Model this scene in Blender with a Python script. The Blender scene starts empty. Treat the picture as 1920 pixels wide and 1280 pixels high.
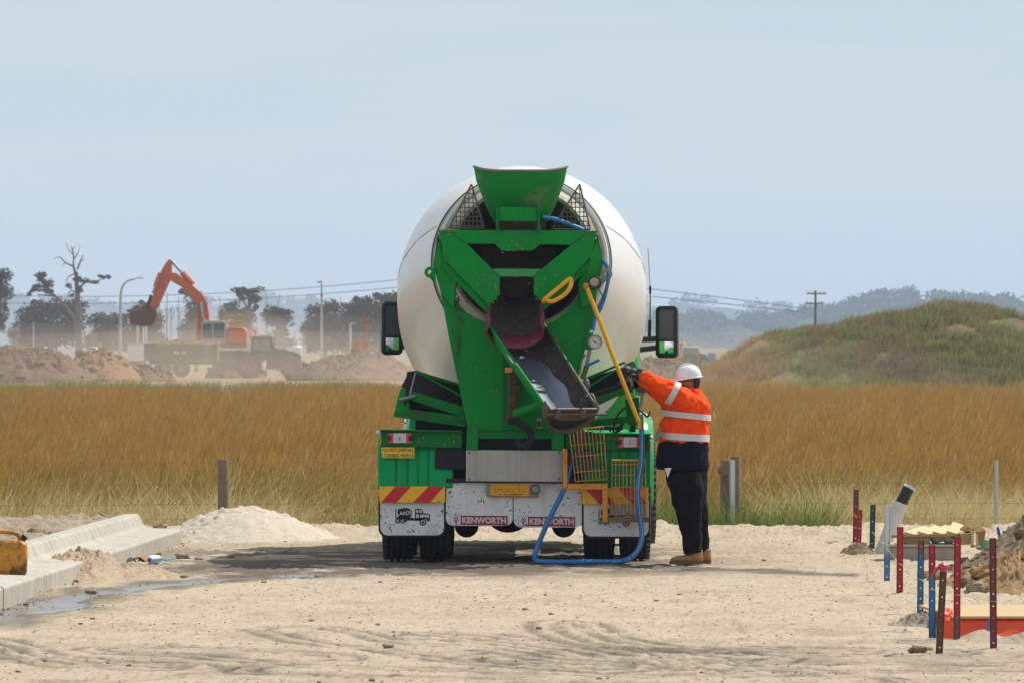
import bpy, bmesh, math, random
import numpy as np
from mathutils import Vector, Matrix

random.seed(7)
S = bpy.context.scene
COL = S.collection
# ------------------------------------------------------------------ camera, sky, sun, exposure
F, CX, CY, CAMH = 14350.0, 960.0, 645.0, 2.0     # focal length and principal point in photo pixels (1920 wide), eye height in metres
cam = bpy.data.cameras.new('camera'); camo = bpy.data.objects.new('camera', cam); COL.objects.link(camo)
camo.location = (0, 0, CAMH); camo.rotation_euler = (math.radians(90), 0, 0)
cam.sensor_width = 36; cam.lens = 36*F/1920; cam.shift_y = 5/1920
cam.clip_start = 1; cam.clip_end = 24000
cam.dof.use_dof = True; cam.dof.focus_distance = 69.5; cam.dof.aperture_fstop = 17
S.camera = camo

SUN_DIR = Vector((0.62, 0.47, 1.0)).normalized()
w = bpy.data.worlds.new('World'); S.world = w; w.use_nodes = True
nt = w.node_tree; nt.nodes.clear()
sky = nt.nodes.new('ShaderNodeTexSky'); sky.sky_type = 'NISHITA'; sky.sun_disc = False
sky.sun_elevation = math.asin(SUN_DIR.z); sky.sun_rotation = math.atan2(SUN_DIR.x, SUN_DIR.y)
sky.altitude = 0; sky.air_density = 0.7; sky.dust_density = 0.0; sky.ozone_density = 2.0
bg = nt.nodes.new('ShaderNodeBackground'); bg.inputs[1].default_value = 0.092
out = nt.nodes.new('ShaderNodeOutputWorld')
veil = nt.nodes.new('ShaderNodeMix'); veil.data_type = 'RGBA'; veil.inputs[0].default_value = .5      # thin high cloud over the whole sky
veil.inputs[7].default_value = (6.0, 6.85, 7.4, 1)
tcw = nt.nodes.new('ShaderNodeTexCoord'); mpw = nt.nodes.new('ShaderNodeMapping'); mpw.inputs['Scale'].default_value = (9, 9, 70); nzw = nt.nodes.new('ShaderNodeTexNoise')
nzw.inputs['Scale'].default_value = 1.0; nzw.inputs['Detail'].default_value = 6; nzw.inputs['Roughness'].default_value = .6
rmw = nt.nodes.new('ShaderNodeMapRange'); rmw.inputs[1].default_value = .35; rmw.inputs[2].default_value = .75; rmw.inputs[3].default_value = .82; rmw.inputs[4].default_value = .95
nt.links.new(tcw.outputs['Generated'], mpw.inputs[0]); nt.links.new(mpw.outputs[0], nzw.inputs['Vector']); nt.links.new(nzw.outputs['Fac'], rmw.inputs[0]); nt.links.new(rmw.outputs[0], veil.inputs[0])
cir = nt.nodes.new('ShaderNodeMix'); cir.data_type = 'RGBA'; cir.inputs[6].default_value = (5.85, 6.75, 7.35, 1); cir.inputs[7].default_value = (6.7, 7.3, 7.7, 1)
rm2 = nt.nodes.new('ShaderNodeMapRange'); rm2.inputs[1].default_value = .42; rm2.inputs[2].default_value = .72; nt.links.new(nzw.outputs['Fac'], rm2.inputs[0])
nt.links.new(rm2.outputs[0], cir.inputs[0]); nt.links.new(cir.outputs[2], veil.inputs[7])
nt.links.new(sky.outputs[0], veil.inputs[6]); nt.links.new(veil.outputs[2], bg.inputs[0]); nt.links.new(bg.outputs[0], out.inputs[0])
sun = bpy.data.lights.new('sun', 'SUN'); sun.energy = 4.5; sun.angle = math.radians(0.53); sun.color = (1, 0.95, 0.87)
suno = bpy.data.objects.new('sun', sun); COL.objects.link(suno)
suno.rotation_euler = (-SUN_DIR).to_track_quat('-Z', 'Y').to_euler(); suno.location = (30, 60, 80)
S.view_settings.view_transform = 'Standard'; S.view_settings.look = 'None'
S.view_settings.exposure = 0.16; S.view_settings.gamma = 1.0; S.view_settings.use_curve_mapping = False
S.render.engine = 'CYCLES'
cy = S.cycles
cy.use_denoising = True; cy.max_bounces = 8; cy.diffuse_bounces = 3; cy.glossy_bounces = 3
cy.transmission_bounces = 4; cy.volume_bounces = 1; cy.transparent_max_bounces = 8
cy.caustics_reflective = False; cy.caustics_refractive = False
cy.sample_clamp_indirect = 6.0
try:
    cy.denoiser = 'OPENIMAGEDENOISE'; cy.denoising_prefilter = 'ACCURATE'; cy.denoising_input_passes = 'RGB_ALBEDO_NORMAL'
except Exception:
    pass

def P(px, py, Y):
    """the point at distance Y that the photograph shows at pixel (px, py)"""
    return Vector(((px-CX)*Y/F, Y, CAMH-(py-CY)*Y/F))
def lin(r, g, b):
    f = lambda c: (c/255/12.92 if c/255 <= .04045 else ((c/255+.055)/1.055)**2.4)
    return (f(r), f(g), f(b), 1)

# ------------------------------------------------------------------ materials
def _n(t, kind, **kw):
    n = t.nodes.new(kind)
    for k, v in kw.items():
        setattr(n, k, v)
    return n
def noise(t, vec, scale, detail=4, rough=.55, dist=0.0):
    n = _n(t, 'ShaderNodeTexNoise'); n.inputs['Scale'].default_value = scale; n.inputs['Detail'].default_value = detail
    n.inputs['Roughness'].default_value = rough; n.inputs['Distortion'].default_value = dist
    if vec: t.links.new(vec, n.inputs['Vector'])
    return n.outputs['Fac']
def ramp(t, fac, lo, hi, a=0.0, b=1.0):
    m = _n(t, 'ShaderNodeMapRange'); m.clamp = True; m.interpolation_type = 'SMOOTHSTEP'
    for i, v in zip((1, 2, 3, 4), (lo, hi, a, b)): m.inputs[i].default_value = v
    t.links.new(fac, m.inputs[0]); return m.outputs[0]
def mix(t, fac, a, b, blend='MIX'):
    m = _n(t, 'ShaderNodeMix', data_type='RGBA', blend_type=blend)
    for sock, v in ((m.inputs[0], fac), (m.inputs[6], a), (m.inputs[7], b)):
        if isinstance(v, (int, float)): sock.default_value = v
        elif isinstance(v, tuple): sock.default_value = v if len(v) == 4 else (*v, 1)
        else: t.links.new(v, sock)
    return m.outputs[2]
def math_(t, op, a, b=None):
    m = _n(t, 'ShaderNodeMath', operation=op)
    for i, v in enumerate((a, b)):
        if v is None: continue
        if isinstance(v, (int, float)): m.inputs[i].default_value = v
        else: t.links.new(v, m.inputs[i])
    return m.outputs[0]
def new_mat(name):
    m = bpy.data.materials.new(name); m.use_nodes = True
    t = m.node_tree; t.nodes.clear()
    o = _n(t, 'ShaderNodeOutputMaterial'); p = _n(t, 'ShaderNodeBsdfPrincipled')
    t.links.new(p.outputs[0], o.inputs[0])
    tc = _n(t, 'ShaderNodeTexCoord')
    return m, t, p, o, tc.outputs['Object']
MATS = {}
def pmat(name, col, rough=.5, metal=0.0, var=.12, vs=2.5, dirt=None, spots=None, bump=None, coat=0.0, spec=None, streak=None, emit=None):
    """paint / metal / plastic with mottling, grime patches (colour, low, high, scale), spatter spots (colour, threshold, scale) and fine relief"""
    if name in MATS: return MATS[name]
    m, t, p, o, v = new_mat(name)
    c = (*col[:3], 1)
    base = mix(t, noise(t, v, vs, 5), tuple(x*(1-var) for x in c[:3]), tuple(min(1, x*(1+var)) for x in c[:3]))
    rsock = None
    if dirt:
        d = ramp(t, noise(t, v, dirt[3], 6, .65), dirt[1], dirt[2])
        base = mix(t, d, base, tuple(dirt[0][:3]))
        rsock = ramp(t, d, 0, 1, rough, .85)
    if streak:                                    # rain and cement runs down the plate
        mp = _n(t, 'ShaderNodeMapping'); mp.inputs['Scale'].default_value = (streak[3], streak[3], streak[3]*.06); t.links.new(v, mp.inputs[0])
        d = ramp(t, noise(t, mp.outputs[0], 1.0, 5, .6), streak[1], streak[2], 0, .7)
        base = mix(t, d, base, tuple(streak[0][:3]))
    if spots:
        d = ramp(t, noise(t, v, spots[2], 3, .6), spots[1], spots[1]+.04)
        base = mix(t, d, base, tuple(spots[0][:3]))
    t.links.new(base, p.inputs['Base Color'])
    p.inputs['Metallic'].default_value = metal
    if rsock is not None: t.links.new(rsock, p.inputs['Roughness'])
    else: t.links.new(ramp(t, noise(t, v, vs*2.3, 4), .3, .7, max(.02, rough-.07), min(1, rough+.07)), p.inputs['Roughness'])
    if spec is not None: p.inputs['Specular IOR Level'].default_value = spec
    if coat: p.inputs['Coat Weight'].default_value = coat; p.inputs['Coat Roughness'].default_value = .08
    if bump:
        b = _n(t, 'ShaderNodeBump'); b.inputs['Strength'].default_value = bump[1]; b.inputs['Distance'].default_value = bump[2] if len(bump) > 2 else .01
        t.links.new(noise(t, v, bump[0], 5, .6), b.inputs['Height']); t.links.new(b.outputs[0], p.inputs['Normal'])
    if emit:
        p.inputs['Emission Color'].default_value = (*emit[:3], 1); p.inputs['Emission Strength'].default_value = emit[3]
    MATS[name] = m
    return m

# ------------------------------------------------------------------ objects
ORG = {}
def tag(o, label=None, cat=None, group=None, kind=None):
    for k, v in (('label', label), ('category', cat), ('group', group), ('kind', kind)):
        if v: o[k] = v
    return o
def thing(name, label, cat, loc, group=None):
    o = bpy.data.objects.new(name, None); COL.objects.link(o); o.location = loc; o.empty_display_size = .2
    ORG[o.name] = Vector(loc)
    return tag(o, label, cat, group)
class MB:
    """collects shapes in world space and links them as one mesh object"""
    def __init__(s): s.v = []; s.f = []; s.attr = []
    def add(s, vs, fs):
        n = len(s.v); s.v += [Vector(p) for p in vs]; s.f += [tuple(i+n for i in f) for f in fs]; return s
    def box(s, c, size, rot=None):
        c = Vector(c); hx, hy, hz = (x/2 for x in size); pts = []
        for z in (-hz, hz):
            for x, y in ((-hx, -hy), (hx, -hy), (hx, hy), (-hx, hy)):
                q = Vector((x, y, z)); pts.append(c+(rot @ q if rot else q))
        return s.add(pts, [(3, 2, 1, 0), (4, 5, 6, 7), (0, 1, 5, 4), (1, 2, 6, 5), (2, 3, 7, 6), (3, 0, 4, 7)])
    def box2(s, a, b):
        a, b = Vector(a), Vector(b)
        return s.box((a+b)/2, [abs(x) for x in (b-a)])
    def prism(s, pts, ext):
        """a plate: outline pts (clockwise or not) pushed along ext"""
        pts = [Vector(p) for p in pts]; e = Vector(ext); n = len(pts)
        nrm = Vector((0, 0, 0))
        for i in range(n): nrm += pts[i].cross(pts[(i+1) % n])
        if nrm.dot(e) > 0: pts.reverse()
        return s.add(pts+[p+e for p in pts], [tuple(range(n)), tuple(range(2*n-1, n-1, -1))] + [(i, i+n, (i+1) % n+n, (i+1) % n)[::-1] for i in range(n)][::1])
    def tube(s, pts, r, n=10, cap=True, closed=False):
        pts = [Vector(p) for p in pts]; m = len(pts)
        rr = r if isinstance(r, (list, tuple)) else [r]*m
        ref = None; rings = []
        for i, p in enumerate(pts):
            if closed: d = pts[(i+1) % m]-pts[i-1]
            else: d = pts[min(i+1, m-1)]-pts[max(i-1, 0)]
            d.normalize()
            if ref is None:
                ref = d.orthogonal().normalized()
            ref = (ref-d*ref.dot(d))
            if ref.length < 1e-5: ref = d.orthogonal()
            ref.normalize(); b = d.cross(ref)
            rings.append([p+(ref*math.cos(2*math.pi*k/n)+b*math.sin(2*math.pi*k/n))*rr[i] for k in range(n)])
        vs = [q for R in rings for q in R]; fs = []
        for i in range(m if closed else m-1):
            j = (i+1) % m
            for k in range(n):
                k2 = (k+1) % n; fs.append((i*n+k, i*n+k2, j*n+k2, j*n+k))
        if cap and not closed: fs += [tuple(range(n-1, -1, -1)), tuple(range((m-1)*n, m*n))]
        return s.add(vs, fs)
    def loft(s, rings, cap=(True, True), closed_ring=True):
        n = len(rings[0]); vs = [q for R in rings for q in R]; fs = []
        for i in range(len(rings)-1):
            for k in range(n if closed_ring else n-1):
                k2 = (k+1) % n; fs.append((i*n+k, i*n+k2, (i+1)*n+k2, (i+1)*n+k))
        if cap[0]: fs.append(tuple(range(n-1, -1, -1)))
        if cap[1]: fs.append(tuple(range((len(rings)-1)*n, len(rings)*n)))
        return s.add(vs, fs)
    def lathe(s, c, axis, prof, n=32, cap=(False, False), up=None):
        """prof: (distance along axis, radius)"""
        c = Vector(c); a = Vector(axis).normalized(); u = (up or a.orthogonal()); u = (u-a*u.dot(a)).normalized(); b = a.cross(u)
        return s.loft([[c+a*h+(u*math.cos(2*math.pi*k/n)+b*math.sin(2*math.pi*k/n))*r for k in range(n)] for h, r in prof], cap)
    def ball(s, c, r, n=12, m=8, sq=(1, 1, 1), rot=None):
        c = Vector(c); R = []
        for i in range(1, m):
            th = math.pi*i/m; ring = []
            for k in range(n):
                q = Vector((math.sin(th)*math.cos(2*math.pi*k/n)*sq[0], math.sin(th)*math.sin(2*math.pi*k/n)*sq[1], -math.cos(th)*sq[2]))*r
                ring.append(c+(rot @ q if rot else q))
            R.append(ring)
        base = len(s.v); s.loft(R, (True, True)); return s
    def build(s, name, mat, parent=None, smooth=False, bevel=0.0, origin=None, fix=True, seg=2):
        if origin is None:
            if parent is not None: origin = ORG[parent.name]
            else:
                xs = [p.x for p in s.v]; ys = [p.y for p in s.v]
                origin = Vector(((min(xs)+max(xs))/2, (min(ys)+max(ys))/2, min(p.z for p in s.v)))
        origin = Vector(origin)
        me = bpy.data.meshes.new(name); me.from_pydata([tuple(p-origin) for p in s.v], [], s.f); me.update()
        if fix:
            bm = bmesh.new(); bm.from_mesh(me); bmesh.ops.recalc_face_normals(bm, faces=bm.faces); bm.to_mesh(me); bm.free()
        o = bpy.data.objects.new(name, me); COL.objects.link(o)
        if mat: me.materials.append(mat)
        if parent is not None:
            o.parent = parent; o.location = origin-ORG[parent.name]
        else: o.location = origin
        ORG[o.name] = origin
        if smooth:
            me.polygons.foreach_set('use_smooth', [True]*len(me.polygons))
            if smooth != 'all':
                try: me.set_sharp_from_angle(angle=math.radians(35))
                except Exception: pass
        if bevel:
            b = o.modifiers.new('edge', 'BEVEL'); b.width = bevel; b.segments = seg; b.limit_method = 'ANGLE'; b.angle_limit = math.radians(40)
        return o
def PX(Y, *pts):
    return [P(x, y, Y) for x, y in pts]
def curve_pts(pts, n=8):
    """smooth Catmull-Rom line through pts"""
    pts = [Vector(p) for p in pts]; o = []
    for i in range(len(pts)-1):
        p0, p1, p2, p3 = pts[max(i-1, 0)], pts[i], pts[i+1], pts[min(i+2, len(pts)-1)]
        for k in range(n):
            u = k/n
            o.append(.5*((2*p1)+(p2-p0)*u+(2*p0-5*p1+4*p2-p3)*u*u+(3*p1-p0-3*p2+p3)*u**3))
    o.append(pts[-1]); return o
def text_obj(name, body, mat, parent, left, right, py_top, py_bot, Y, bold=.0, tilt=0.0):
    """lettering as thin raised shapes fitted between pixel columns left..right and rows top..bottom on the plane at distance Y"""
    cu = bpy.data.curves.new(name, 'FONT'); cu.body = body; cu.size = 1; cu.extrude = .004; cu.offset = bold; cu.resolution_u = 3
    cu.space_line = 1.05; cu.align_x = 'CENTER'
    t = bpy.data.objects.new(name+'_tmp', cu); COL.objects.link(t)
    dg = bpy.context.evaluated_depsgraph_get(); me = bpy.data.meshes.new_from_object(t.evaluated_get(dg))
    bpy.data.objects.remove(t); bpy.data.curves.remove(cu)
    n = len(me.vertices); co = np.empty(n*3); me.vertices.foreach_get('co', co); co = co.reshape(n, 3)
    x0, x1 = co[:, 0].min(), co[:, 0].max(); y0, y1 = co[:, 1].min(), co[:, 1].max()
    a, b = P(left, py_bot, Y), P(right, py_top, Y); q = np.empty_like(co)
    q[:, 0] = a.x+(co[:, 0]-x0)/(x1-x0)*(b.x-a.x); q[:, 2] = a.z+(co[:, 1]-y0)/(y1-y0)*(b.z-a.z)
    q[:, 2] -= tilt*(q[:, 0]-a.x); q[:, 1] = Y-co[:, 2]*.3
    q -= np.array(ORG[parent.name])
    me.vertices.foreach_set('co', q.ravel()); me.update()
    me.materials.clear(); me.materials.append(mat)
    o = bpy.data.objects.new(name, me); COL.objects.link(o); o.parent = parent; ORG[o.name] = ORG[parent.name]
    return o

# ------------------------------------------------------------------ noise in numpy
def vnoise(x, y, seed=0):
    x = np.asarray(x, float); y = np.asarray(y, float)
    xi = np.floor(x).astype(np.int64); yi = np.floor(y).astype(np.int64); fx = x-xi; fy = y-yi
    def h(a, b):
        k = (a*374761393+b*668265263+seed*1442695041) & 0xffffffff
        k = ((k ^ (k >> 13))*1274126177) & 0xffffffff
        k = ((k ^ (k >> 16))*2246822519) & 0xffffffff
        return ((k ^ (k >> 15)) & 0xffff)/65535.0
    ux = fx*fx*(3-2*fx); uy = fy*fy*(3-2*fy)
    return (h(xi, yi)*(1-ux)+h(xi+1, yi)*ux)*(1-uy)+(h(xi, yi+1)*(1-ux)+h(xi+1, yi+1)*ux)*uy
def fbm(x, y, oct=4, seed=0, gain=.5):
    x = np.asarray(x, float); y = np.asarray(y, float)
    s = 0; a = 1; tot = 0
    for i in range(oct):
        s = s+a*vnoise(x*2**i, y*2**i, seed+i*17); tot += a; a *= gain
    return s/tot
def sstep(a, b, x):
    t = np.clip((np.asarray(x, float)-a)/(b-a), 0, 1); return t*t*(3-2*t)
def grid_mesh(name, X, Y, Z, mat, attrs=None, smooth=True, origin=(0, 0, 0)):
    """sheet from 2-D coordinate arrays, with named float attributes per point"""
    ny, nx = X.shape; n = nx*ny
    me = bpy.data.meshes.new(name)
    co = np.stack([X-origin[0], Y-origin[1], Z-origin[2]], -1).reshape(-1).astype(np.float32)
    i = np.arange(n).reshape(ny, nx)
    q = np.stack([i[:-1, :-1], i[:-1, 1:], i[1:, 1:], i[1:, :-1]], -1).reshape(-1, 4)
    me.vertices.add(n); me.vertices.foreach_set('co', co)
    me.loops.add(q.size); me.loops.foreach_set('vertex_index', q.ravel().astype(np.int32))
    me.polygons.add(len(q)); me.polygons.foreach_set('loop_start', np.arange(0, q.size, 4, dtype=np.int32))
    try: me.polygons.foreach_set('loop_total', np.full(len(q), 4, np.int32))
    except Exception: pass
    me.update(calc_edges=True); me.validate()
    if smooth: me.polygons.foreach_set('use_smooth', np.ones(len(q), bool))
    for k, a in (attrs or {}).items():
        at = me.attributes.new(k, 'FLOAT', 'POINT'); at.data.foreach_set('value', np.asarray(a, np.float32).ravel())
    o = bpy.data.objects.new(name, me); COL.objects.link(o); me.materials.append(mat); o.location = origin
    ORG[o.name] = Vector(origin)
    return o
# ------------------------------------------------------------------ terrain
def kerb_edge(y):                     # x of the kerb's road-side face
    return -3.89+.0314*(np.asarray(y, float)-58.2)
WETL = [(-4.1, 53.6, .4), (-3.85, 55.9, .75), (-3.6, 58.6, .72), (-3.3, 61.8, .5), (-2.9, 64.0, .45), (-2.4, 65.3, .42), (-1.8, 66.2, .5), (-1.3, 66.8, .46), (-.8, 67.6, .3)]
WETR = [(1.1, 69.0, .34), (1.6, 68.4, .42), (2.1, 67.5, .36), (2.9, 66.3, .2)]
TRACKS = [[((x-CX)*2.0/(y-CY), 2.0*F/(y-CY)) for x, y in L] for L in (      # ruts as read off the photograph, on the ground plane
    ((1058, 1168), (1078, 1186), (1125, 1201), (1195, 1212), (1290, 1221), (1420, 1232)), ((560, 1180), (640, 1199), (750, 1211), (860, 1224), (960, 1238), (1120, 1248)),
    ((780, 1188), (890, 1193), (1000, 1205), (1130, 1224), (1300, 1247), (1500, 1260)), ((960, 1232), (1200, 1244), (1500, 1248), (1990, 1250)), ((-30, 1202), (50, 1230), (160, 1242), (330, 1247)),
    ((540, 1254), (800, 1261), (1100, 1271), (1600, 1276)), ((1250, 1215), (1500, 1219), (1750, 1222)), ((250, 1215), (420, 1222), (560, 1232)))]
def line_dist(x, y, pts, sy=.35):
    """distance to a polyline, along-view lengths counted sy times (they are foreshortened)"""
    best = np.full(np.shape(x), 1e9); wb = np.zeros(np.shape(x))
    for a, b in zip(pts[:-1], pts[1:]):
        ax, ay, bx, by = a[0], a[1]*sy, b[0], b[1]*sy
        dx, dy = bx-ax, by-ay
        t = np.clip(((x-ax)*dx+(y*sy-ay)*dy)/(dx*dx+dy*dy), 0, 1)
        d = np.hypot(x-ax-t*dx, y*sy-ay-t*dy)
        wa = a[2] if len(a) > 2 else 1; wc = b[2] if len(b) > 2 else 1
        m = d < best
        best = np.where(m, d, best); wb = np.where(m, wa+(wc-wa)*t, wb)
    return best, wb
def wet_mask(x, y):
    n = fbm(x*2.2+3, y*1.1, 4, 5)-.5
    o = 0
    for L in (WETL, WETR):
        d, wd = line_dist(x, y, L); o = np.maximum(o, 1-sstep(.55, 1.0, d/np.maximum(wd*.55, .01)+n*2.0))
    return o
def track_mask(x, y):
    o = 0
    for i, L in enumerate(TRACKS):
        d, _ = line_dist(x, y, L, .5)
        for k in (-.28, -.1, .08, .26):
            d2 = np.abs(d-abs(k)-.12*(i % 2)); o = np.maximum(o, (1-sstep(.0, .08, d2))*sstep(.30, .52, fbm(x*2.5+k*9, y*2, 4, 40+i)))
    return o
def road_z(x, y):
    x = np.asarray(x, float); y = np.asarray(y, float)
    wet = wet_mask(x, y)
    rough = sstep(.48, .68, fbm(x*.8+7, y*.35, 3, 11))*.7 + sstep(75, 80, y)*.8 + sstep(2.9, 3.6, x)*.7 + (1-sstep(0, .5, x-kerb_edge(y)))*.8
    rough = np.clip(rough, 0, 1.3)*(1-wet)
    z = (fbm(x*1.1, y*.7, 3, 1)-.5)*.035*(1-.75*wet)
    z += (fbm(x*5, y*3.2, 2, 2)-.5)*.012*(1-.8*wet)+(fbm(x*13, y*8, 2, 4)-.5)*.016*(1-.8*wet)
    z += sstep(.60, .82, fbm(x*13, y*11, 2, 3))*.022*rough
    z += sstep(.60, .85, vnoise(x*21, y*16, 8))*.015*(.22+rough)*(1-wet)*sstep(.35, .6, fbm(x*1.7, y*.6, 4, 9))
    z -= .02*wet
    tm = track_mask(x, y); z -= .022*tm; z += .018*tm*sstep(.5, .8, vnoise(x*16, y*9, 12)); 
    yr = y-(fbm(x*.6, y*0, 3, 21)-.5)*1.6
    z += np.exp(-((yr-80.4)/.75)**2)*(.03+.13*fbm(x*2.1, y*1.3, 4, 22))
    z -= .5*sstep(81.3, 84.0, yr)
    z -= .13*(.45+.9*fbm(x*3.1, y*0, 3, 55))*sstep(2.75, 3.05, x)*sstep(51.9, 52.4, y)*(1-sstep(53.5, 53.9, y))
    z += .085*sstep(.42, .7, fbm(x*3.3, y*1.1, 4, 57))*sstep(2.95, 3.2, x)*np.exp(-((y-52.1)/.35)**2)
    k = x-kerb_edge(y)                                          # loose soil behind the kerb
    beh = (1-sstep(-.95, -.45, k))*(1-sstep(78.5, 80.5, y))
    z += beh*(.08+.20*fbm(x*1.6, y*.8, 6, 31, .62)+sstep(.55, .75, fbm(x*7, y*5, 4, 33))*.05+(vnoise(x*22, y*18, 35)-.5)*.03)
    return z
def gz(x, y):
    return float(road_z(np.array([x]), np.array([y]))[0])

m, t, p, o_, v = new_mat('sandy_road')
def attr(t, name):
    a = _n(t, 'ShaderNodeAttribute'); a.attribute_name = name; return a.outputs['Fac']
geo = _n(t, 'ShaderNodeNewGeometry')
a = mix(t, noise(t, v, .55, 6, .6), (.50, .385, .265), (.405, .33, .25))
mp = _n(t, 'ShaderNodeMapping'); mp.inputs['Scale'].default_value = (1.3, .55, 1); t.links.new(v, mp.inputs[0])
a = mix(t, ramp(t, noise(t, mp.outputs[0], 1.3, 8, .72), .47, .68, 0, .8), a, (.33, .25, .165))
a = mix(t, ramp(t, noise(t, v, 24, 5, .75), .50, .66, 0, .7), a, (.19, .15, .11))
a = mix(t, ramp(t, noise(t, v, 11, 3, .6), .60, .70, 0, .5), a, (.55, .47, .36))
mp3 = _n(t, 'ShaderNodeMapping'); mp3.inputs['Scale'].default_value = (7, .7, 1); t.links.new(v, mp3.inputs[0])
a = mix(t, ramp(t, noise(t, mp3.outputs[0], 1.0, 6, .75), .54, .70, 0, .55), a, (.20, .155, .105))
mp4 = _n(t, 'ShaderNodeMapping'); mp4.inputs['Scale'].default_value = (2.2, .35, 1); t.links.new(v, mp4.inputs[0])
a = mix(t, ramp(t, noise(t, mp4.outputs[0], 1.0, 5, .6), .52, .70, 0, .4), a, (.53, .44, .33))
mp5 = _n(t, 'ShaderNodeMapping'); mp5.inputs['Scale'].default_value = (24, 2.6, 1); t.links.new(v, mp5.inputs[0])
a = mix(t, ramp(t, noise(t, mp5.outputs[0], 1.0, 4, .7), .53, .64, 0, .65), a, (.22, .17, .115))
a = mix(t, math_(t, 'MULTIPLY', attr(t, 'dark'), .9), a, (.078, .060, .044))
a = mix(t, ramp(t, attr(t, 'wet'), .1, .7), a, (.15, .125, .10))
t.links.new(a, p.inputs['Base Color'])
rw = ramp(t, attr(t, 'wet'), .35, .95, .92, .16)
t.links.new(math_(t, 'ADD', rw, math_(t, 'MULTIPLY', ramp(t, noise(t, v, 5, 4), .45, .62), .10)), p.inputs['Roughness'])
p.inputs['Specular IOR Level'].default_value = .35
b = _n(t, 'ShaderNodeBump'); b.inputs['Distance'].default_value = .006
t.links.new(ramp(t, attr(t, 'wet'), .2, .9, .9, .06), b.inputs['Strength'])
t.links.new(noise(t, v, 45, 5, .7), b.inputs['Height']); t.links.new(b.outputs[0], p.inputs['Normal'])
ROAD = m
xs = np.concatenate([np.array([-900, -300, -120, -60, -30, -16, -11, -9]), np.arange(-7.6, 7.6, .036), np.array([9, 11, 16, 30, 60, 120, 300, 900])])
ys = np.concatenate([np.array([-90, -60, -30, -10, 10, 22, 32, 38, 42]), np.arange(43.5, 86, .052)])
X, Y = np.meshgrid(xs, ys)
far = sstep(7.7, 10, np.abs(X))+sstep(43.3, 42, Y)
Z = np.where(far > .5, np.where(Y > 42, -.5*sstep(81.3, 84.0, Y), 0), road_z(X, Y))
wet = np.where(far > .5, 0, wet_mask(X, Y))
dwet = np.zeros_like(X)
for L in (WETL, WETR):
    d_, w2_ = line_dist(X, Y, L); dwet = np.maximum(dwet, 1-sstep(.5, 1.9, d_/np.maximum(w2_*.55, .01)+(fbm(X*2.6, Y*1.5, 4, 66)-.5)*2.2))
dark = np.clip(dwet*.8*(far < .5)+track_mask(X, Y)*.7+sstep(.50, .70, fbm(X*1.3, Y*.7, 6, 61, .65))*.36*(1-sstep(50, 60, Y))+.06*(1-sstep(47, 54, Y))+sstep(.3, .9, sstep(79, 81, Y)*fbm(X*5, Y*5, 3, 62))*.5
               + (1-sstep(-.9, -.5, X-kerb_edge(Y)))*.35 + np.exp(-((Y-67.6)/1.6)**2)*np.exp(-((X+1.3)/1.6)**2)*1.0*sstep(.3, .5, fbm(X*3, Y*2, 4, 63)) + np.exp(-((Y-70.8)/4.9)**4)*np.exp(-((X+.8)/2.65)**4)*1.1*sstep(.28, .5, fbm(X*2, Y*1.6, 4, 64)), 0, 1)  # final terms: damp ground by the truck, darkened further to deepen its shadow
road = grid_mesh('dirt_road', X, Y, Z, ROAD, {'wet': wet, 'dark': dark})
tag(road, 'pale sandy gravel road surface with damp strips and tyre tracks', None, None, 'structure')

# open field and works beyond: one sheet to the horizon
m, t, p, o_, v = new_mat('field_soil')
sx = _n(t, 'ShaderNodeSeparateXYZ'); t.links.new(v, sx.inputs[0])
a = mix(t, noise(t, v, .25, 5), (.20, .115, .035), (.25, .15, .055))
d = mix(t, noise(t, v, .12, 6, .65), (.20, .135, .085), (.31, .225, .15))
gn = math_(t, 'ADD', sx.outputs[1], math_(t, 'MULTIPLY', noise(t, v, .08, 4), 60))
a = mix(t, ramp(t, gn, 350, 375), a, mix(t, noise(t, v, .35, 5), (.16, .155, .045), (.30, .22, .10)))
a = mix(t, ramp(t, gn, 455, 490), a, d)
a = mix(t, ramp(t, gn, 620, 760), a, (.19, .155, .075))
t.links.new(a, p.inputs['Base Color']); p.inputs['Roughness'].default_value = .95; p.inputs['Specular IOR Level'].default_value = .1
xs = np.concatenate([np.linspace(-2300, -70, 16), np.arange(-66, 67, 2.0), np.linspace(70, 2300, 16)])
ys = np.concatenate([np.array([80, 82.]), np.arange(84, 620, 3.0), np.linspace(640, 11500, 60)])
X, Y = np.meshgrid(xs, ys)
Z = -.46+(fbm(X*.12, Y*.05, 4, 70)-.5)*.25*sstep(84, 110, Y)+sstep(330, 480, Y)*.08
Z = np.where(Y < 83.5, -.62, Z)
fld = grid_mesh('field_ground', X, Y, Z, m); tag(fld, 'dry open field running out to the earthworks', None, None, 'structure')

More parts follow.
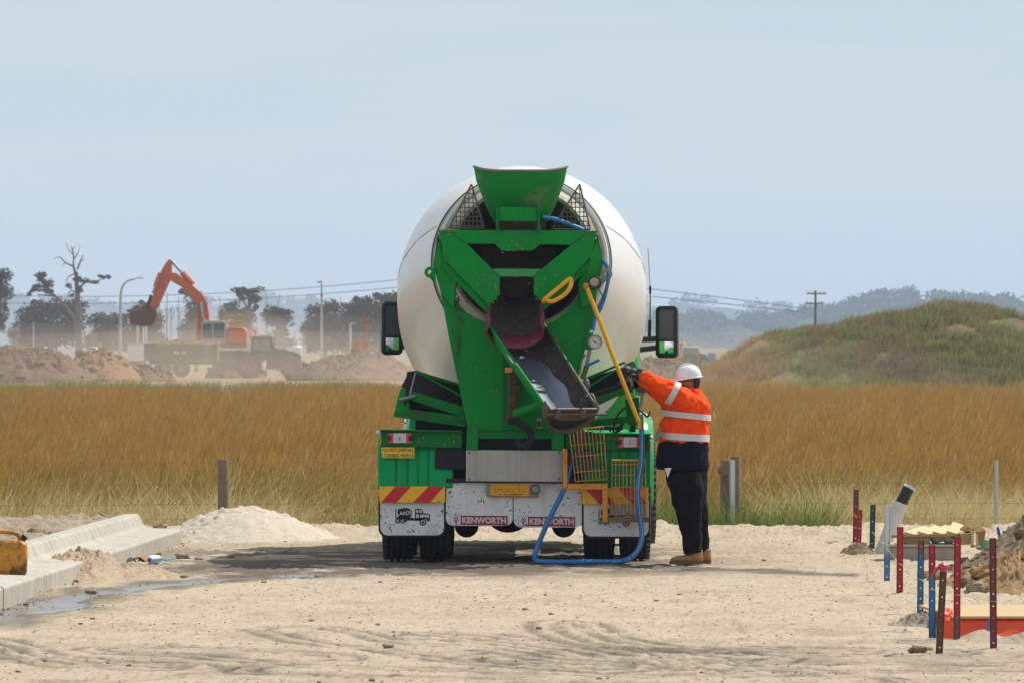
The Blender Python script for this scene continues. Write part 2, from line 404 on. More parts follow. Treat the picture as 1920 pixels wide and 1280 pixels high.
# ------------------------------------------------------------------ far hills and their woods
def ridge(name, Y0, depth, prof, mat, label):
    px = np.array([q[0] for q in prof], float); py = np.array([q[1] for q in prof], float)
    xs = np.linspace(px.min(), px.max(), 420); top = CAMH-(np.interp(xs, px, py)-CY)*Y0/F
    top = top+(fbm(xs*.02, xs*0, 4, 91)-.5)*2.0
    dep = np.linspace(-1, 1, 25)
    X = ((xs-CX)*Y0/F)[None, :]*(1+dep[:, None]*0); Y = Y0+dep[:, None]*depth+0*X
    prf = np.cos(dep*math.pi/2)[:, None]**1.3
    Z = -.8+(top[None, :]+.8)*prf*(1-.12*(fbm(X*.02, Y*.006, 4, 92)-.5)*(np.abs(dep[:, None]) > .05))
    o = grid_mesh(name, X, Y, Z, mat); return tag(o, label, None, None, 'structure'), (xs, top)
m, t, p, o_, v = new_mat('hill_cover')
a = mix(t, ramp(t, noise(t, v, .006, 5, .6), .45, .65), (.04, .05, .025), (.10, .10, .05))
t.links.new(a, p.inputs['Base Color']); p.inputs['Roughness'].default_value = 1; p.inputs['Specular IOR Level'].default_value = 0
HILL = m
FARP = [(-900, 585), (-300, 575), (0, 572), (60, 562), (130, 572), (230, 590), (330, 575), (440, 578), (500, 566), (560, 572), (620, 580), (700, 585), (900, 590), (1100, 582), (1215, 578),
        (1290, 571), (1340, 577), (1420, 584), (1500, 590), (1700, 590), (1920, 575), (2300, 560), (2900, 590)]
NEARP = [(1150, 640), (1215, 612), (1290, 604), (1370, 600), (1440, 605), (1500, 598), (1560, 586), (1610, 574), (1660, 562), (1720, 560), (1790, 570), (1850, 573), (1920, 568), (2100, 560), (2500, 585), (2900, 640)]
h1, c1 = ridge('far_hills', 9000, 900, FARP, HILL, 'distant blue hills along the horizon')
h2, c2 = ridge('wooded_hills', 4800, 420, NEARP, HILL, 'hazy wooded hill rising behind the grassy mound')
def leaf_mat(name, c1, c2, tr=.35):
    m, t, p, o_, v = new_mat(name)
    g = _n(t, 'ShaderNodeNewGeometry')
    a = mix(t, g.outputs['Random Per Island'], c1, c2)
    t.links.new(a, p.inputs['Base Color']); p.inputs['Roughness'].default_value = .6; p.inputs['Specular IOR Level'].default_value = .2
    tb = _n(t, 'ShaderNodeBsdfTranslucent'); t.links.new(a, tb.inputs[0])
    ms = _n(t, 'ShaderNodeMixShader'); ms.inputs[0].default_value = tr
    t.links.new(p.outputs[0], ms.inputs[1]); t.links.new(tb.outputs[0], ms.inputs[2]); t.links.new(ms.outputs[0], o_.inputs[0])
    return m
def cards(C, size, mat, name, parent=None, origin=None, rng=None, flat=1.0):
    """many small leaf faces, one quad per centre in C (n,3)"""
    rng = rng or np.random.default_rng(3)
    n = len(C); u = rng.normal(size=(n, 3)); u[:, 2] *= flat; u /= np.linalg.norm(u, axis=1)[:, None]
    r = rng.normal(size=(n, 3)); w_ = np.cross(u, r); w_ /= np.linalg.norm(w_, axis=1)[:, None]
    s1 = (size*rng.uniform(.6, 1.35, n))[:, None]*.5; s2 = s1*rng.uniform(.45, .9, n)[:, None]
    V = np.stack([C-u*s1, C+w_*s2, C+u*s1, C-w_*s2], 1).reshape(-1, 3)
    origin = np.array(origin if origin is not None else (ORG[parent.name] if parent is not None else V.mean(0)))
    me = bpy.data.meshes.new(name); V = (V-origin).astype(np.float32)
    me.vertices.add(4*n); me.vertices.foreach_set('co', V.ravel())
    me.loops.add(4*n); me.loops.foreach_set('vertex_index', np.arange(4*n, dtype=np.int32))
    me.polygons.add(n); me.polygons.foreach_set('loop_start', np.arange(0, 4*n, 4, dtype=np.int32))
    try: me.polygons.foreach_set('loop_total', np.full(n, 4, np.int32))
    except Exception: pass
    me.update(calc_edges=True); me.materials.append(mat)
    o = bpy.data.objects.new(name, me); COL.objects.link(o)
    if parent is not None: o.parent = parent
    else: o.location = origin
    ORG[o.name] = Vector(origin); return o
rng = np.random.default_rng(11)
WOOD = leaf_mat('far_wood_leaf', (.035, .05, .022), (.075, .085, .04), .2)
def woods(name, curve, Y0, depth, n, hts, label, lo=0.0, gate=.45):
    xs, top = curve; C = []
    for i in range(n):
        k = rng.integers(0, len(xs)); x = (xs[k]-CX)*Y0/F; dd = -rng.uniform(0, 1)**2*.9
        if vnoise(np.array([xs[k]*.022]), np.array([dd*3]), 77)[0] < gate: continue
        z = -.8+(top[k]+.8)*math.cos(dd*math.pi/2)**1.3
        hh = rng.uniform(*hts); q = rng.normal(size=(26, 3))*np.array([hh*.33, hh*.33, hh*.24])
        C.append(q+np.array([x, Y0+dd*depth, z+hh*.5]))
    o = cards(np.concatenate(C), hts[1]*.42, WOOD, name, rng=rng); return tag(o, label, None, None, 'stuff')
woods('hill_woods', c2, 4800, 420, 2400, (3.5, 7.5), 'dark woods covering the hill behind the mound', gate=.3)
woods('horizon_woods', c1, 9000, 900, 900, (8, 16), 'far-off woods along the blue hills', gate=.42)

# ------------------------------------------------------------------ grassy mound on the right
YM = 425
MPX = np.array([1285, 1350, 1378, 1412, 1440, 1500, 1560, 1620, 1680, 1740, 1800, 1850, 1900, 1960, 2040, 2120, 2240, 2360], float)
MPY = np.array([712, 692, 672, 648, 638, 622, 612, 604, 592, 583, 576, 581, 594, 613, 632, 650, 688, 712], float)
def mound_z(x, y):
    px = CX+x*F/YM; top = CAMH-(np.interp(px, MPX, MPY)-CY)*YM/F+.46
    lump = (fbm(x*.34, y*.22, 4, 101)-.5)*1.9+(fbm(x*1.1, y*.7, 3, 102)-.5)*1.1
    f = np.clip((y-YM)/15.0, -1, 1)
    prf = np.cos(f*math.pi/2)**.9
    return -.5+np.maximum(0, top)*prf+lump*prf*sstep(0, 1.2, top)*.55*np.where(np.abs(f) < .12, .45, 1)
xs = np.arange(8, 43, .14); ys = np.arange(YM-16.5, YM+16.6, .25); X, Y = np.meshgrid(xs, ys); Z = mound_z(X, Y)
Z = np.where((Z < -.42), -1.0, Z)
m, t, p, o_, v = new_mat('mound_turf')
sx = _n(t, 'ShaderNodeSeparateXYZ'); t.links.new(v, sx.inputs[0])
a = mix(t, noise(t, v, .5, 5), (.085, .10, .03), (.19, .175, .07))
a = mix(t, ramp(t, noise(t, v, .33, 6, .65), .48, .58), a, (.17, .115, .075))
dry = math_(t, 'ADD', sx.outputs[0], math_(t, 'MULTIPLY', noise(t, v, .5, 4), 3))
a = mix(t, ramp(t, dry, 13.6, 17.5), (.26, .18, .09), a)
t.links.new(a, p.inputs['Base Color']); p.inputs['Roughness'].default_value = 1; p.inputs['Specular IOR Level'].default_value = .05
mo = grid_mesh('grassy_mound', X, Y, Z, m); tag(mo, 'long mound of earth grown over with green grass', None, None, 'structure')

# ------------------------------------------------------------------ grass
def tuft(name, n, h, spread, lean, width, seeds, mat, rs):
    r = random.Random(rs); V = []; Fc = []; H = []
    for i in range(n):
        a = r.uniform(0, 6.283); d = spread*math.sqrt(r.random()); bx, by = d*math.cos(a), d*math.sin(a)
        hh = h*r.uniform(.55, 1.12); la = r.gauss(0, 1.0); ll = lean*r.uniform(.3, 1.5)*hh
        dx, dy = math.cos(la)*ll+r.gauss(0, .06)*hh, math.sin(la)*ll*.7+r.gauss(0, .06)*hh
        fa = r.uniform(0, 3.14); wx, wy = math.cos(fa)*width*.5, math.sin(fa)*width*.5
        b = len(V); sg = 4; droop = r.uniform(0, .22)*lean*3
        for k in range(sg+1):
            u = k/sg; q = u**1.7; ww = (1-u*.85)
            z = hh*(u-droop*u**3)
            if seeds and u > .7 and i % 3 == 0: ww = 1.5
            V += [(bx+dx*q-wx*ww, by+dy*q-wy*ww, z), (bx+dx*q+wx*ww, by+dy*q+wy*ww, z)]; H += [u, u]
            if k: Fc.append((b+2*k-2, b+2*k-1, b+2*k+1, b+2*k))
    me = bpy.data.meshes.new(name); me.from_pydata(V, [], Fc); me.update()
    at = me.attributes.new('along', 'FLOAT', 'POINT'); at.data.foreach_set('value', H)
    me.materials.append(mat); return bpy.data.objects.new(name, me)
def grass_mat(name, near=True):
    m, t, p, o_, v = new_mat(name)
    g = _n(t, 'ShaderNodeNewGeometry'); oi = _n(t, 'ShaderNodeObjectInfo'); sx = _n(t, 'ShaderNodeSeparateXYZ'); t.links.new(g.outputs['Position'], sx.inputs[0])
    al = attr(t, 'along')
    rnd = g.outputs['Random Per Island']
    patch = noise(t, g.outputs['Position'], .16, 4, .6)
    if near:
        och = mix(t, rnd, (.28, .145, .024), (.54, .345, .10))
        och = mix(t, ramp(t, patch, .4, .65), och, mix(t, rnd, (.46, .27, .07), (.31, .155, .025)))
        grn = mix(t, rnd, (.07, .115, .010), (.20, .20, .025))
        strw = mix(t, rnd, (.34, .27, .10), (.55, .45, .22))
        yy = math_(t, 'ADD', sx.outputs[1], math_(t, 'MULTIPLY', math_(t, 'SUBTRACT', noise(t, g.outputs['Position'], .5, 3), .5), 14))
        nearf = ramp(t, yy, 118, 92)
        lowf = ramp(t, al, .98, .30)
        pal = ramp(t, math_(t, 'ADD', oi.outputs['Random'], math_(t, 'MULTIPLY', nearf, .22)), .93, .97)
        a = mix(t, math_(t, 'MULTIPLY', nearf, math_(t, 'ADD', math_(t, 'MULTIPLY', lowf, .75), .22)), och, grn)
        a = mix(t, math_(t, 'MULTIPLY', pal, .75), a, strw)
    else:
        a = mix(t, rnd, (.15, .165, .04), (.36, .32, .12))
        a = mix(t, ramp(t, patch, .50, .62), a, (.27, .20, .10))
        x2 = math_(t, 'ADD', sx.outputs[0], math_(t, 'MULTIPLY', noise(t, g.outputs['Position'], .5, 4), 3))
        a = mix(t, math_(t, 'MULTIPLY', ramp(t, sx.outputs[0], 0, 6), ramp(t, x2, 17.0, 13.6)), a, (.44, .27, .12))
    t.links.new(a, p.inputs['Base Color']); p.inputs['Roughness'].default_value = .55; p.inputs['Specular IOR Level'].default_value = .25
    tb = _n(t, 'ShaderNodeBsdfTranslucent'); t.links.new(a, tb.inputs[0])
    ms = _n(t, 'ShaderNodeMixShader'); ms.inputs[0].default_value = .42
    t.links.new(p.outputs[0], ms.inputs[1]); t.links.new(tb.outputs[0], ms.inputs[2]); t.links.new(ms.outputs[0], o_.inputs[0])
    return m
def scatter(name, pts, rot, scl, tufts, label, lean_rot=True):
    """one object: a cloud of points that instances the tuft meshes (geometry nodes)"""
    lib = bpy.data.collections.new(name+'_tufts')
    for q in tufts: lib.objects.link(q)
    me = bpy.data.meshes.new(name); me.vertices.add(len(pts)); me.vertices.foreach_set('co', pts.astype(np.float32).ravel())
    a1 = me.attributes.new('turn', 'FLOAT', 'POINT'); a1.data.foreach_set('value', rot.astype(np.float32))
    a2 = me.attributes.new('size', 'FLOAT', 'POINT'); a2.data.foreach_set('value', scl.astype(np.float32))
    o = bpy.data.objects.new(name, me); COL.objects.link(o)
    ng = bpy.data.node_groups.new(name, 'GeometryNodeTree')
    ng.interface.new_socket('Geometry', in_out='INPUT', socket_type='NodeSocketGeometry'); ng.interface.new_socket('Geometry', in_out='OUTPUT', socket_type='NodeSocketGeometry')
    N = ng.nodes; L = ng.links
    gi = N.new('NodeGroupInput'); go = N.new('NodeGroupOutput'); ip = N.new('GeometryNodeInstanceOnPoints'); ci = N.new('GeometryNodeCollectionInfo')
    ci.inputs['Collection'].default_value = lib; ci.inputs['Separate Children'].default_value = True; ci.inputs['Reset Children'].default_value = True
    ip.inputs['Pick Instance'].default_value = True
    t1 = N.new('GeometryNodeInputNamedAttribute'); t1.data_type = 'FLOAT'; t1.inputs['Name'].default_value = 'turn'
    t2 = N.new('GeometryNodeInputNamedAttribute'); t2.data_type = 'FLOAT'; t2.inputs['Name'].default_value = 'size'
    cb = N.new('ShaderNodeCombineXYZ'); L.new(t1.outputs['Attribute'], cb.inputs[2])
    L.new(gi.outputs[0], ip.inputs['Points']); L.new(ci.outputs[0], ip.inputs['Instance']); L.new(cb.outputs[0], ip.inputs['Rotation'])
    L.new(t2.outputs['Attribute'], ip.inputs['Scale']); L.new(ip.outputs[0], go.inputs[0])
    md = o.modifiers.new('scatter', 'NODES'); md.node_group = ng
    return tag(o, label, None, None, 'stuff')
GM = grass_mat('field_grass'); GM2 = grass_mat('mound_grass', False)
tf = [tuft('grass_tuft', 46, .74, .20, .28, .0075, True, GM, 20+i) for i in range(5)] + [tuft('grass_tuft', 40, .84, .24, .62, .008, True, GM, 40+i) for i in range(2)]
rng = np.random.default_rng(5)
def band(y0, y1, dens, ex=1.45, pad=2.5):
    n = int((y1-y0)*((y0+y1)/2*.0669*ex+pad)*2*dens)
    y = rng.uniform(y0, y1, n); x = rng.uniform(-1, 1, n)*(y*.0669*ex+pad); return x, y
bx, by = zip(*[band(83.6, 90, 15), band(90, 112, 10), band(112, 160, 5.5), band(160, 230, 3.0), band(230, 352, 1.7)])
gx = np.concatenate(bx); gy = np.concatenate(by)
keep = (fbm(gx*.35, gy*.12, 3, 201) > .26*(gy < 130)) & (rng.random(len(gx)) > sstep(290, 352, gy))
gx, gy = gx[keep], gy[keep]
hs = (.50+.85*fbm(gx*.30, gy*.10, 4, 202))*rng.uniform(.8, 1.2, len(gx))
hs *= np.where(gy < 88, .78, 1.0)*(1+.1*sstep(150, 330, gy))
gzv = -.46+(fbm(gx*.12, gy*.05, 4, 70)-.5)*.25*sstep(84, 110, gy)-.03
scatter('field_grass', np.stack([gx, gy, gzv], 1), rng.normal(0, .75, len(gx)), hs, tf, 'tall ochre dry grass filling the field behind the fence')
# pale wind-laid straw grass by the pipe, and fresh green weeds at the verge
STRAW = leaf_mat('straw_blade', (.44, .34, .14), (.74, .62, .34), .3); WEED = leaf_mat('weed_blade', (.085, .135, .018), (.22, .26, .055), .4)
st = [tuft('straw_tuft', 34, .95, .22, .80, .009, False, STRAW, 60+i) for i in range(4)]
n = 1100; sx_ = np.concatenate([rng.uniform(3.0, 6.4, 700), rng.uniform(-5.9, -2.6, 320), rng.uniform(-2.6, -.8, 30), rng.uniform(1.4, 3.6, 50)]); sy_ = rng.uniform(83.2, 88, n)
scatter('straw_grass', np.stack([sx_, sy_, np.full(n, -.47)], 1), rng.normal(0, 1.2, n), rng.uniform(.5, 1.15, n), st, 'pale straw grass bent over along the road verge')
wd = [tuft('weed_tuft', 40, .78, .22, .4, .014, False, WEED, 80+i) for i in range(3)]
n = 300; wx_ = np.concatenate([rng.uniform(1.45, 3.4, 220), rng.uniform(-5.5, -1.2, 80)]); wy_ = rng.uniform(82.6, 84.6, n)
kw = fbm(wx_*1.3, wy_*1.1, 3, 250) > np.where(wx_ > 0, .42, .56); wx_, wy_ = wx_[kw], wy_[kw]; n = len(wx_)
scatter('green_weeds', np.stack([wx_, wy_, np.full(n, -.45)], 1), rng.uniform(0, 6.28, n), rng.uniform(.35, 1.2, n), wd, 'fresh green weeds along the gravel edge by the truck')
# turf on the mound and the green strip at the far edge of the field
mt = [tuft('turf_tuft', 22, .42, .35, .5, .035, False, GM2, 90+i) for i in range(3)]
n = 9000; mx = rng.uniform(9.5, 41, n); my = YM-rng.uniform(-1.5, 15.5, n); mz = mound_z(mx, my); k = (mz > -.3) & (fbm(mx*.45, my*.35, 3, 245) > .36)
ox = rng.uniform(-48, 48, 3200); oy = rng.uniform(368, 425, 3200)
k2 = fbm(ox*.12, oy*.1, 3, 230) > .40; ox, oy = ox[k2], oy[k2]
pts = np.concatenate([np.stack([mx[k], my[k], mz[k]-.05], 1), np.stack([ox, oy, np.full(len(ox), -.46)], 1)])
scatter('mound_turf', pts, rng.uniform(-1, 1, len(pts)), rng.uniform(.4, 1.7, len(pts))*(.6+.8*fbm(pts[:, 0]*.5, pts[:, 1]*.4, 3, 240)), mt, 'green turf on the mound and along the far field edge')

# ------------------------------------------------------------------ kerb, heaps, stones
CONC = pmat('kerb_concrete', (.44, .41, .35), .85, var=.10, vs=3, dirt=((.34, .29, .22), .48, .72, 4), streak=((.20, .17, .13), .50, .72, 11), bump=(60, .25, .004))
def kerb_piece(parent, y0, y1, dx=0, dz=0, seed=1):
    prof = [(0, -.12), (.004, .135), (-.012, .152), (-.33, .165), (-.375, .20), (-.415, .285), (-.44, .305), (-.56, .305), (-.585, .285), (-.585, -.12)]
    R = []; n = max(3, int((y1-y0)/.5))
    for i in range(n+1):
        y = y0+(y1-y0)*i/n; e = float(kerb_edge(y))+dx; wob = (fbm(np.array([y*.6]), np.array([seed]), 2, 9)[0]-.5)*.02
        R.append([Vector((e+q[0]+wob*.5, y, q[1]+dz+wob*.4*(q[1] > 0))) for q in prof])
    return MB().loft(R).build('kerb_stone', CONC, parent, bevel=.008)
kb = thing('concrete_kerb', 'pale new concrete kerb and gutter tray at the left road edge', 'kerb', (-3.9, 62, 0))
for i, (a_, b_) in enumerate(((46, 52.3), (52.32, 58.4), (58.42, 65.2))): kerb_piece(kb, a_, b_, 0, 0, i)
for i, (a_, b_) in enumerate(((65.22, 67.3), (67.32, 72.0), (72.02, 76.6))): kerb_piece(kb, a_, b_, 0, 0, i+7)
def rock(mb, c, r, rs, sq=(1, 1, .75), n=7, m=5):
    rr = random.Random(rs); c = Vector(c); R = []; ph = rr.uniform(0, 6)
    for i in range(1, m):
        th = math.pi*i/m
        R.append([c+Vector((math.sin(th)*math.cos(ph+2*math.pi*k/n)*sq[0], math.sin(th)*math.sin(ph+2*math.pi*k/n)*sq[1], -math.cos(th)*sq[2]))*r*rr.uniform(.72, 1.25) for k in range(n)])
    return mb.loft(R)
def heap(name, label, cat, cx, cy, rx, ry, h, mat, nz=.35, peak=1.4, seed=1, base=None, freq=1.0, res=70, crumb=1.0):
    """a polar sheet heaped over the ground, its skirt sunk below the surface"""
    u = np.linspace(0, 1, res)[:, None]; a = np.linspace(0, 2*math.pi, 2*res+1)[None, :]
    wob = 1+.35*(fbm(np.cos(a)*1.6+5, np.sin(a)*1.6+seed, 3, seed)-.5)
    X = cx+rx*u*np.cos(a)*wob; Y = cy+ry*u*np.sin(a)*wob
    prf = (.5+.5*np.cos(math.pi*u))**(peak*.7)
    lump = (fbm(X*2.6*freq, Y*1.9*freq, 4, seed+3)-.5)*nz*h*2+(sstep(.55, .8, fbm(X*9*freq, Y*8*freq, 3, seed+5)))*.07*crumb*min(h, .4)*2+(vnoise(X*17*freq, Y*15*freq, seed+9)-.5)*.06*crumb*min(h, .5)
    b = road_z(X, Y) if base is None else base
    Z = b+h*prf*(1+0*X)+lump*np.clip(prf*1.6, 0, 1)*np.clip((1-u)*4, 0, 1)-.05*(u > .97)-.012
    o = grid_mesh(name, X, Y, Z, mat, origin=(cx, cy, float(np.mean(b))))
    return tag(o, label, cat)
def soil_mat(name, c1, c2, c3, sc=6):
    m, t, p, o_, v = new_mat(name)
    a = mix(t, noise(t, v, sc*.5, 5, .6), c1, c2); a = mix(t, ramp(t, noise(t, v, sc*2.6, 5, .7), .5, .68), a, c3)
    t.links.new(a, p.inputs['Base Color']); p.inputs['Roughness'].default_value = .95; p.inputs['Specular IOR Level'].default_value = .15
    b = _n(t, 'ShaderNodeBump'); b.inputs['Distance'].default_value = .02; b.inputs['Strength'].default_value = .8
    t.links.new(noise(t, v, sc*4, 5, .7), b.inputs['Height']); t.links.new(b.outputs[0], p.inputs['Normal'])
    return m
SAND = soil_mat('pale_sand', (.50, .42, .335), (.58, .50, .41), (.40, .33, .26)); PINK = soil_mat('pinkish_spoil', (.40, .29, .20), (.50, .375, .27), (.27, .19, .13), 9)
GREYSOIL = soil_mat('grey_soil', (.27, .225, .165), (.36, .30, .22), (.16, .125, .09)); BROWN = soil_mat('orange_clay', (.29, .175, .08), (.36, .235, .12), (.17, .10, .05))
BROWNGREY = soil_mat('brown_grey_soil', (.19, .135, .085), (.29, .21, .135), (.09, .06, .038), 8)
FARSOIL = soil_mat('far_dirt', (.125, .075, .05), (.20, .125, .08), (.045, .028, .02), 1.4); FARSOIL2 = soil_mat('far_ochre_dirt', (.25, .145, .075), (.29, .17, .09), (.15, .085, .045), 1.0)
heap('sand_heap', 'low heap of pale sand at the end of the kerb below the round fence post', 'sand heap', -2.78, 78.9, 1.02, 1.7, .33, SAND, .07, .9, 3, crumb=.3)
heap('spilled_soil', 'pinkish crumbly soil spilled over the kerb gutter', 'soil heap', -3.72, 66.0, .46, 1.6, .20, PINK, .40, .7, 5, freq=2.0, res=90, crumb=1.2)
h_ = heap('soil_fan', 'pinkish soil fanned out on the road at the foot of the kerb break', 'soil heap', -3.35, 66.2, .55, 1.2, .07, PINK, .6, .8, 6, freq=2.5)
hp = heap('soil_heap', 'big grey heap of dug soil at the right road edge', 'soil heap', 5.75, 66.8, 1.9, 4.4, 1.12, BROWNGREY, .22, 1.15, 8, res=140, freq=1.3, crumb=1.6)
hq = heap('clay_heap', 'orange clay heap in front of the concrete pit', 'soil heap', 4.75, 63.0, 1.25, 2.6, .30, BROWN, .5, .7, 9, freq=2.2, res=100, crumb=2)
heap('wet_soil_pile', 'small pile of clods at the corner of the orange sheeting', 'soil heap', 3.02, 54.7, .36, .7, .065, GREYSOIL, 1.1, .6, 13, freq=4.0, crumb=3)
heap('mud_lump', 'single lump of mud on the road near the pale pipe', 'mud lump', 3.33, 73.3, .19, .3, .10, BROWNGREY, .5, .6, 14, freq=4)
CLOD = [soil_mat('clod_soil', (.28, .19, .11), (.36, .26, .16), (.17, .11, .06), 14), BROWN, GREYSOIL]
mb = MB(); rh = random.Random(21); vs_ = hp.data.vertices; ctr_ = Vector(hp.location)
for i in range(650):
    q_ = vs_[rh.randrange(len(vs_))].co+ctr_
    if q_.x < 5.8: rock(mb, q_, rh.uniform(.012, .05)*(1+1.2*(rh.random() < .12)), 900+i, (1.3, 1, .8), 7, 5)
mb.build('heap_clods', BROWNGREY, hp, fix=False)['kind'] = 'stuff'
rc = random.Random(17)
for i in range(64):
    u = rc.random(); x = 3.55+u*1.6+rc.uniform(-.1, .1); y = rc.uniform(60.9, 65.2); r = rc.uniform(.035, .075)*(1+1.5*(u > .45)*rc.random())
    zc = gz(x, y)+.30*math.exp(-((x-4.75)/.75)**2-((y-63)/1.6)**2)
    rock(MB(), (x, y, zc+r*.3), r, 300+i, (1.2, 1, .8), 8, 6).build('clod', CLOD[(0, 1, 1, 2)[i % 4]], hp)
for i, (px, py, r) in enumerate(((66, 1000, .075), (30, 1012, .11), (200, 976, .10), (150, 1008, .05), (100, 1005, .06), (300, 990, .07))):
    d = 79.2 if i in (2, 5) else 73-i*.1; c = P(px, py, d)
    o = rock(MB(), c, r, 50+i, (1.2, 1, .8), 8, 6).build('soil_clod', CLOD[0], None)
    tag(o, ('brown clod behind the middle of the kerb, left of the big one', 'largest brown clod behind the jerrycan', 'brown clod peeping over the far end of the kerb', 'small brown clod behind the kerb, right of the middle', 'brown clod behind the kerb right of the jerrycan cap', 'brown clod behind the raised end of the kerb')[i], 'soil clod', 'soil clods behind the kerb')
# loose stones: too many to count
mb = MB(); rg = np.random.default_rng(4); n = 5600
y = 45+39*rg.random(n)**1.25; x = rg.uniform(-1, 1, n)*(y*.0669*1.25+.4)
dn = fbm(x*.8+7, y*.35, 3, 11)+.12*(x > 3)+.15*(y > 77)
k = ~((x < kerb_edge(y)+.05) & (y < 77)) & (rg.random(n) < dn*1.15-.12)
x, y = x[k], y[k]; ky = rg.uniform(50, 77, 420); x = np.concatenate([x, kerb_edge(ky)+.01+np.abs(rg.normal(0, .07, 420))]); y = np.concatenate([y, ky]); z = road_z(x, y); s_ = rg.uniform(.003, .0085, len(x))*(1+1.6*(rg.random(len(x)) < .04))
for i in range(len(x)):
    rock(mb, (x[i], y[i], z[i]+s_[i]*.3), s_[i], i, (1.3, 1.2, .7), 5, 4)
tag(mb.build('road_gravel', pmat('gravel_stone', (.22, .18, .13), .95, var=.5, vs=9), None, origin=(0, 60, 0), fix=False), 'loose stones and crumbs strewn over the road', None, None, 'stuff')
# ------------------------------------------------------------------ trees beyond the works
BARK = pmat('grey_bark', (.10, .08, .065), .95, var=.3, vs=3); DEADWOOD = pmat('dead_wood', (.13, .105, .085), .9, var=.25, vs=3)
LEAF1 = leaf_mat('gum_leaf', (.028, .038, .016), (.065, .075, .03), .25); LEAF2 = leaf_mat('olive_leaf', (.045, .055, .02), (.10, .10, .045), .3); LEAF3 = leaf_mat('dark_leaf', (.022, .027, .016), (.05, .055, .03), .2)
DRYB = leaf_mat('dry_bush_leaf', (.26, .15, .07), (.36, .22, .11), .2)
def px_m(Y): return Y/F
def tree(name, label, Y, trunk, limbs, blobs, dens, leaf, size=5.0, bark=None, seed=1, cat='tree'):
    """trunk / limbs: lists of (px, py, radius px); blobs: (px, py, rx, ry) of leaf masses"""
    g = -.45; base = P(trunk[0][0], CY, Y); base.z = g
    root = thing(name, label, cat, base); k = px_m(Y); rg = np.random.default_rng(seed); r = random.Random(seed)
    pts = [P(a, b, Y) for a, b, c in trunk]; pts[0].z = g-.2
    cp = curve_pts(pts, 5); rad = np.interp(np.linspace(0, len(trunk)-1, len(cp)), range(len(trunk)), [c*k for a, b, c in trunk])
    MB().tube(cp, list(rad), 9).build('trunk', bark or BARK, root, smooth=True)
    for L in limbs:
        q = [P(a, b, Y+(r.uniform(-1.2, 1.2) if i else 0)) for i, (a, b, c) in enumerate(L)]
        cp = curve_pts(q, 4); rad = np.interp(np.linspace(0, len(L)-1, len(cp)), range(len(L)), [c*k for a, b, c in L])
        MB().tube(cp, list(rad), 6).build('limb', bark or BARK, root, smooth=True)
    C = []
    if name in ('bushy_tree', 'spreading_tree'): blobs = blobs+[(trunk[0][0]+dx, 648, 17, 13) for dx in (-24, -4, 18)]
    for (a, b, rx, ry) in blobs:
        n = int(dens*3.2*(rx*ry)**.9)
        c0 = np.array(P(a, b, Y))
        # each mass is made of smaller clumps so the outline is uneven and gaps show
        m_ = max(5, int(rx*ry/16)); cc = rg.normal(size=(m_, 3)); cc /= np.linalg.norm(cc, axis=1)[:, None]; cc *= (rg.random(m_)**.45)[:, None]
        cc *= np.array([rx, max(rx, ry)*.9, ry])*k*.9
        idx = rg.integers(0, m_, n); s = rg.uniform(.22, .46, m_)[idx][:, None]*np.array([rx, rx, ry*.85])*k
        q = rg.normal(size=(n, 3)); q /= np.maximum(1, np.linalg.norm(q, axis=1)/1.3)[:, None]
        C.append(c0+cc[idx]+q*s)
    if C: cards(np.concatenate(C), size*k, leaf, 'crown', root, rng=rg)
    return root
tree('gum_tree', 'tall gum tree cut by the left edge of the photo', 640, [(-8, 660, 7), (-6, 600, 6), (0, 560, 4), (4, 525, 2)], [[(-4, 590, 4), (12, 560, 2), (20, 548, 1)], [(-2, 560, 3), (-25, 530, 1)]],
     [(2, 520, 19, 17), (8, 548, 20, 16), (-22, 535, 24, 28), (10, 575, 10, 8), (0, 600, 14, 22), (-30, 590, 26, 40)], 1.3, LEAF1, 5, seed=1)
tree('gum_tree', 'slanting gum tree leaning left with a wispy crown', 652, [(150, 656, 5), (142, 612, 4.5), (126, 580, 3.6), (104, 556, 2.8), (88, 545, 2), (78, 528, 1.2)], [[(104, 556, 2), (70, 552, .8)], [(90, 546, 2), (96, 520, .7)], [(84, 538, 1.2), (62, 540, .6)]],
     [(78, 521, 15, 10), (88, 532, 14, 10), (70, 540, 14, 9), (90, 549, 13, 7), (58, 549, 7, 5)], 1.25, LEAF2, 4.5, seed=2)
tree('dead_gum_tree', 'tall half-dead gum tree with bare top branches', 648, [(149, 660, 7.5), (147, 610, 6.5), (146, 570, 5.2), (144, 535, 4.4), (143, 510, 3)],
     [[(144, 520, 3.2), (138, 500, 2), (138, 480, 1.4), (134, 462, .7)], [(138, 500, 1.8), (122, 492, 1.3), (112, 482, 1), (102, 486, .6)], [(138, 486, 1.3), (146, 475, 1), (150, 458, .5)], [(145, 505, 2), (151, 490, 1.2), (156, 478, .6)],
      [(138, 478, 1), (128, 468, .7), (124, 456, .4)], [(143, 512, 1.6), (128, 520, 1), (124, 530, .6)], [(145, 545, 3), (160, 530, 2), (178, 528, 1.2), (200, 520, .6)], [(145, 550, 2), (132, 545, 1), (126, 560, .6)], [(122, 492, .9), (116, 500, .5)], [(151, 490, .8), (160, 486, .4)], [(134, 470, .6), (142, 462, .4)]],
     [(144, 522, 7, 8), (162, 527, 12, 6), (178, 529, 11, 5), (194, 519, 11, 5), (129, 537, 6, 6), (150, 546, 7, 10), (134, 555, 5, 5), (205, 521, 4, 3)], 1.5, LEAF3, 4, DEADWOOD, seed=3)
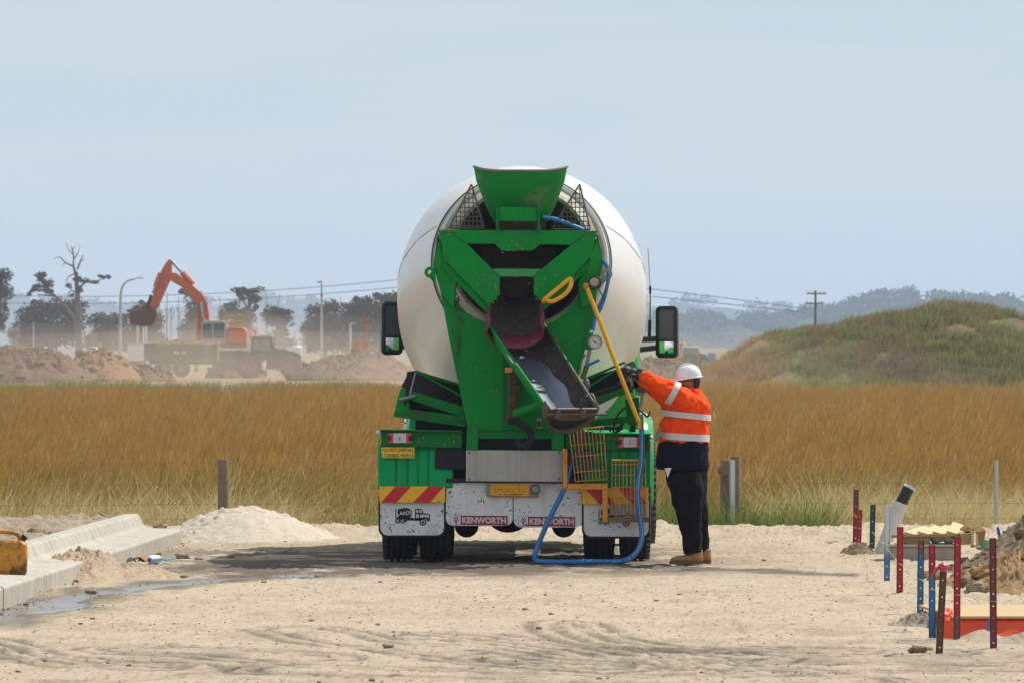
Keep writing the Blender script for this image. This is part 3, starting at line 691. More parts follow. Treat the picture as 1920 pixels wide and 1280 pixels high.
tree('spreading_tree', 'broad dark tree behind the dead gum on the left', 668, [(70, 660, 5), (72, 620, 4), (80, 590, 2)], [[(72, 622, 3), (50, 595, 1.4)], [(74, 610, 3), (110, 590, 1.4)]],
     [(62, 585, 30, 20), (96, 582, 34, 20), (60, 618, 34, 30), (105, 618, 38, 32), (140, 578, 26, 16), (140, 610, 24, 34), (78, 640, 46, 18), (40, 640, 12, 18)], 1.05, LEAF3, 5.5, seed=4)
tree('bushy_tree', 'olive green bushy tree right of the dead gum', 672, [(205, 660, 4), (206, 620, 3), (210, 600, 1.5)], [[(205, 630, 2.4), (185, 605, 1)], [(206, 622, 2.4), (232, 600, 1)]],
     [(190, 600, 24, 15), (222, 600, 27, 16), (196, 630, 26, 24), (232, 632, 25, 24)], 1.1, LEAF2, 5.5, seed=5)
tree('bushy_tree', 'rounded tree standing behind the excavator bucket', 668, [(282, 660, 4), (282, 620, 3), (280, 590, 1.5)], [[(282, 630, 2), (262, 600, 1)], [(282, 622, 2), (300, 600, 1)]],
     [(270, 585, 20, 17), (292, 605, 20, 20), (262, 620, 20, 26), (290, 636, 22, 18), (268, 572, 10, 8)], 1.1, LEAF2, 5.5, seed=6)
tree('gum_tree', 'dark gum tree behind the excavator boom', 662, [(368, 655, 4), (366, 610, 3.5), (364, 575, 2.4), (362, 550, 1.2)], [[(366, 590, 2.4), (345, 556, 1)], [(365, 580, 2.4), (382, 560, 1)]],
     [(364, 548, 20, 11), (342, 546, 12, 7), (372, 566, 18, 14), (360, 590, 18, 20), (378, 618, 22, 26), (350, 625, 18, 22)], 1.1, LEAF1, 5, seed=7)
tree('umbrella_pine', 'flat topped tree standing tall above the tractor', 668, [(470, 655, 4), (470, 610, 3.6), (468, 580, 3), (466, 560, 2)], [[(469, 585, 2.4), (450, 556, 1.3), (440, 547, .6)], [(468, 575, 2), (480, 552, 1)]],
     [(452, 545, 18, 7), (472, 544, 19, 8), (474, 560, 14, 13), (455, 556, 9, 8), (476, 578, 8, 9)], 1.3, LEAF1, 5, seed=8)
tree('spreading_tree', 'round crowned tree behind the excavator railings', 676, [(440, 660, 4), (440, 615, 3), (442, 590, 1.6)], [[(440, 620, 2.2), (420, 595, 1)], [(440, 612, 2.2), (462, 592, 1)]],
     [(436, 582, 26, 14), (460, 592, 18, 14), (418, 596, 14, 12), (446, 620, 28, 24)], 1.1, LEAF3, 5.5, seed=9)
tree('spreading_tree', 'dome shaped tree right behind the tractor cab', 676, [(522, 660, 4), (521, 615, 3), (520, 590, 1.6)], [[(521, 615, 2), (504, 592, 1)], [(521, 610, 2), (540, 592, 1)]],
     [(510, 586, 22, 13), (532, 588, 20, 13), (520, 602, 30, 12), (524, 632, 20, 20)], 1.15, LEAF3, 5.5, seed=10)
tree('bushy_tree', 'dense dark tree behind the tall floodlight pole', 660, [(610, 660, 5), (608, 620, 4), (606, 590, 2)], [[(609, 625, 3), (588, 595, 1)], [(608, 615, 3), (628, 592, 1)]],
     [(602, 580, 26, 15), (626, 578, 16, 12), (600, 606, 30, 24), (628, 618, 26, 34), (590, 636, 24, 22), (576, 620, 12, 18)], 1.05, LEAF1, 5.5, seed=11)
tree('bushy_tree', 'wide dark tree left of the small street lamp', 655, [(672, 660, 5), (670, 615, 4), (668, 585, 2)], [[(671, 620, 3), (650, 588, 1.2)], [(670, 612, 3), (694, 580, 1.2)]],
     [(668, 572, 26, 16), (690, 575, 24, 18), (655, 600, 26, 26), (690, 610, 30, 34), (660, 632, 28, 24)], 1.0, LEAF3, 5.5, seed=12)
tree('bushy_tree', 'highest dark tree partly hidden by the left mirror', 658, [(734, 660, 5), (732, 610, 4), (730, 580, 2)], [[(733, 615, 3), (714, 570, 1.2)], [(732, 605, 3), (752, 570, 1.2)]],
     [(716, 560, 22, 12), (744, 562, 26, 14), (722, 585, 30, 22), (752, 600, 30, 34), (722, 622, 30, 32)], 1.0, LEAF1, 5.5, seed=13)
tree('dry_bush', 'round orange-brown dry bush beside the dead gum trunk', 640, [(170, 664, 1), (170, 640, .6)], [], [(170, 640, 15, 16), (178, 652, 12, 10), (160, 652, 9, 9)], 1.8, DRYB, 4, seed=14, cat='bush')
tree('dry_bush', 'dry brown bush low behind the broad dark tree', 640, [(26, 664, 1), (26, 640, .6)], [], [(26, 630, 12, 18), (30, 648, 12, 10)], 1.6, DRYB, 4, seed=15, cat='bush')
SAPL = ['bare sapling left of the excavator boom, nearest the bucket', 'tall bare sapling left of the excavator boom', 'short bare sapling left of the excavator boom', 'bare sapling touching the underside of the excavator boom', 'bare sapling between the excavator boom and its railings', 'bare sapling just right of the flat topped tree', 'bare sapling above the dome shaped tree', 'bare sapling between the floodlight pole and the small street lamp']
for i, (x, y0) in enumerate(((300, 560), (313, 548), (322, 572), (335, 556), (412, 556), (500, 552), (519, 560), (640, 556))):
    r = random.Random(70+i); b = [(x, 658, 1.2), (x+r.uniform(-2, 2), 610, 1.0), (x+r.uniform(-4, 4), y0, .5)]
    tree('dead_sapling', SAPL[i], 690, b, [[(x, 600, .8), (x+6, 582, .4)], [(x, 590, .7), (x-5, 570, .3)]], [], 1, LEAF1, seed=70+i, bark=DEADWOOD)['group'] = 'bare saplings behind the works'

# ------------------------------------------------------------------ lamps, poles, wires
GALV = pmat('galvanised_steel', (.42, .44, .46), .5, .3, var=.06); POLEW = pmat('white_pole_paint', (.62, .64, .66), .6, var=.05); TIMB = pmat('pole_timber', (.10, .085, .075), .9, var=.2)
def pole(root, pts, Y, r0, r1, mat, name='pole', n=8):
    q = [P(x, y, Y) for x, y in pts]; q[0].z = -.5; q = curve_pts(q, 5) if len(q) > 2 else q
    k = len(q)-1; MB().tube(q, [r0+(r1-r0)*i/k for i in range(k+1)], n).build(name, mat, root, smooth=True)
def lamp(name, label, Y, pts, head, r0=.1, mat=GALV, cat='street lamp'):
    b = P(pts[0][0], CY, Y); b.z = -.5; root = thing(name, label, cat, b)
    pole(root, pts, Y, r0, r0*.5, mat)
    h = MB(); c = P(head[0], head[1], Y); h.box(c, (head[2]*Y/F, .3, head[3]*Y/F)); h.build('lamp_head', GALV, root, bevel=.03)
    return root
lamp('street_lamp', 'tall curved street lamp left of the excavator bucket', 600, [(226, 668), (226, 600), (226, 560), (229, 540), (238, 528), (254, 523)], (262, 521.5, 14, 2.2), .13)
lamp('floodlight_pole', 'tall straight floodlight pole in front of the dark trees', 615, [(603, 664), (603, 600), (603, 532)], (600, 529, 9, 4), .13, cat='light pole')
MB().box(P(603, 554, 615), (.2, .3, .3)).build('pole_box', pmat('box_red', (.4, .2, .15), .7), bpy.data.objects['floodlight_pole'])
lamp('street_lamp', 'small pale street lamp beside the orange skip', 560, [(657, 672), (657, 625), (657, 610), (661, 606)], (665, 606.5, 9, 1.8), .10, POLEW)
lamp('post_light', 'short grey post in front of the broad dark tree', 600, [(63, 664), (63, 630), (63, 608)], (63, 606, 5, 2), .07, cat='post')
lamp('post_light', 'thin pale post right of the excavator bucket', 620, [(321, 656), (321, 620), (321, 596)], (321, 594, 4, 2), .06, cat='post')
for x, t, l in ((258, 611, 'leftmost'), (269, 613, 'middle'), (274, 611, 'rightmost')):
    b = P(x, CY, 590); b.z = -.5; root = thing('white_post', l+' of three white posts under the excavator bucket', 'post', b); pole(root, [(x, 660), (x, t)], 590, .075, .07, POLEW)
b = P(1529, CY, 900); b.z = -.5
pp = thing('power_pole', 'dark timber power pole with two cross arms left of the mound', 'power pole', b)
pole(pp, [(1529, 660), (1529, 545)], 900, .17, .13, TIMB)
mb = MB(); mb.box(P(1531, 551, 900), (2.3, .12, .14)); mb.build('cross_arm', TIMB, pp)
mb = MB(); mb.box(P(1527, 569.5, 900), (2.0, .12, .14)); mb.build('cross_arm', TIMB, pp)
mb = MB()
for x, y in ((1516, 549), (1523, 549), (1538, 549), (1546, 549), (1513, 567), (1521, 567), (1536, 567), (1542, 567)): mb.ball(P(x, y, 900), .12, 6, 5)
mb.tube([P(1508, 570, 900), P(1512, 580, 900), P(1520, 574, 900)], .05, 5); mb.tube([P(1505, 576, 900), P(1511, 568, 900)], .06, 5)
mb.build('insulator', GALV, pp)['kind'] = 'stuff'
WIRE = pmat('wire_metal', (.20, .21, .23), .6, .2)
def span(label, spans, r=.045, Y0=900):
    q = []
    for pa, pb, sag in spans:
        for i in range(25):
            u = i/24; a = P(pa[0]+(pb[0]-pa[0])*u, pa[1]+(pb[1]-pa[1])*u, Y0); a.z -= sag*4*u*(1-u)
            if not q or (a-q[-1]).length > .01: q.append(a)
    tag(MB().tube(q, r, 5).build('power_line', WIRE, None), label, 'power line')
span('upper overhead power line running behind the truck to the timber power pole', (((-500, 520), (880, 509), 2.6), ((880, 509), (1516, 580), -.3)))
span('lower overhead power line running behind the truck to the timber power pole', (((-500, 538), (880, 524), 2.4), ((880, 524), (1509, 586), -.1)))

# ------------------------------------------------------------------ dirt heaps of the earthworks
def far_heap(label, px0, px1, top, Y, depth, mat, seed, nz=.35, bottom=712, name='dirt_heap'):
    cx = (px0+px1)/2; rx = (px1-px0)/2*Y/F; c = P(cx, CY, Y)
    o = heap(name, label, 'dirt heap', c.x, Y, rx, depth, CAMH-(top-CY)*Y/F+.40, mat, nz*1.2, .5, seed, base=-.45, freq=.45, res=90, crumb=4)
    mb = MB(); rh = random.Random(seed); vs = o.data.vertices; ctr = Vector(o.location)
    for i in range(int(rx*14)):
        q = vs[rh.randrange(len(vs))].co+ctr
        if q.z > -.3: rock(mb, q, rh.uniform(.08, .30)*(1+.8*(rh.random() < .1)), seed*100+i, (1.3, 1, .8), 6, 5)
    mb.build('dirt_clods', mat, o, fix=False)['kind'] = 'stuff'
    return o
far_heap('dark brown lumpy dirt heap at the left edge of the works', -90, 185, 652, 480, 7, FARSOIL, 21, .30)
far_heap('smooth ochre dirt heap left of the white truck body', 105, 268, 659, 486, 6, FARSOIL2, 22, .14)
far_heap('low dark dirt heap at the tail of the green trailer', 225, 330, 688, 500, 4, FARSOIL, 23, .4)
far_heap('long brown dirt heap right of the tractor', 530, 820, 667, 500, 6, FARSOIL, 24, .3)
far_heap('brown dirt heap under the excavator tracks', 385, 500, 664, 543, 5, FARSOIL, 25, .3)
far_heap('reddish dirt heap peeping over the left end of the mound', 1235, 1335, 652, 640, 6, FARSOIL2, 26, .3)
far_heap('dark rock heap on the skyline end of the mound', 1425, 1500, 622, 462, 4, FARSOIL, 27, .3)
far_heap('low bare dirt heap between the truck and the mound', 1150, 1330, 676, 470, 5, FARSOIL, 28, .3)

# ------------------------------------------------------------------ excavator, tractor and trailer
ORANGE = pmat('excavator_orange', (.60, .13, .045), .5, dirt=((.33, .2, .13), .52, .75, 1.2)); DARKST = pmat('dark_steel', (.06, .055, .05), .6, .3); GLASSD = pmat('dark_cab_glass', (.04, .05, .05), .08, spec=.8)
DUSTY = pmat('dusty_steel', (.28, .22, .17), .8); YELR = pmat('railing_yellow', (.55, .36, .12), .6); RUSTB = pmat('bucket_rust', (.16, .09, .055), .8, var=.3)
YE = 541.0
ex = thing('excavator', 'orange excavator lifting its bucket over the green trailer', 'excavator', P(430, 699, YE))
def plate(root, name, pts, Y, th, mat, bevel=.04, smooth=False):
    return MB().prism([P(x, y, Y-th/2) for x, y in pts], (0, th, 0)).build(name, mat, root, bevel=bevel)
bm_ = plate(ex, 'boom', [(367, 645), (370, 600), (369, 572), (355, 556), (340, 538), (322, 528), (314, 521), (318, 511), (330, 512), (345, 524), (362, 536), (378, 550), (388, 566), (392, 590), (391, 645)], YE, .75, ORANGE)
plate(ex, 'stick', [(310, 494), (317, 486), (322, 488), (322, 516), (318, 528), (306, 555), (296, 578), (288, 582), (280, 576), (284, 560), (296, 530), (302, 508)], YE, .6, ORANGE)
def ram(root, a, b, Y, r, name, mat, f=.6):
    A, B = P(*a, Y), P(*b, Y); M_ = A.lerp(B, f)
    o = MB().tube([A, M_], r, 10).build(name, mat, root, smooth=True); MB().tube([M_, B], r*.55, 8).build('piston_rod', pmat('chrome_rod', (.45, .46, .48), .25, .9), o, smooth=True)
ram(ex, (362, 534), (322, 490), YE-.1, .22, 'boom_cylinder', ORANGE, .52)
ram(ex, (301, 512), (286, 550), YE-.45, .17, 'bucket_cylinder', ORANGE, .68)
ram(ex, (385, 640), (377, 566), YE-.6, .2, 'lift_cylinder', ORANGE, .6)
plate(ex, 'bucket_link', [(281, 552), (290, 558), (292, 575), (280, 580), (274, 574)], YE, .5, DARKST)
mb = MB(); w2 = .95
outl = [(242, 584), (256, 581), (292, 582), (294, 590), (288, 604), (281, 612), (262, 611), (247, 608), (241, 596)]
mb.prism([P(x, y, YE-w2) for x, y in outl], (0, 2*w2, 0))
bk = mb.build('bucket', RUSTB, ex, bevel=.06)
mb = MB()
for i in range(5):
    mb.box(P(242, 583, YE-.8+i*.4), (.32, .12, .16))
mb.build('bucket_teeth', DARKST, bk)['kind'] = 'stuff'
rock(MB(), P(268, 580, YE), .75, 9, (1.2, 1, .35), 9, 7).build('bucket_load', FARSOIL, bk)
cabx = plate(ex, 'cab', [(377, 642), (377, 606), (382, 601), (419, 601), (424, 606), (424, 642)], YE-1.0, 1.2, pmat('cab_cream', (.42, .38, .33), .6), .06)
plate(cabx, 'side_window', [(380, 634), (380, 608), (397, 607), (397, 634)], YE-1.62, .04, GLASSD, 0)
plate(cabx, 'side_window', [(401, 634), (401, 607), (420, 607), (421, 634)], YE-1.62, .04, GLASSD, 0)
plate(ex, 'engine_house', [(423, 644), (423, 618), (430, 614), (456, 614), (463, 620), (463, 644)], YE, 2.8, ORANGE, .12)
plate(ex, 'turntable', [(374, 652), (374, 643), (463, 643), (463, 652)], YE, 2.4, DUSTY)
mb = MB()
for x in (423, 434, 445, 455): mb.tube([P(x, 616, YE-.9), P(x, 590, YE-.9)], .05, 6)
for y in (592, 604): mb.tube([P(419, y+2, YE-.9), P(456, y-1, YE-.9)], .05, 6)
mb.build('guard_rail', YELR, ex)
for dy in (-1.3, 1.3):
    mb = MB(); A = [P(410+r_*math.cos(t_), 672+12*math.sin(t_), YE+dy-.3) for r_, t_ in ((10, math.pi*.5), (12, math.pi*.75), (13, math.pi), (12, math.pi*1.25), (10, math.pi*1.5))]
    A = [P(x, y, YE+dy-.3) for x, y in ((412, 684), (402, 680), (399, 671), (403, 662), (412, 657), (458, 657), (466, 662), (470, 671), (467, 680), (458, 684))]
    mb.prism(A, (0, .6, 0)); mb.build('crawler_track', DARKST, ex, bevel=.05)
# tractor
YT = 531.0
GREENT = pmat('tractor_green', (.045, .085, .035), .5, dirt=((.25, .18, .12), .5, .75, 1.2)); TYREF = pmat('dusty_tyre', (.09, .07, .055), .9); REDR = pmat('wheel_red', (.42, .05, .045), .6, dirt=((.3, .2, .14), .5, .75, 2)); GLASST = pmat('tractor_glass', (.16, .22, .20), .1, spec=.8)
tr = thing('tractor', 'green tractor with red wheel rims in front of the trailer', 'tractor', P(505, 708, YT))
def far_wheel(root, px, py, r, rr, Y, wd, rimmat):
    c = P(px, py, Y); k = Y/F
    wh = MB().lathe(c, (0, 1, 0), [(-wd/2, rr*k*.55), (-wd/2+.05, rr*k), (-wd*.35, r*k*.93), (-wd*.2, r*k), (wd*.2, r*k), (wd*.35, r*k*.93), (wd/2, rr*k)], 28, (True, True)).build('wheel', TYREF, root, smooth=True)
    MB().lathe(c, (0, 1, 0), [(-wd*.50, rr*k*.95), (-wd*.44, rr*k*.5), (-wd*.52, rr*k*.3), (-wd*.53, .02)], 20).build('rim', rimmat, wh, smooth=True)
    mb = MB(); m_ = 22
    for i in range(m_):
        a = 2*math.pi*i/m_
        mb.box(c+Vector((math.cos(a)*r*k*.99, 0, math.sin(a)*r*k*.99)), (.16, wd*.7, .11), Matrix.Rotation(-a, 3, 'Y'))
    mb.build('tread', TYREF, wh)
for dy in (0, 1.9):
    far_wheel(tr, 467.5, 686, 23.5, 12.5, YT-.9+dy, .62, REDR); far_wheel(tr, 543.7, 690, 17.5, 9.5, YT-.9+dy, .5, REDR)
plate(tr, 'hood', [(512, 690), (512, 652), (535, 655), (556, 660), (564, 664), (565, 690)], YT, .95, GREENT, .08)
tc_ = plate(tr, 'cab', [(470, 664), (471, 634), (474, 631), (509, 631), (512, 650), (512, 672), (484, 678)], YT, 1.6, GREENT, .05)
plate(tc_, 'side_window', [(474, 656), (475, 636), (486, 635), (486, 656)], YT-.83, .05, GLASST, 0); plate(tc_, 'side_window', [(488, 657), (488, 635), (507, 635), (508, 658)], YT-.83, .05, GLASST, 0)
plate(tr, 'cab_roof', [(466, 633), (467, 628), (511, 627), (512, 633)], YT, 1.75, pmat('roof_cream', (.46, .42, .35), .6), .08)
for dy in (-.9, 1.0):
    mb = MB(); arc = [P(467.5+27*math.cos(a), 684-27*math.sin(a), YT+dy-.35) for a in np.linspace(.15, 2.9, 10)]; arc2 = [P(467.5+24.5*math.cos(a), 684-24.5*math.sin(a), YT+dy-.35) for a in np.linspace(2.9, .15, 10)]
    mb.prism(arc+arc2, (0, .7, 0)); mb.build('rear_mudguard', GREENT, tr)
    mb = MB(); arc = [P(543.7+20.5*math.cos(a), 688-20.5*math.sin(a), YT+dy-.3) for a in np.linspace(.3, 2.6, 8)]; arc2 = [P(543.7+19*math.cos(a), 688-19*math.sin(a), YT+dy-.3) for a in np.linspace(2.6, .3, 8)]
    mb.prism(arc+arc2, (0, .55, 0)); mb.build('front_mudguard', DUSTY, tr)
plate(tr, 'steps', [(498, 692), (500, 672), (514, 672), (516, 692)], YT-.6, .4, DARKST)
MB().tube([P(514, 654, YT-.4), P(514, 632, YT-.4)], .05, 6).build('exhaust_stack', DARKST, tr)
MB().ball(P(478.7, 622.5, YT), .13, 10, 8, (1, 1, 1.5)).build('beacon', pmat('beacon_orange', (.75, .2, .03), .3), tr, smooth=True)
plate(tr, 'front_weight', [(566, 690), (566, 676), (574, 678), (574, 690)], YT, .9, DARKST)
# trailer
tl = thing('tipping_trailer', 'dusty green tipping trailer under the excavator bucket', 'trailer', P(330, 706, YT))
GREENB = pmat('trailer_green', (.06, .09, .04), .6, dirt=((.26, .19, .13), .45, .72, .8))
bx_ = plate(tl, 'trailer_body', [(271, 676), (271, 643), (408, 645), (406, 676)], YT, 2.4, GREENB, .05)
mb = MB()
for x in (272, 305, 338, 372, 405): mb.box(P(x, 660, YT-1.25), (.14, .12, 1.15))
mb.build('body_rib', GREENB, bx_)
plate(bx_, 'logo_panel', [(326, 664), (326, 658), (349, 658), (349, 664)], YT-1.24, .03, pmat('faded_white', (.5, .46, .4), .7), 0)
o = heap('trailer_load', 'brown soil heaped in the green tipping trailer', 'soil load', P(340, 0, YT).x, YT, 2.4, 1.1, .30, FARSOIL, .4, .7, 33, base=P(340, 644, YT).z-.02, freq=.8, res=40)
plate(tl, 'chassis', [(280, 682), (280, 676), (440, 677), (440, 683)], YT, 1.0, DARKST)
plate(tl, 'drawbar', [(406, 682), (406, 676), (446, 686), (446, 690)], YT, .3, DARKST)
for dy in (-.9, .9):
    far_wheel(tl, 306, 690, 15, 7, YT+dy, .45, DUSTY); far_wheel(tl, 340, 690, 15, 7, YT+dy, .45, DUSTY)
MB().tube([P(409, 676, YT-1.2), P(409, 640, YT-1.2)], .07, 6).build('tail_post', pmat('faded_white', (.5, .46, .4), .7), tl)
# small far things
WHITEF = pmat('far_white', (.62, .64, .66), .6, dirt=((.35, .28, .22), .55, .8, 1))
wt = thing('white_truck', 'white truck body parked behind the tail of the green trailer', 'truck', P(256, 690, 570))
plate(wt, 'box_body', [(239, 677), (239, 646), (272, 645), (272, 677)], 570, 2.3, WHITEF, .05)
plate(wt, 'roof_trim', [(238, 646), (238, 643.5), (273, 642.5), (273, 645)], 570, 2.4, pmat('far_grey', (.38, .39, .41), .6), .02)
plate(wt, 'rear_bumper', [(242, 684), (242, 678), (270, 678), (270, 684)], 570, 2.0, DARKST)
for x in (246, 265): far_wheel(wt, x, 684, 9, 5, 569, .4, DUSTY)
wb = thing('water_tank', 'small white tank right of the tractor hood', 'tank', P(556, 660, 590))
MB().lathe(P(556, 666, 590), (0, 0, 1), [(0, .44), (.6, .44), (.75, .3), (.8, .05)], 18, (True, True)).build('tank_body', WHITEF, wb, smooth=True)
MB().tube([P(553, 644, 590), P(553, 618, 590)], .04, 6).build('vent_pipe', POLEW, wb)
for i, (x, y, l) in enumerate(((4, 651, 'white car roof showing above the dark heap at the left edge'), (81, 653, 'white car roof showing above the brown heap under the broad tree'), (172, 655, 'white car roof showing behind the ochre heap'))):
    c = thing('parked_car', l, 'car', P(x, 662, 575)); k = 575/F
    plate(c, 'car_body', [(x-16, 664), (x-16, 656), (x+16, 656), (x+16, 664)], 575, 1.7, WHITEF, .1); q = plate(c, 'car_roof', [(x-9, 656.5), (x-5, 650), (x+7, 650), (x+12, 656.5)], 575, 1.5, WHITEF, .1)
    plate(q, 'car_window', [(x-7, 655.5), (x-4, 651), (x+6, 651), (x+10, 655.5)], 575-.76, .03, GLASSD, 0)
    for dx in (-10, 10): far_wheel(c, x+dx, 664, 6.5, 4, 574.3, .22, DUSTY)
sk = thing('orange_skip', 'rusty orange skip with a pole standing by the small street lamp', 'skip', P(676, 680, 540))
SKO = pmat('skip_orange', (.48, .17, .045), .7, dirt=((.25, .13, .07), .45, .7, 2))
plate(sk, 'skip_box', [(661, 676), (660, 641), (691, 641), (692, 676)], 540, 1.6, SKO, .04)
mb = MB()
for x in (660.5, 676, 691): mb.box(P(x, 658, 539.1), (.14, .1, 1.25))
mb.box(P(675.5, 641.5, 539.1), (1.25, .12, .14)); mb.build('skip_rib', pmat('skip_yellow', (.55, .27, .05), .7), sk)
MB().tube([P(686, 641, 540), P(684, 600, 540)], .075, 7).build('pole', SKO, sk); MB().box(P(683, 600, 540), (.5, .2, .28)).build('pole_head', SKO, sk)
cn = thing('traffic_cone', 'orange traffic cone at the foot of the small street lamp', 'traffic cone', P(651, 676, 530))
MB().lathe(P(651, 674, 530), (0, 0, 1), [(0, .17), (.02, .15), (.55, .03)], 14, (True, True)).build('cone_body', pmat('cone_orange', (.8, .2, .05), .5), cn, smooth=True)
MB().box(P(651, 674.5, 530), (.42, .42, .05)).build('cone_base', DARKST, cn)
t2 = thing('distant_tractor', 'second green tractor far off between the right mirror and the mound', 'tractor', P(1300, 680, 620))
plate(t2, 'cab', [(1281, 672), (1281, 652), (1309, 652), (1311, 672)], 620, 1.7, pmat('tractor_green2', (.10, .20, .13), .5), .05); plate(t2, 'cab_roof', [(1279, 652), (1280, 648), (1311, 649), (1313, 653)], 620, 1.8, WHITEF, .06)
plate(t2, 'side_window', [(1284, 666), (1284, 654), (1306, 654), (1307, 666)], 619.1, .05, GLASST, 0)
plate(t2, 'hood', [(1310, 676), (1310, 661), (1325, 664), (1326, 676)], 620, .9, GREENT, .06)
far_wheel(t2, 1292, 678, 15, 7, 619, .5, DUSTY); far_wheel(t2, 1320, 681, 11, 5, 619, .45, DUSTY)
MB().ball(P(1282, 645.5, 620), .17, 10, 8, (1, 1, 1.3)).build('beacon', pmat('beacon_orange', (.75, .2, .03), .3), t2, smooth=True)
bt = thing('blue_container', 'small blue tank right of the second far tractor', 'tank', P(1334, 676, 622)); plate(bt, 'tank_body', [(1327, 676), (1327, 662), (1331, 660), (1342, 661), (1342, 676)], 622, 1.0, pmat('tank_blue', (.10, .2, .5), .5), .1)
# worker in a lime vest far behind the left mirror
fw = MB(); k = 545/F; c = P(713, 645, 545)
def ring(cx, cy_, z, rx, ry, n=12): return [Vector((cx+rx*math.cos(2*math.pi*i/n), cy_+ry*math.sin(2*math.pi*i/n), z)) for i in range(n)]
z0 = -.45
body = MB(); 
for s in (-1, 1): body.loft([ring(c.x+s*.11, 545, z0+h, r, r*1.1) for h, r in ((0, .06), (.1, .055), (.45, .065), (.85, .09))])
body.loft([ring(c.x, 545, z0+h, r, r*.7) for h, r in ((.8, .17), (.95, .18), (1.2, .19), (1.42, .2), (1.5, .08), (1.56, .06), (1.6, .08), (1.7, .095), (1.78, .07))])
fo = body.build('person', pmat('dark_workwear', (.03, .035, .05), .8), None, smooth=True); tag(fo, 'far worker in a lime vest seen beside the left mirror', 'person')
v_ = MB().loft([ring(c.x, 545, z0+h, r, r*.75) for h, r in ((.86, .205), (1.1, .215), (1.35, .225), (1.45, .2), (1.5, .12))])
for s in (-1, 1): v_.tube([(c.x+s*.2, 545, z0+1.4), (c.x+s*.27, 544.95, z0+1.15), (c.x+s*.25, 544.9, z0+.95)], [.075, .065, .05], 8)
v_.build('vest', pmat('lime_vest', (.38, .75, .05), .7), fo, smooth=True)
MB().ball((c.x, 545, z0+1.75), .13, 10, 8, (1, 1.1, .8)).build('helmet', WHITEF, fo, smooth=True)

# ------------------------------------------------------------------ air: thin haze over the whole plain, dust over the digging
def volume_mat(name, col, dens, aniso=.2):
    m = bpy.data.materials.new(name); m.use_nodes = True; t = m.node_tree; t.nodes.clear()
    o = _n(t, 'ShaderNodeOutputMaterial'); v = _n(t, 'ShaderNodeVolumePrincipled'); v.inputs['Color'].default_value = (*col, 1); v.inputs['Density'].default_value = dens; v.inputs['Anisotropy'].default_value = aniso
    t.links.new(v.outputs[0], o.inputs['Volume']); return m
hz = MB().box2((-2400, -110, -2.2), (2400, 11700, 95)).build('haze', volume_mat('haze_air', (.60, .75, 1.0), .00013, .1), None, origin=(0, 0, 0)); tag(hz, 'thin pale summer haze over the plain', None, None, 'stuff')
DUST = volume_mat('dust_air', (.88, .72, .58), .016, .2); DUST2 = volume_mat('thin_dust_air', (.90, .75, .60), .0075, .2)
DUST3 = volume_mat('faint_dust_air', (.92, .80, .68), .005, .2)
DUST4 = volume_mat('field_dust_air', (.95, .80, .64), .0018, .2)
def dust(label, px, py, Y, rx, ry, rz, m):
    c = P(px, py, Y); o = MB().ball((0, 0, 0), 1, 24, 14).build('dust', m, None, smooth='all', origin=(0, 0, 0)); o.location = c; o.scale = (rx, ry, rz); tag(o, label, None, None, 'stuff')
dust('dust drifting over the green trailer', 350, 672, 524, 3.6, 3.5, 1.7, DUST)
dust('dust drifting behind the tractor cab', 450, 640, 548, 4.8, 5, 2.2, DUST)
dust('dust cloud hanging over the excavator', 390, 635, 560, 7.5, 8, 2.6, DUST2)
dust('low dust along the tractor wheels', 480, 694, 522, 6.5, 3, 1.1, DUST)
dust('thin dust over the heaps right of the tractor', 600, 650, 600, 9, 12, 2.6, DUST3)
dust('thin dust low over the ground left of the truck', 720, 690, 470, 5, 10, 1.6, DUST2)
dust('pale dust veil over the trees behind the works', 400, 640, 612, 40, 30, 6.5, volume_mat('veil_air', (.86, .82, .80), .0018, .1))
dust('thin tan dust drifting over the far edge of the field', 420, 702, 440, 26, 70, 2.6, DUST4)
dust('thin tan dust drifting over the field towards the mound', 1250, 700, 430, 18, 60, 2.4, DUST4)
dust('tan dust cloud rolling round the tractor and trailer', 400, 668, 520, 9.5, 6, 2.6, DUST2)
dust('thin dust over the heaps on the left', 120, 660, 560, 10, 14, 2.2, DUST3)
# ------------------------------------------------------------------ concrete mixer truck
D0 = 70.0                                  # distance of the truck's rear face
CRUST = (.10, .085, .07); RUSTC = (.14, .075, .04)
GREEN = pmat('truck_green', (.001, .25, .034), .5, var=.12, vs=1.6, dirt=((.05, .11, .05), .55, .85, 1.8), spots=((.10, .12, .08), .67, 24), streak=((.012, .13, .035), .5, .8, 5), coat=.0, spec=.12)
GREEND = pmat('beam_green', (.002, .18, .028), .55, spec=.12, var=.2, vs=2.5, dirt=((.06, .075, .045), .50, .75, 3.5), spots=((.10, .095, .07), .63, 22))
GUARDG = pmat('guard_green', (.001, .36, .11), .5, spec=.15, var=.08, vs=2, dirt=((.02, .16, .09), .6, .85, 3), spots=((.03, .10, .06), .72, 40))
HOODG = pmat('cab_green', (.02, .34, .035), .25, var=.06, coat=.5)
DRUMW = pmat('drum_white', (.70, .69, .68), .30, var=.025, vs=.8, dirt=((.62, .575, .50), .54, .80, 1.2), streak=((.52, .47, .39), .58, .85, 3.5), coat=.2)
DRUMG = pmat('drum_grey', (.42, .40, .36), .6, var=.15, vs=3, dirt=((.24, .20, .16), .45, .7, 4), spots=((.10, .08, .06), .64, 22))
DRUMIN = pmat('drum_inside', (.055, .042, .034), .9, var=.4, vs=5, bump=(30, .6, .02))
CRUSTM = pmat('concrete_crust', (.062, .047, .036), .92, var=.5, vs=9, dirt=((.13, .10, .075), .52, .72, 12), bump=(45, .9, .02))
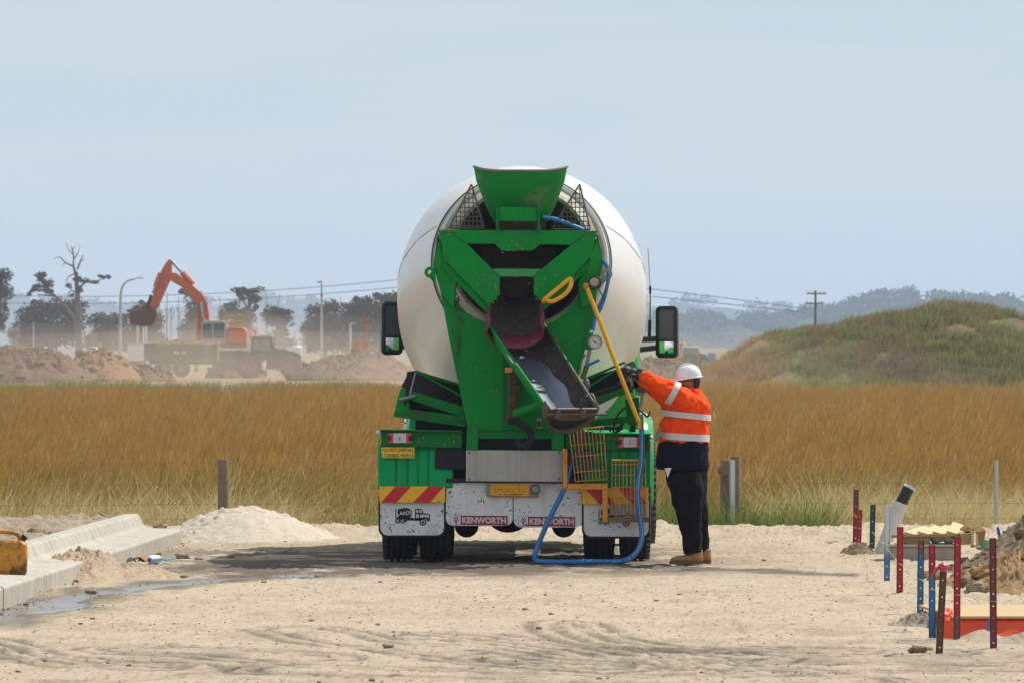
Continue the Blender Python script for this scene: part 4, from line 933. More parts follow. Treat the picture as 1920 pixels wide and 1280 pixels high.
CHUTES = pmat('chute_steel', (.20, .22, .28), .26, .6, var=.10, vs=4, dirt=((.12, .10, .09), .66, .85, 5))
LIPM = pmat('chute_lip_steel', (.12, .09, .065), .6, .4, var=.35, vs=9, dirt=((.09, .065, .045), .5, .7, 9), bump=(40, .5, .01))
CRIM = pmat('crimson_rubber', (.20, .014, .04), .55, var=.35, vs=7, dirt=((.075, .045, .04), .46, .66, 9))
RUB = pmat('black_rubber', (.017, .016, .015), .75, var=.35, vs=8, dirt=((.05, .042, .034), .55, .8, 7), bump=(50, .3, .01))
TYRE = pmat('tyre_rubber', (.020, .019, .018), .8, var=.3, vs=6, dirt=((.085, .07, .052), .5, .78, 5), bump=(60, .4, .006))
BLK = pmat('chassis_black', (.013, .013, .013), .7, var=.4, vs=5, dirt=((.045, .036, .028), .55, .8, 5))
CANV = pmat('dark_canvas', (.012, .014, .022), .85, bump=(20, .5, .02))
WFLAP = pmat('white_flap', (.76, .76, .76), .6, var=.06, vs=3, dirt=((.44, .40, .34), .50, .80, 3.5), spots=((.10, .075, .055), .64, 24), streak=((.33, .28, .22), .56, .85, 6))
STEELP = pmat('tray_steel', (.44, .42, .40), .5, .2, var=.10, vs=3, streak=((.24, .21, .18), .45, .8, 14), spots=((.10, .08, .06), .70, 34))
YEL = pmat('reflective_yellow', (.95, .50, .015), .4, var=.06, dirt=((.30, .16, .03), .60, .85, 5), spots=((.10, .06, .02), .68, 40))
RED = pmat('reflective_red', (.62, .008, .012), .4, var=.08, dirt=((.2, .02, .02), .6, .85, 6))
PLATEY = pmat('plate_yellow', (.78, .36, .01), .45, var=.06, dirt=((.25, .13, .02), .58, .8, 8), spots=((.03, .02, .01), .62, 55))
SIGNY = pmat('sign_yellow', (.95, .60, .03), .4, var=.05, spots=((.15, .09, .02), .70, 50)); INK = pmat('black_ink', (.012, .012, .012), .6)
BARY = pmat('safety_yellow_bar', (.72, .27, .008), .5, var=.12, vs=5, dirt=((.20, .085, .02), .52, .72, 8), spots=((.05, .03, .015), .66, 40))
RODY = pmat('rod_yellow', (.80, .38, .012), .4, var=.08, spots=((.12, .06, .02), .7, 30)); BASKW = pmat('basket_wire', (.50, .27, .07), .6, var=.25, vs=12, dirt=((.18, .10, .05), .5, .7, 14))
BLUEH = pmat('blue_hose', (.02, .16, .42), .35, var=.1, vs=5, dirt=((.10, .17, .28), .6, .85, 6)); STRIPE = pmat('hose_stripe', (.35, .45, .58), .5)
CRIMS = pmat('banner_crimson', (.36, .012, .06), .5, var=.08, spots=((.5, .4, .38), .74, 60)); LETW = pmat('letter_white', (.66, .64, .62), .6); LENSR = pmat('tail_lens_red', (.62, .02, .035), .15, spec=.7); LENSW = pmat('tail_lens_clear', (.62, .62, .64), .12, spec=.7)
GREYM = pmat('grey_metal', (.25, .24, .22), .5, .5, var=.2); WHITEP = pmat('white_plate', (.72, .74, .68), .4, var=.04)
MIRR = pmat('mirror_glass', (.75, .78, .82), .02, 1.0, var=0); MIRD = pmat('dark_mirror', (.035, .045, .055), .05, var=0, spec=.5); BLKP = pmat('black_plastic', (.013, .013, .014), .35, var=.1)  # MIRD: dark reflection put into the colour of the upper pane
RUSTM = pmat('rusty_bracket', (.11, .045, .022), .85, var=.4, vs=12, dirt=((.04, .02, .012), .5, .7, 10))
AMB = pmat('amber_lens', (.85, .30, .01), .2)

tk = thing('mixer_truck', 'green and white concrete mixer truck parked with its rear to the viewer', 'truck', (.03, D0, 0))
def tp(name, pts, Y, th, mat, parent=tk, bevel=.004, back=True):
    """plate with its face on the plane Y, going th further away"""
    return MB().prism(PX(Y, *pts), (0, th, 0)).build(name, mat, parent, bevel=bevel)
def tp3(name, pts, ext, mat, parent=tk, bevel=.004):
    return MB().prism([P(*q) for q in pts], ext).build(name, mat, parent, bevel=bevel)
def rr_rect(x0, y0, x1, y1, r, low=True, n=5, up=False):
    """outline with rounded corners in pixels"""
    o = []
    for cx_, cy_, a0, on in ((x1-r, y1-r, 0, True), (x0+r, y1-r, 90, True), (x0+r, y0+r, 180, up), (x1-r, y0+r, 270, up)):
        if on: o += [(cx_+r*math.cos(math.radians(a0+90*k/n)), cy_+r*math.sin(math.radians(a0+90*k/n))) for k in range(n+1)]
        else: o.append((x0 if a0 == 180 else x1, y0))
    return o
# --- wheels
def dual(px, Y, yaw=0):
    x = (px-CX)*D0/F+yaw; c = Vector((x, Y, .52)); W = .29; h = W/2
    prof = [(-h+.02, .30), (-h, .36), (-h+.005, .44), (-h+.035, .495)]
    for g in (-.085, -.028, .028, .085):
        prof += [(g-.012, .517), (g-.008, .500), (g+.008, .500), (g+.012, .517)]
    prof += [(h-.035, .495), (h-.005, .44), (h, .36), (h-.02, .30)]
    wl = MB().lathe(c, (1, 0, 0), [(-.10, .06), (-.02, .12), (-.06, .27), (-h+.02, .30), (h-.02, .30), (.06, .27), (.05, .06)], 24, (True, True)).build('wheel', GREYM, tk, smooth=True)
    ty = MB().lathe(c, (1, 0, 0), prof, 56).build('tyre', TYRE, wl, smooth=True)
    mb = MB()
    for i in range(44):
        a = 2*math.pi*i/44
        for s in (-1, 1):
            mb.box(c+Vector((s*.118, math.cos(a)*.501, math.sin(a)*.501)), (.034, .040, .004), Matrix.Rotation(a-math.pi/2, 3, 'X'))
    mb.build('tread_block', TYRE, wl, fix=False)['kind'] = 'stuff'
    return wl
for Y, yaw in ((D0+.66, .012), (D0+2.02, .035)):
    for px in (742, 812, 1122, 1190): dual(px, Y, yaw)
for px in (752, 1204): dual(px, D0+6.3, .10)
mb = MB()
for Y in (D0+.66, D0+2.02): mb.tube([(-.9, Y, .52), (.95, Y, .52)], .07, 10)
mb.build('axle', BLK, tk)
for px, r in ((875, 23), (1057, 23)):
    c = P(px, 984, D0+1.2); MB().lathe(c, (0, 1, 0), [(-.12, .005), (-.12, r/205*.8), (-.08, r/205), (.08, r/205), (.14, r/205*.7), (.16, .03)], 24, (True, True)).build('brake_chamber', BLK, tk, smooth=True)
MB().lathe(P(953, 950, D0+1.0), (0, 1, 0), [(-.2, .05), (-.19, .16), (-.1, .235), (.06, .235), (.3, .1)], 26, (True, True)).build('differential', BLK, tk, smooth=True)
for s in (-1, 1): MB().box((.05+s*.43, D0+3.9, .93), (.09, 7.2, .27)).build('chassis_rail', BLK, tk, bevel=.01)
MB().box((.06, D0+2.6, 1.02), (.8, 4.6, .2)).build('subframe', BLK, tk); MB().box((.07, D0+.30, 1.12), (1.35, .3, .16)).build('rear_crossmember', BLK, tk)
for s in (-1, 1): MB().lathe((.1+s*.95, D0+4.0, .72), (0, 1, 0), [(-.55, .1), (-.55, .29), (.55, .29), (.55, .1)], 22, (True, True)).build('fuel_tank', GREYM, tk, smooth=True)
# --- rear mudguards with panel grooves
def mudguard(x0, x1):
    prof = [(0, .70), (0, 1.02), (.06, 1.12), (.20, 1.18), (.6, 1.2), (2.2, 1.2), (2.55, 1.16), (2.66, 1.0), (2.68, .75)]
    xs = [x0, x0+.012]; w_ = x1-x0
    off = [(.025), 0]
    for k in (.245, .395, .535, .67):
        g = x0+k*w_; xs += [g-.012, g-.004, g+.004, g+.012]; off += [0, .016, .016, 0]
    xs += [x1-.012, x1]; off += [0, .025]
    R = []
    for x, o in zip(xs, off):
        ring = [Vector((x+dy*.013, D0+.02+dy+(o if dy < .1 else 0), z-(o if dy > .3 else 0))) for dy, z in prof]
        ring += [Vector((x+dy*.013, D0+.05+dy if dy < 2.6 else D0+dy-.03, z-.03)) for dy, z in reversed(prof)]
        R.append(ring)
    return MB().loft(R).build('mudguard', GUARDG, tk)
mudguard(P(708, 0, D0).x, P(850, 0, D0).x); mudguard(P(1093, 0, D0).x, P(1221.5, 0, D0).x)
# --- flaps
FB = D0+.035
def flap(x0, y0, x1, y1, back=None):
    if back: tp('flap_backing', rr_rect(*back, 16), FB+.02, .015, RUB)
    return tp('mudflap', rr_rect(x0, y0, x1, y1, 14), FB, .012, WFLAP)
f1 = flap(713, 938, 832.5, 1003, (709.5, 930, 836, 1006.5)); f2 = flap(1094.5, 938, 1216, 1005, (1091, 930, 1219, 1009))
f3 = flap(836, 900, 961.5, 985); f4 = flap(963, 900, 1091, 988)
def chevron(x0, x1, y0, y1, stripes):
    o = tp('marker_plate', [(x0, y0), (x1, y0), (x1, y1), (x0, y1)], D0-.012, .01, YEL)
    for s in stripes: MB().prism(PX(D0-.0135, *s), (0, .0012, 0)).build('red_stripe', RED, o)
    mb = MB()
    for x, y in ((x0+8, y0+3), (x0+9, y1-3), (x1-12, y0+3), (x1-11, y1-3), (x0+32, y0+3)): mb.ball(P(x, y, D0-.014), .007, 6, 4)
    mb.build('screw', GREYM, o)['kind'] = 'stuff'
chevron(711.5, 834.5, 911, 941.5, [[(741, 911), (771, 911), (743, 941.5), (714, 941.5)], [(804, 911), (833, 911), (806, 941.5), (774, 941.5)]])
chevron(1091.5, 1215.5, 913.5, 944.5, [[(1096, 913.5), (1126, 913.5), (1153, 944.5), (1123, 944.5)], [(1158, 913.5), (1187, 913.5), (1215, 944.5), (1184, 944.5)]])
# printed emblem of a mixer truck
def emblem(parent, ox, oy, txt=True):
    Yf = FB-.002; T = (0, .0015, 0)
    def pl(pts, mat, name, d=0): return MB().prism(PX(Yf-d, *[(ox+x, oy+y) for x, y in pts]), T).build(name, mat, parent)
    pl([(5, 3), (10, 2), (16, 0), (25, 1), (31, 5), (32, 12), (29, 17), (20, 20), (8, 16), (4, 10)], INK, 'emblem')
    pl([(0, 2), (2, 2), (2, 20), (0, 20)], INK, 'emblem'); pl([(2, 20), (6, 15), (30, 18), (38, 20), (50, 20), (50, 24), (22, 24), (20, 27), (12, 27), (2, 23)], INK, 'emblem')
    pl([(37, 2), (50, 2), (53, 10), (62, 11), (65, 13), (65, 25), (60, 25), (58, 21), (48, 21), (46, 24), (37, 24)], INK, 'emblem')
    pl([(39, 4), (43, 4), (43, 9.5), (39, 9.5)], LETW, 'emblem_window', .0014); pl([(45, 4), (49, 4), (51, 9.5), (45, 9.5)], LETW, 'emblem_window', .0014)
    pl([(39, 12), (44, 12), (44, 19), (39, 19)], LETW, 'emblem_window', .0014); pl([(46.5, 13), (61, 13), (63, 15), (63, 19), (55, 17), (46.5, 19)], LETW, 'emblem_window', .0014)
    for cx_, cy_, r in ((4, 25, 4.6), (13.5, 25, 4.6), (52, 27, 6.6)):
        circ = lambda q: [(cx_+q*math.cos(a), cy_+q*math.sin(a)) for a in np.linspace(0, 2*math.pi, 15)[:-1]]
        pl(circ(r), INK, 'emblem_wheel', .0016); pl(circ(r*.62), LETW, 'emblem_wheel', .003); pl(circ(r*.38), INK, 'emblem_wheel', .0044)
    if txt: text_obj('lettering', 'AADS', LETW, parent, ox+8, ox+30.5, oy+7, oy+14.5, Yf-.002, .02, -.08)
emblem(f1, 741, 951); emblem(f2, 1122, 953)
for fl, x0, y0, x1, y1 in ((f3, 863.5, 965.5, 952, 983), (f4, 990, 967.5, 1078.5, 985.5)):
    Yf = FB-.0015; tl_ = .014
    MB().prism(PX(Yf, (x0, y0), (x1, y0+.6), (x1, y1+.8), (x0, y1)), (0, .001, 0)).build('banner', CRIMS, fl)
    text_obj('lettering', 'KENWORTH', LETW, fl, x0+3, x1-3, y0+3, y1-3, Yf-.0015, .045, .008)
    mb = MB()
    for a, b in (((x0-18, y0-1), (x0, y0-1)), ((x0-18, y1), (x0, y1)), ((x0-18, y0-1), (x0-18, y1))): mb.tube([P(*a, Yf), P(*b, Yf)], .0018, 4)
    mb.build('banner_border', CRIMS, fl)
    circ = lambda q, e=1: [(x0-8.5+q*math.cos(a), y0+7+q*e*math.sin(a)) for a in np.linspace(0, 2*math.pi, 17)[:-1]]
    MB().prism(PX(Yf-.001, *circ(4.4, 1.25)), (0, .001, 0)).build('crest', CRIMS, fl); MB().prism(PX(Yf-.0022, *circ(2.6, 1.3)), (0, .001, 0)).build('crest', LETW, fl); MB().prism(PX(Yf-.0034, *circ(1.3, 1.3)), (0, .001, 0)).build('crest', CRIMS, fl)
    MB().prism(PX(Yf-.001, (x0-9.5, y0+12), (x0-7.5, y0+12), (x0-7, y1-1), (x0-10, y1-1)), (0, .001, 0)).build('crest', CRIMS, fl)
tp('flap_hanger', [(836, 896), (1091, 896), (1091, 906), (836, 904)], D0+.01, .05, BLK)
tp('chassis_filler', [(838, 838), (1052, 838), (1052, 900), (838, 897)], D0+.34, .05, BLK)  # black filler plates added to close see-through gaps behind the tray
tp('chassis_filler', [(1052, 843), (1098, 845), (1098, 912), (1052, 908)], D0+.36, .05, BLK)
# --- tray, plate, light
tp('rear_tray', [(873.5, 843), (1055, 844), (1055, 903), (873.5, 901.5)], D0-.06, .28, STEELP, bevel=.006)
np_ = tp('number_plate', [(919.5, 905.5), (993, 906), (993, 930), (919.5, 929)], D0-.02, .012, PLATEY)
mb = MB(); r = random.Random(3)
for row, yy in ((0, 916), (1, 920.5), (2, 926)):                      # the registration is too worn and spattered to read
    for k in range(14 if row < 2 else 17):
        if r.random() < .75: x = 929+k*(4.1 if row < 2 else 3.1); mb.box(P(x, yy+r.uniform(-.5, .5), D0-.021), (.008+r.random()*.006, .002, .007))
mb.build('worn_print', INK, np_)['kind'] = 'stuff'
tp('plate_bracket', [(912, 904), (1009, 904), (1009, 931), (912, 930)], D0-.006, .012, GREYM)
MB().lathe(P(1004, 917, D0-.008), (0, -1, 0), [(0, .045), (.03, .042), (.05, .03), (.056, .004)], 18, (True, True)).build('plate_lamp', GREYM, tk, smooth=True)
# --- cross beams and tail lights
b1 = tp('rear_beam', [(714.5, 807), (863, 809), (866, 812), (866, 839), (714.5, 836.5)], D0-.03, .07, GREEND); b2 = tp('rear_beam', [(1060, 812), (1218, 815), (1218, 844.5), (1060, 842)], D0-.03, .07, GREEND)
tp('beam_lip', [(712, 804.5), (867, 807), (867, 809.5), (712, 807)], D0-.08, .14, GREEND); tp('beam_lip', [(1060, 809.5), (1220.5, 812.5), (1220.5, 815), (1060, 812)], D0-.08, .14, GREEND)
def tail(x0, y0, x1, y1, beam):
    Yf = D0-.075; w_ = x1-x0
    o = tp('tail_light', rr_rect(x0, y0, x1, y1, 3, up=True), Yf, .045, LENSR, beam, .004)
    c = MB().prism(PX(Yf-.003, (x0+w_*.24, y0+1), (x1-w_*.22, y0+1), (x1-w_*.22, y1-1), (x0+w_*.24, y1-1)), (0, .004, 0)).build('clear_lens', LENSW, o)
    return c
def tail_full(x0, y0, x1, y1):
    Yf = D0-.075; w_ = x1-x0
    o = tp('tail_light', rr_rect(x0, y0, x1, y1, 3, up=True), Yf, .045, LENSR)
    MB().prism(PX(Yf-.004, (x0+w_*.24, y0+1), (x1-w_*.23, y0+1), (x1-w_*.23, y1-1), (x0+w_*.24, y1-1)), (0, .004, 0)).build('clear_lens', LENSW, o)
    mb = MB()
    for k in range(1, 5): x = x0+w_*(.24+.53*k/5); mb.tube([P(x, y0+1, Yf-.004), P(x, y1-1, Yf-.004)], .0015, 4)
    for k in range(1, 4): y = y0+1+(y1-y0-2)*k/4; mb.tube([P(x0+w_*.24, y, Yf-.004), P(x1-w_*.23, y, Yf-.004)], .0015, 4)
    mb.build('lens_grid', pmat('lens_grid', (.38, .38, .42), .4), o)['kind'] = 'stuff'
    MB().box(P(x0+w_*.5, (y0+y1)/2+.5, Yf-.006), (.006, .004, .03)).build('lens_screw', INK, o)
    for x in (x0+3, x1-3): MB().ball(P(x, (y0+y1)/2, Yf-.001), .018, 10, 6, (1, .5, 1.6)).build('lens_boss', pmat('lens_dark', (.05, .008, .01), .4), o, smooth=True)
tail_full(727, 811, 772, 830.5); tail_full(1159, 818.5, 1203, 838.5)
for (x, y) in ((711, 810), (1219, 820)): MB().ball(P(x, y, D0+.01), .022, 10, 7, (1.3, 1, 1)).build('marker_lamp', LENSW, tk, smooth=True)
tp('side_reflector', [(712.5, 815), (714.5, 815), (714.5, 834), (712.5, 834)], D0-.03, .05, AMB); tp('side_reflector', [(1218, 826), (1220.5, 826), (1220.5, 844), (1218, 844)], D0-.03, .05, AMB)
sg = tp('warning_sign', [(715.5, 838), (777, 838), (777, 858.5), (715.5, 857.5)], D0-.04, .006, SIGNY)
text_obj('lettering', 'DO NOT OVERTAKE', INK, sg, 719.5, 775.5, 839.8, 846.8, D0-.042, .006); text_obj('lettering', 'TURNING VEHICLE', INK, sg, 719.5, 775.5, 849.6, 856.6, D0-.042, .006)
mb = MB()
for y in (841, 852, 856): mb.box(P(717.3, y, D0-.041), (.007, .002, .012))
mb.build('worn_print', INK, sg)['kind'] = 'stuff'
tp('canvas_flap', [(816, 838), (868, 838), (872, 852), (872, 878), (858, 880), (815, 878)], D0-.005, .02, CANV, bevel=.008)
# --- drum
A0 = Vector((.085, D0+.55, 2.835)); A1 = Vector((.105, D0+4.9, 2.10)); AX = (A1-A0).normalized()
dp = [(.45, .80), (.50, .835), (.62, .87), (1.15, 1.03), (1.75, 1.155), (2.1, 1.185), (2.9, 1.195), (3.3, 1.17), (4.2, .95), (4.9, .6)]
DU = Vector((0, 0, 1))
drum = MB().lathe(A0, AX, dp, 96, (False, True), up=DU).build('drum', DRUMW, tk, smooth='all')
MB().lathe(A0, AX, [(.38, .755), (.36, .775), (.36, .80), (.46, .815), (.46, .795), (.40, .775), (.40, .755)], 96, up=DU).build('drum_rim', pmat('rim_white', (.72, .71, .68), .35, var=.05), drum, smooth=True)
MB().lathe(A0, AX, [(.47, .828), (.45, .835), (.47, .842), (.49, .836)], 96, up=DU).build('rim_seam', pmat('rim_green', (.02, .06, .03), .5), drum, smooth=True)
MB().lathe(A0, AX, [(.44, .80), (.38, .76), (.24, .70), (.18, .66), (.20, .63)], 80, up=DU).build('drum_cone', DRUMG, drum, smooth=True)
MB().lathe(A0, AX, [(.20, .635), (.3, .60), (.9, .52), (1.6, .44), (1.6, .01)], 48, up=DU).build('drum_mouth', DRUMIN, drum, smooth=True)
# straight plate seams running along the drum
uu = (DU-AX*DU.dot(AX)).normalized(); bb = AX.cross(uu)
for ang, tw in ((58, 11), (302, -11), (180, 9)):
    q = [A0+AX*h+(uu*math.cos(math.radians(ang+h*tw))+bb*math.sin(math.radians(ang+h*tw)))*(float(np.interp(h, [a for a, b in dp], [b for a, b in dp]))+.001) for h in np.linspace(.62, 2.9, 20)]
    MB().tube(q, .0048, 5).build('weld_seam', pmat('seam_grey', (.42, .40, .37), .6), drum)
MB().box((.16, D0+5.0, 1.75), (.9, .5, 1.0)).build('drum_drive', BLK, tk, bevel=.03)
# --- pedestal (rear frame)
PB = D0-.02
arc = [(848, 545), (856, 566), (872, 584), (892, 597), (914, 606), (940, 611), (1010, 611), (1034, 604), (1056, 591), (1072, 574), (1084, 556), (1092, 540)]
tp('pedestal', [(826, 530)]+arc+[(1118, 530), (1118, 575), (1088, 690), (1058, 812), (1040, 816), (885, 816), (877, 803), (843, 640), (826, 548)], PB, .16, GREEN, bevel=.006)
tp('pedestal_panel', [(944, 640), (1046, 640), (1046, 806), (944, 806)], PB-.012, .012, GREEND, bevel=.004)
tp('pedestal_channel', [(952, 690), (970, 690), (970, 770), (952, 770)], PB-.045, .032, pmat('channel_green', (.008, .16, .035), .5, var=.2), bevel=.004)
tp('pedestal_base', [(884, 807), (1042, 807), (1042, 822.5), (884, 822)], D0-.06, .1, GREEND, bevel=.006)
tp('pedestal_leg', [(876, 799), (897, 799), (897, 843), (874, 843)], D0-.07, .14, GREEN, bevel=.006); tp('pedestal_leg', [(1035, 803), (1058, 803), (1058, 844), (1034, 844)], D0-.07, .14, GREEN, bevel=.006)
# upper frame: plates of the V
UF = D0-.22
tp('frame_beam', [(822, 431), (1120, 433), (1112, 441), (1070, 459.5), (1012.5, 458.5), (998, 470.5), (941, 470.5), (928, 457.5), (876, 457), (848, 441)], UF, .05, GREEN)
tp('frame_arm', [(822, 431.5), (847, 441.5), (876, 457.5), (922, 504), (937, 519), (937, 553), (916, 574), (884, 540), (833, 487)], UF-.004, .05, GREEN)
tp('frame_arm', [(1120, 433.5), (1108, 482), (1062, 528), (1018, 567), (1001, 552), (1001, 519), (1016, 504.5), (1070, 460), (1095, 443)], UF-.004, .05, GREEN)
tp('frame_tie', [(922.5, 504), (1015.5, 504.5), (1001, 519), (937, 519)], UF-.001, .04, pmat('tie_green', (.02, .27, .07), .4, var=.1, spots=((.55, .6, .55), .70, 60)))
# folded flanges behind the arms
def flange(pts, dpt=.17):
    return MB().prism([P(x, y, UF+.052) for x, y in pts], (0, dpt, 0)).build('frame_flange', GREEN, tk, bevel=.004)
flange([(833, 487), (916, 574), (919, 580), (913, 588), (868, 542), (833, 504)]); flange([(1108, 482), (1018, 567), (1015, 573), (1021, 581), (1066, 541), (1107, 500)])
tp3('frame_gusset', [(823, 448, UF+.05), (833, 486, UF+.03), (856, 521, UF+.10), (850, 578, UF+.14), (826, 548, UF+.16), (813, 497, UF+.18)], (.012, .05, 0), GREEN)
tp3('frame_gusset', [(1119, 448, UF+.05), (1108, 482, UF+.03), (1085, 529, UF+.10), (1090, 580, UF+.14), (1112, 566, UF+.16), (1131, 492, UF+.18)], (-.012, .05, 0), GREEN)
tp3('frame_side', [(820, 440, UF+.02), (813, 497, UF+.18), (826, 548, UF+.2), (826, 548, UF+.5), (815, 500, UF+.5), (821, 440, UF+.5)], (.014, 0, 0), GREEN)
tp3('frame_side', [(1121, 440, UF+.02), (1131, 492, UF+.18), (1114, 566, UF+.2), (1114, 566, UF+.5), (1129, 500, UF+.5), (1120, 440, UF+.5)], (-.014, 0, 0), GREEN)
# lifting eyes
def eye(cx_, cy_, pts, mat):
    mb = MB(); mb.prism(PX(UF+.16, *pts), (0, .025, 0)); o = mb.build('lifting_eye', mat, tk, bevel=.003)
    c = P(cx_, cy_, UF+.17); MB().lathe(c, (0, 1, 0), [(-.02, .022), (-.02, .052), (.02, .052), (.02, .022), (-.02, .022)], 20).build('eye_ring', mat, o, smooth=True)
eye(806.5, 511, [(806, 521), (800, 514), (802, 517), (815, 505), (818, 530), (812, 530)], GREEN); eye(1137.5, 515, [(1122, 535), (1131, 512), (1140, 522), (1130, 534)], GREYM)
# --- feed hopper
HC = P(976, 330, D0-.10); HC = Vector((P(976, 0, D0-.1).x, D0-.02, 0)); R = []; RI = []
def hring(z, hx, hy, cy_, n=40, lift=0, infl=0):
    return [Vector((HC.x+(hx-infl)*math.cos(a), HC.y+cy_+(hy-infl)*math.sin(a), z+lift*math.cos(a)+.045*abs(math.cos(a))**4*(1 if z > 3.5 else 0))) for a in np.linspace(0, 2*math.pi, n+1)[:-1]]
zt = lambda py: CAMH-(py-CY)*D0/F
lv = [(zt(322), .428, .30, .10), (zt(340), .405, .285, .10), (zt(362), .365, .265, .12), (zt(385), .32, .25, .16), (zt(404), .275, .24, .20), (zt(418), .235, .22, .24)]
ho = MB().loft([hring(*q) for q in lv]+[hring(*q, infl=.012) for q in reversed(lv)], (False, False)).build('feed_hopper', pmat('hopper_green', (.003, .22, .036), .5, spec=.15, var=.2, vs=3, dirt=((.22, .22, .17), .53, .8, 2.6), spots=((.16, .13, .10), .68, 30)), tk, smooth='all')
MB().tube(hring(zt(321.5), .428, .30, .10), .012, 8, closed=True).build('hopper_rim', pmat('rim_brown', (.20, .17, .13), .7, var=.4, vs=12), ho, smooth=True)
MB().loft([hring(*q, infl=.02) for q in lv[1:]], (False, True)).build('hopper_lining', CRUSTM, ho, smooth='all')
tp('hopper_bracket', [(937, 388), (1004, 389), (1008, 398), (1008, 415), (935, 414.5), (935, 396)], D0-.26, .02, GREEN)
tp('hopper_strut', [(930.5, 388), (935, 388), (935, 436), (930.5, 434)], D0-.30, .16, GREEND); tp('hopper_strut', [(1008, 380), (1011.5, 380), (1012, 437), (1008, 438)], D0-.30, .16, GREEND)
MB().box((HC.x, D0+.05, zt(424)), (.46, .3, .10)).build('hopper_throat', CRUSTM, tk)
# --- mesh guards
def mesh_guard(tri, Y):
    mb = MB(); a, b, c = (Vector((x, y)) for x, y in tri)
    for p_, q_ in ((a, b), (b, c), (c, a)): mb.tube([P(p_.x, p_.y, Y), P(q_.x, q_.y, Y)], .008, 6)
    def clip(horizontal, k):
        hit = []
        for p_, q_ in ((a, b), (b, c), (c, a)):
            u, w_ = (p_.y, q_.y) if horizontal else (p_.x, q_.x)
            if (u-k)*(w_-k) < 0: t_ = (k-u)/(w_-u); hit.append(p_.lerp(q_, t_))
        return hit if len(hit) == 2 else None
    ys = [q.y for q in (a, b, c)]; xs = [q.x for q in (a, b, c)]
    y = min(ys)+9
    while y < max(ys): 
        h = clip(True, y); y += 8.6
        if h: mb.tube([P(h[0].x, h[0].y, Y), P(h[1].x, h[1].y, Y)], .006, 4)
    x = min(xs)+6
    while x < max(xs):
        h = clip(False, x); x += 7.8
        if h: mb.tube([P(h[0].x, h[0].y, Y), P(h[1].x, h[1].y, Y)], .006, 4)
    mb.build('mesh_guard', pmat('guard_steel', (.15, .125, .10), .75, .3, var=.3), tk)
mesh_guard(((884, 346), (842, 428), (908, 428)), D0-.02); mesh_guard(((1087, 346), (1034, 430), (1107, 431)), D0-.02)
# --- discharge collector and rubber flap
def ushell(name, secs, mat, th=.012, a0=-10, a1=190, n=14, parent=tk, smooth='all', wob=0.0):
    """U-section swept through secs: (centre, half width, depth, side axis, up axis)"""
    O = []; I = []; r = random.Random(6)
    for c, hw, dp_, s, u in secs:
        ro = []; ri = []
        for k in range(n+1):
            a = math.radians(a0+(a1-a0)*k/n); w2 = 1+r.uniform(-wob, wob)
            ro.append(c+s*hw*math.cos(a)*w2-u*dp_*math.sin(a)*w2); ri.append(c+s*(hw-th)*math.cos(a)*w2-u*(dp_-th)*math.sin(a)*w2)
        O.append(ro); I.append(list(reversed(ri)))
    return MB().loft([o+i for o, i in zip(O, I)], (True, True)).build(name, mat, parent, smooth=smooth)
Sx = Vector((1, .0, 0)); cU = Vector((0, -.55, .83))
def cpt(px, py, Y): return P(px, py, Y)
col = ushell('discharge_collector', [(cpt(968, 545, D0+.22), .16, .10, Sx, cU), (cpt(967, 562, D0+.0), .24, .17, Sx, cU), (cpt(966, 585, D0-.18), .265, .20, Sx, cU), (cpt(966, 612, D0-.34), .265, .20, Sx, cU)], CRUSTM, .02, -25, 205)
ushell('rubber_flap', [(cpt(966, 598, D0-.30), .272, .205, Sx, cU), (cpt(966, 612, D0-.37), .27, .20, Sx, cU), (cpt(966, 623, D0-.43), .265, .19, Sx, cU)], CRIM, .016, -28, 208, 20, wob=.03)
MB().lathe(P(968, 540, D0+.18), (0, 1, 0), [(-.02, .17), (-.02, .20), (.02, .20), (.02, .17)], 30).build('mouth_ring', CRUSTM, tk, smooth=True)
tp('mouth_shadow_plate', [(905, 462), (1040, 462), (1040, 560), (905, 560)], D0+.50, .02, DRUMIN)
tp3('collector_shade', [(826, 434, UF+.051), (1117, 436, UF+.051), (1117, 436, UF+.92), (826, 434, UF+.92)], (0, 0, -.02), GREEND)  # plate added over the frame to keep sun off the collector
tp3('collector_sheet', [(876, 458, UF+.052), (937, 553, UF+.052), (940, 553, UF+.6), (876, 458, UF+.6)], (.01, 0, 0), CRUSTM)  # collecting hopper sides, added so that they shade the collector too
tp3('collector_sheet', [(1070, 460, UF+.052), (1001, 552, UF+.052), (1001, 552, UF+.6), (1070, 460, UF+.6)], (-.01, 0, 0), CRUSTM)
# --- main chute
a_ = Vector((.377, -.69, -.615)).normalized(); u_ = (Vector((0, 0, 1))-a_*a_.z).normalized(); s_ = a_.cross(u_)
if s_.x < 0: s_ = -s_
CA = P(966, 606, D0-.16); CB = P(1068, 757, D0-1.12)
def csec(t_, hw=.292, dp_=.225): return (CA.lerp(CB, t_), hw*(1-.12*t_), dp_*(1-.02*t_), s_, u_)
chute = ushell('main_chute', [csec(0), csec(.33), csec(.66), csec(1.0)], GREEN, .012, 0, 180, 22)
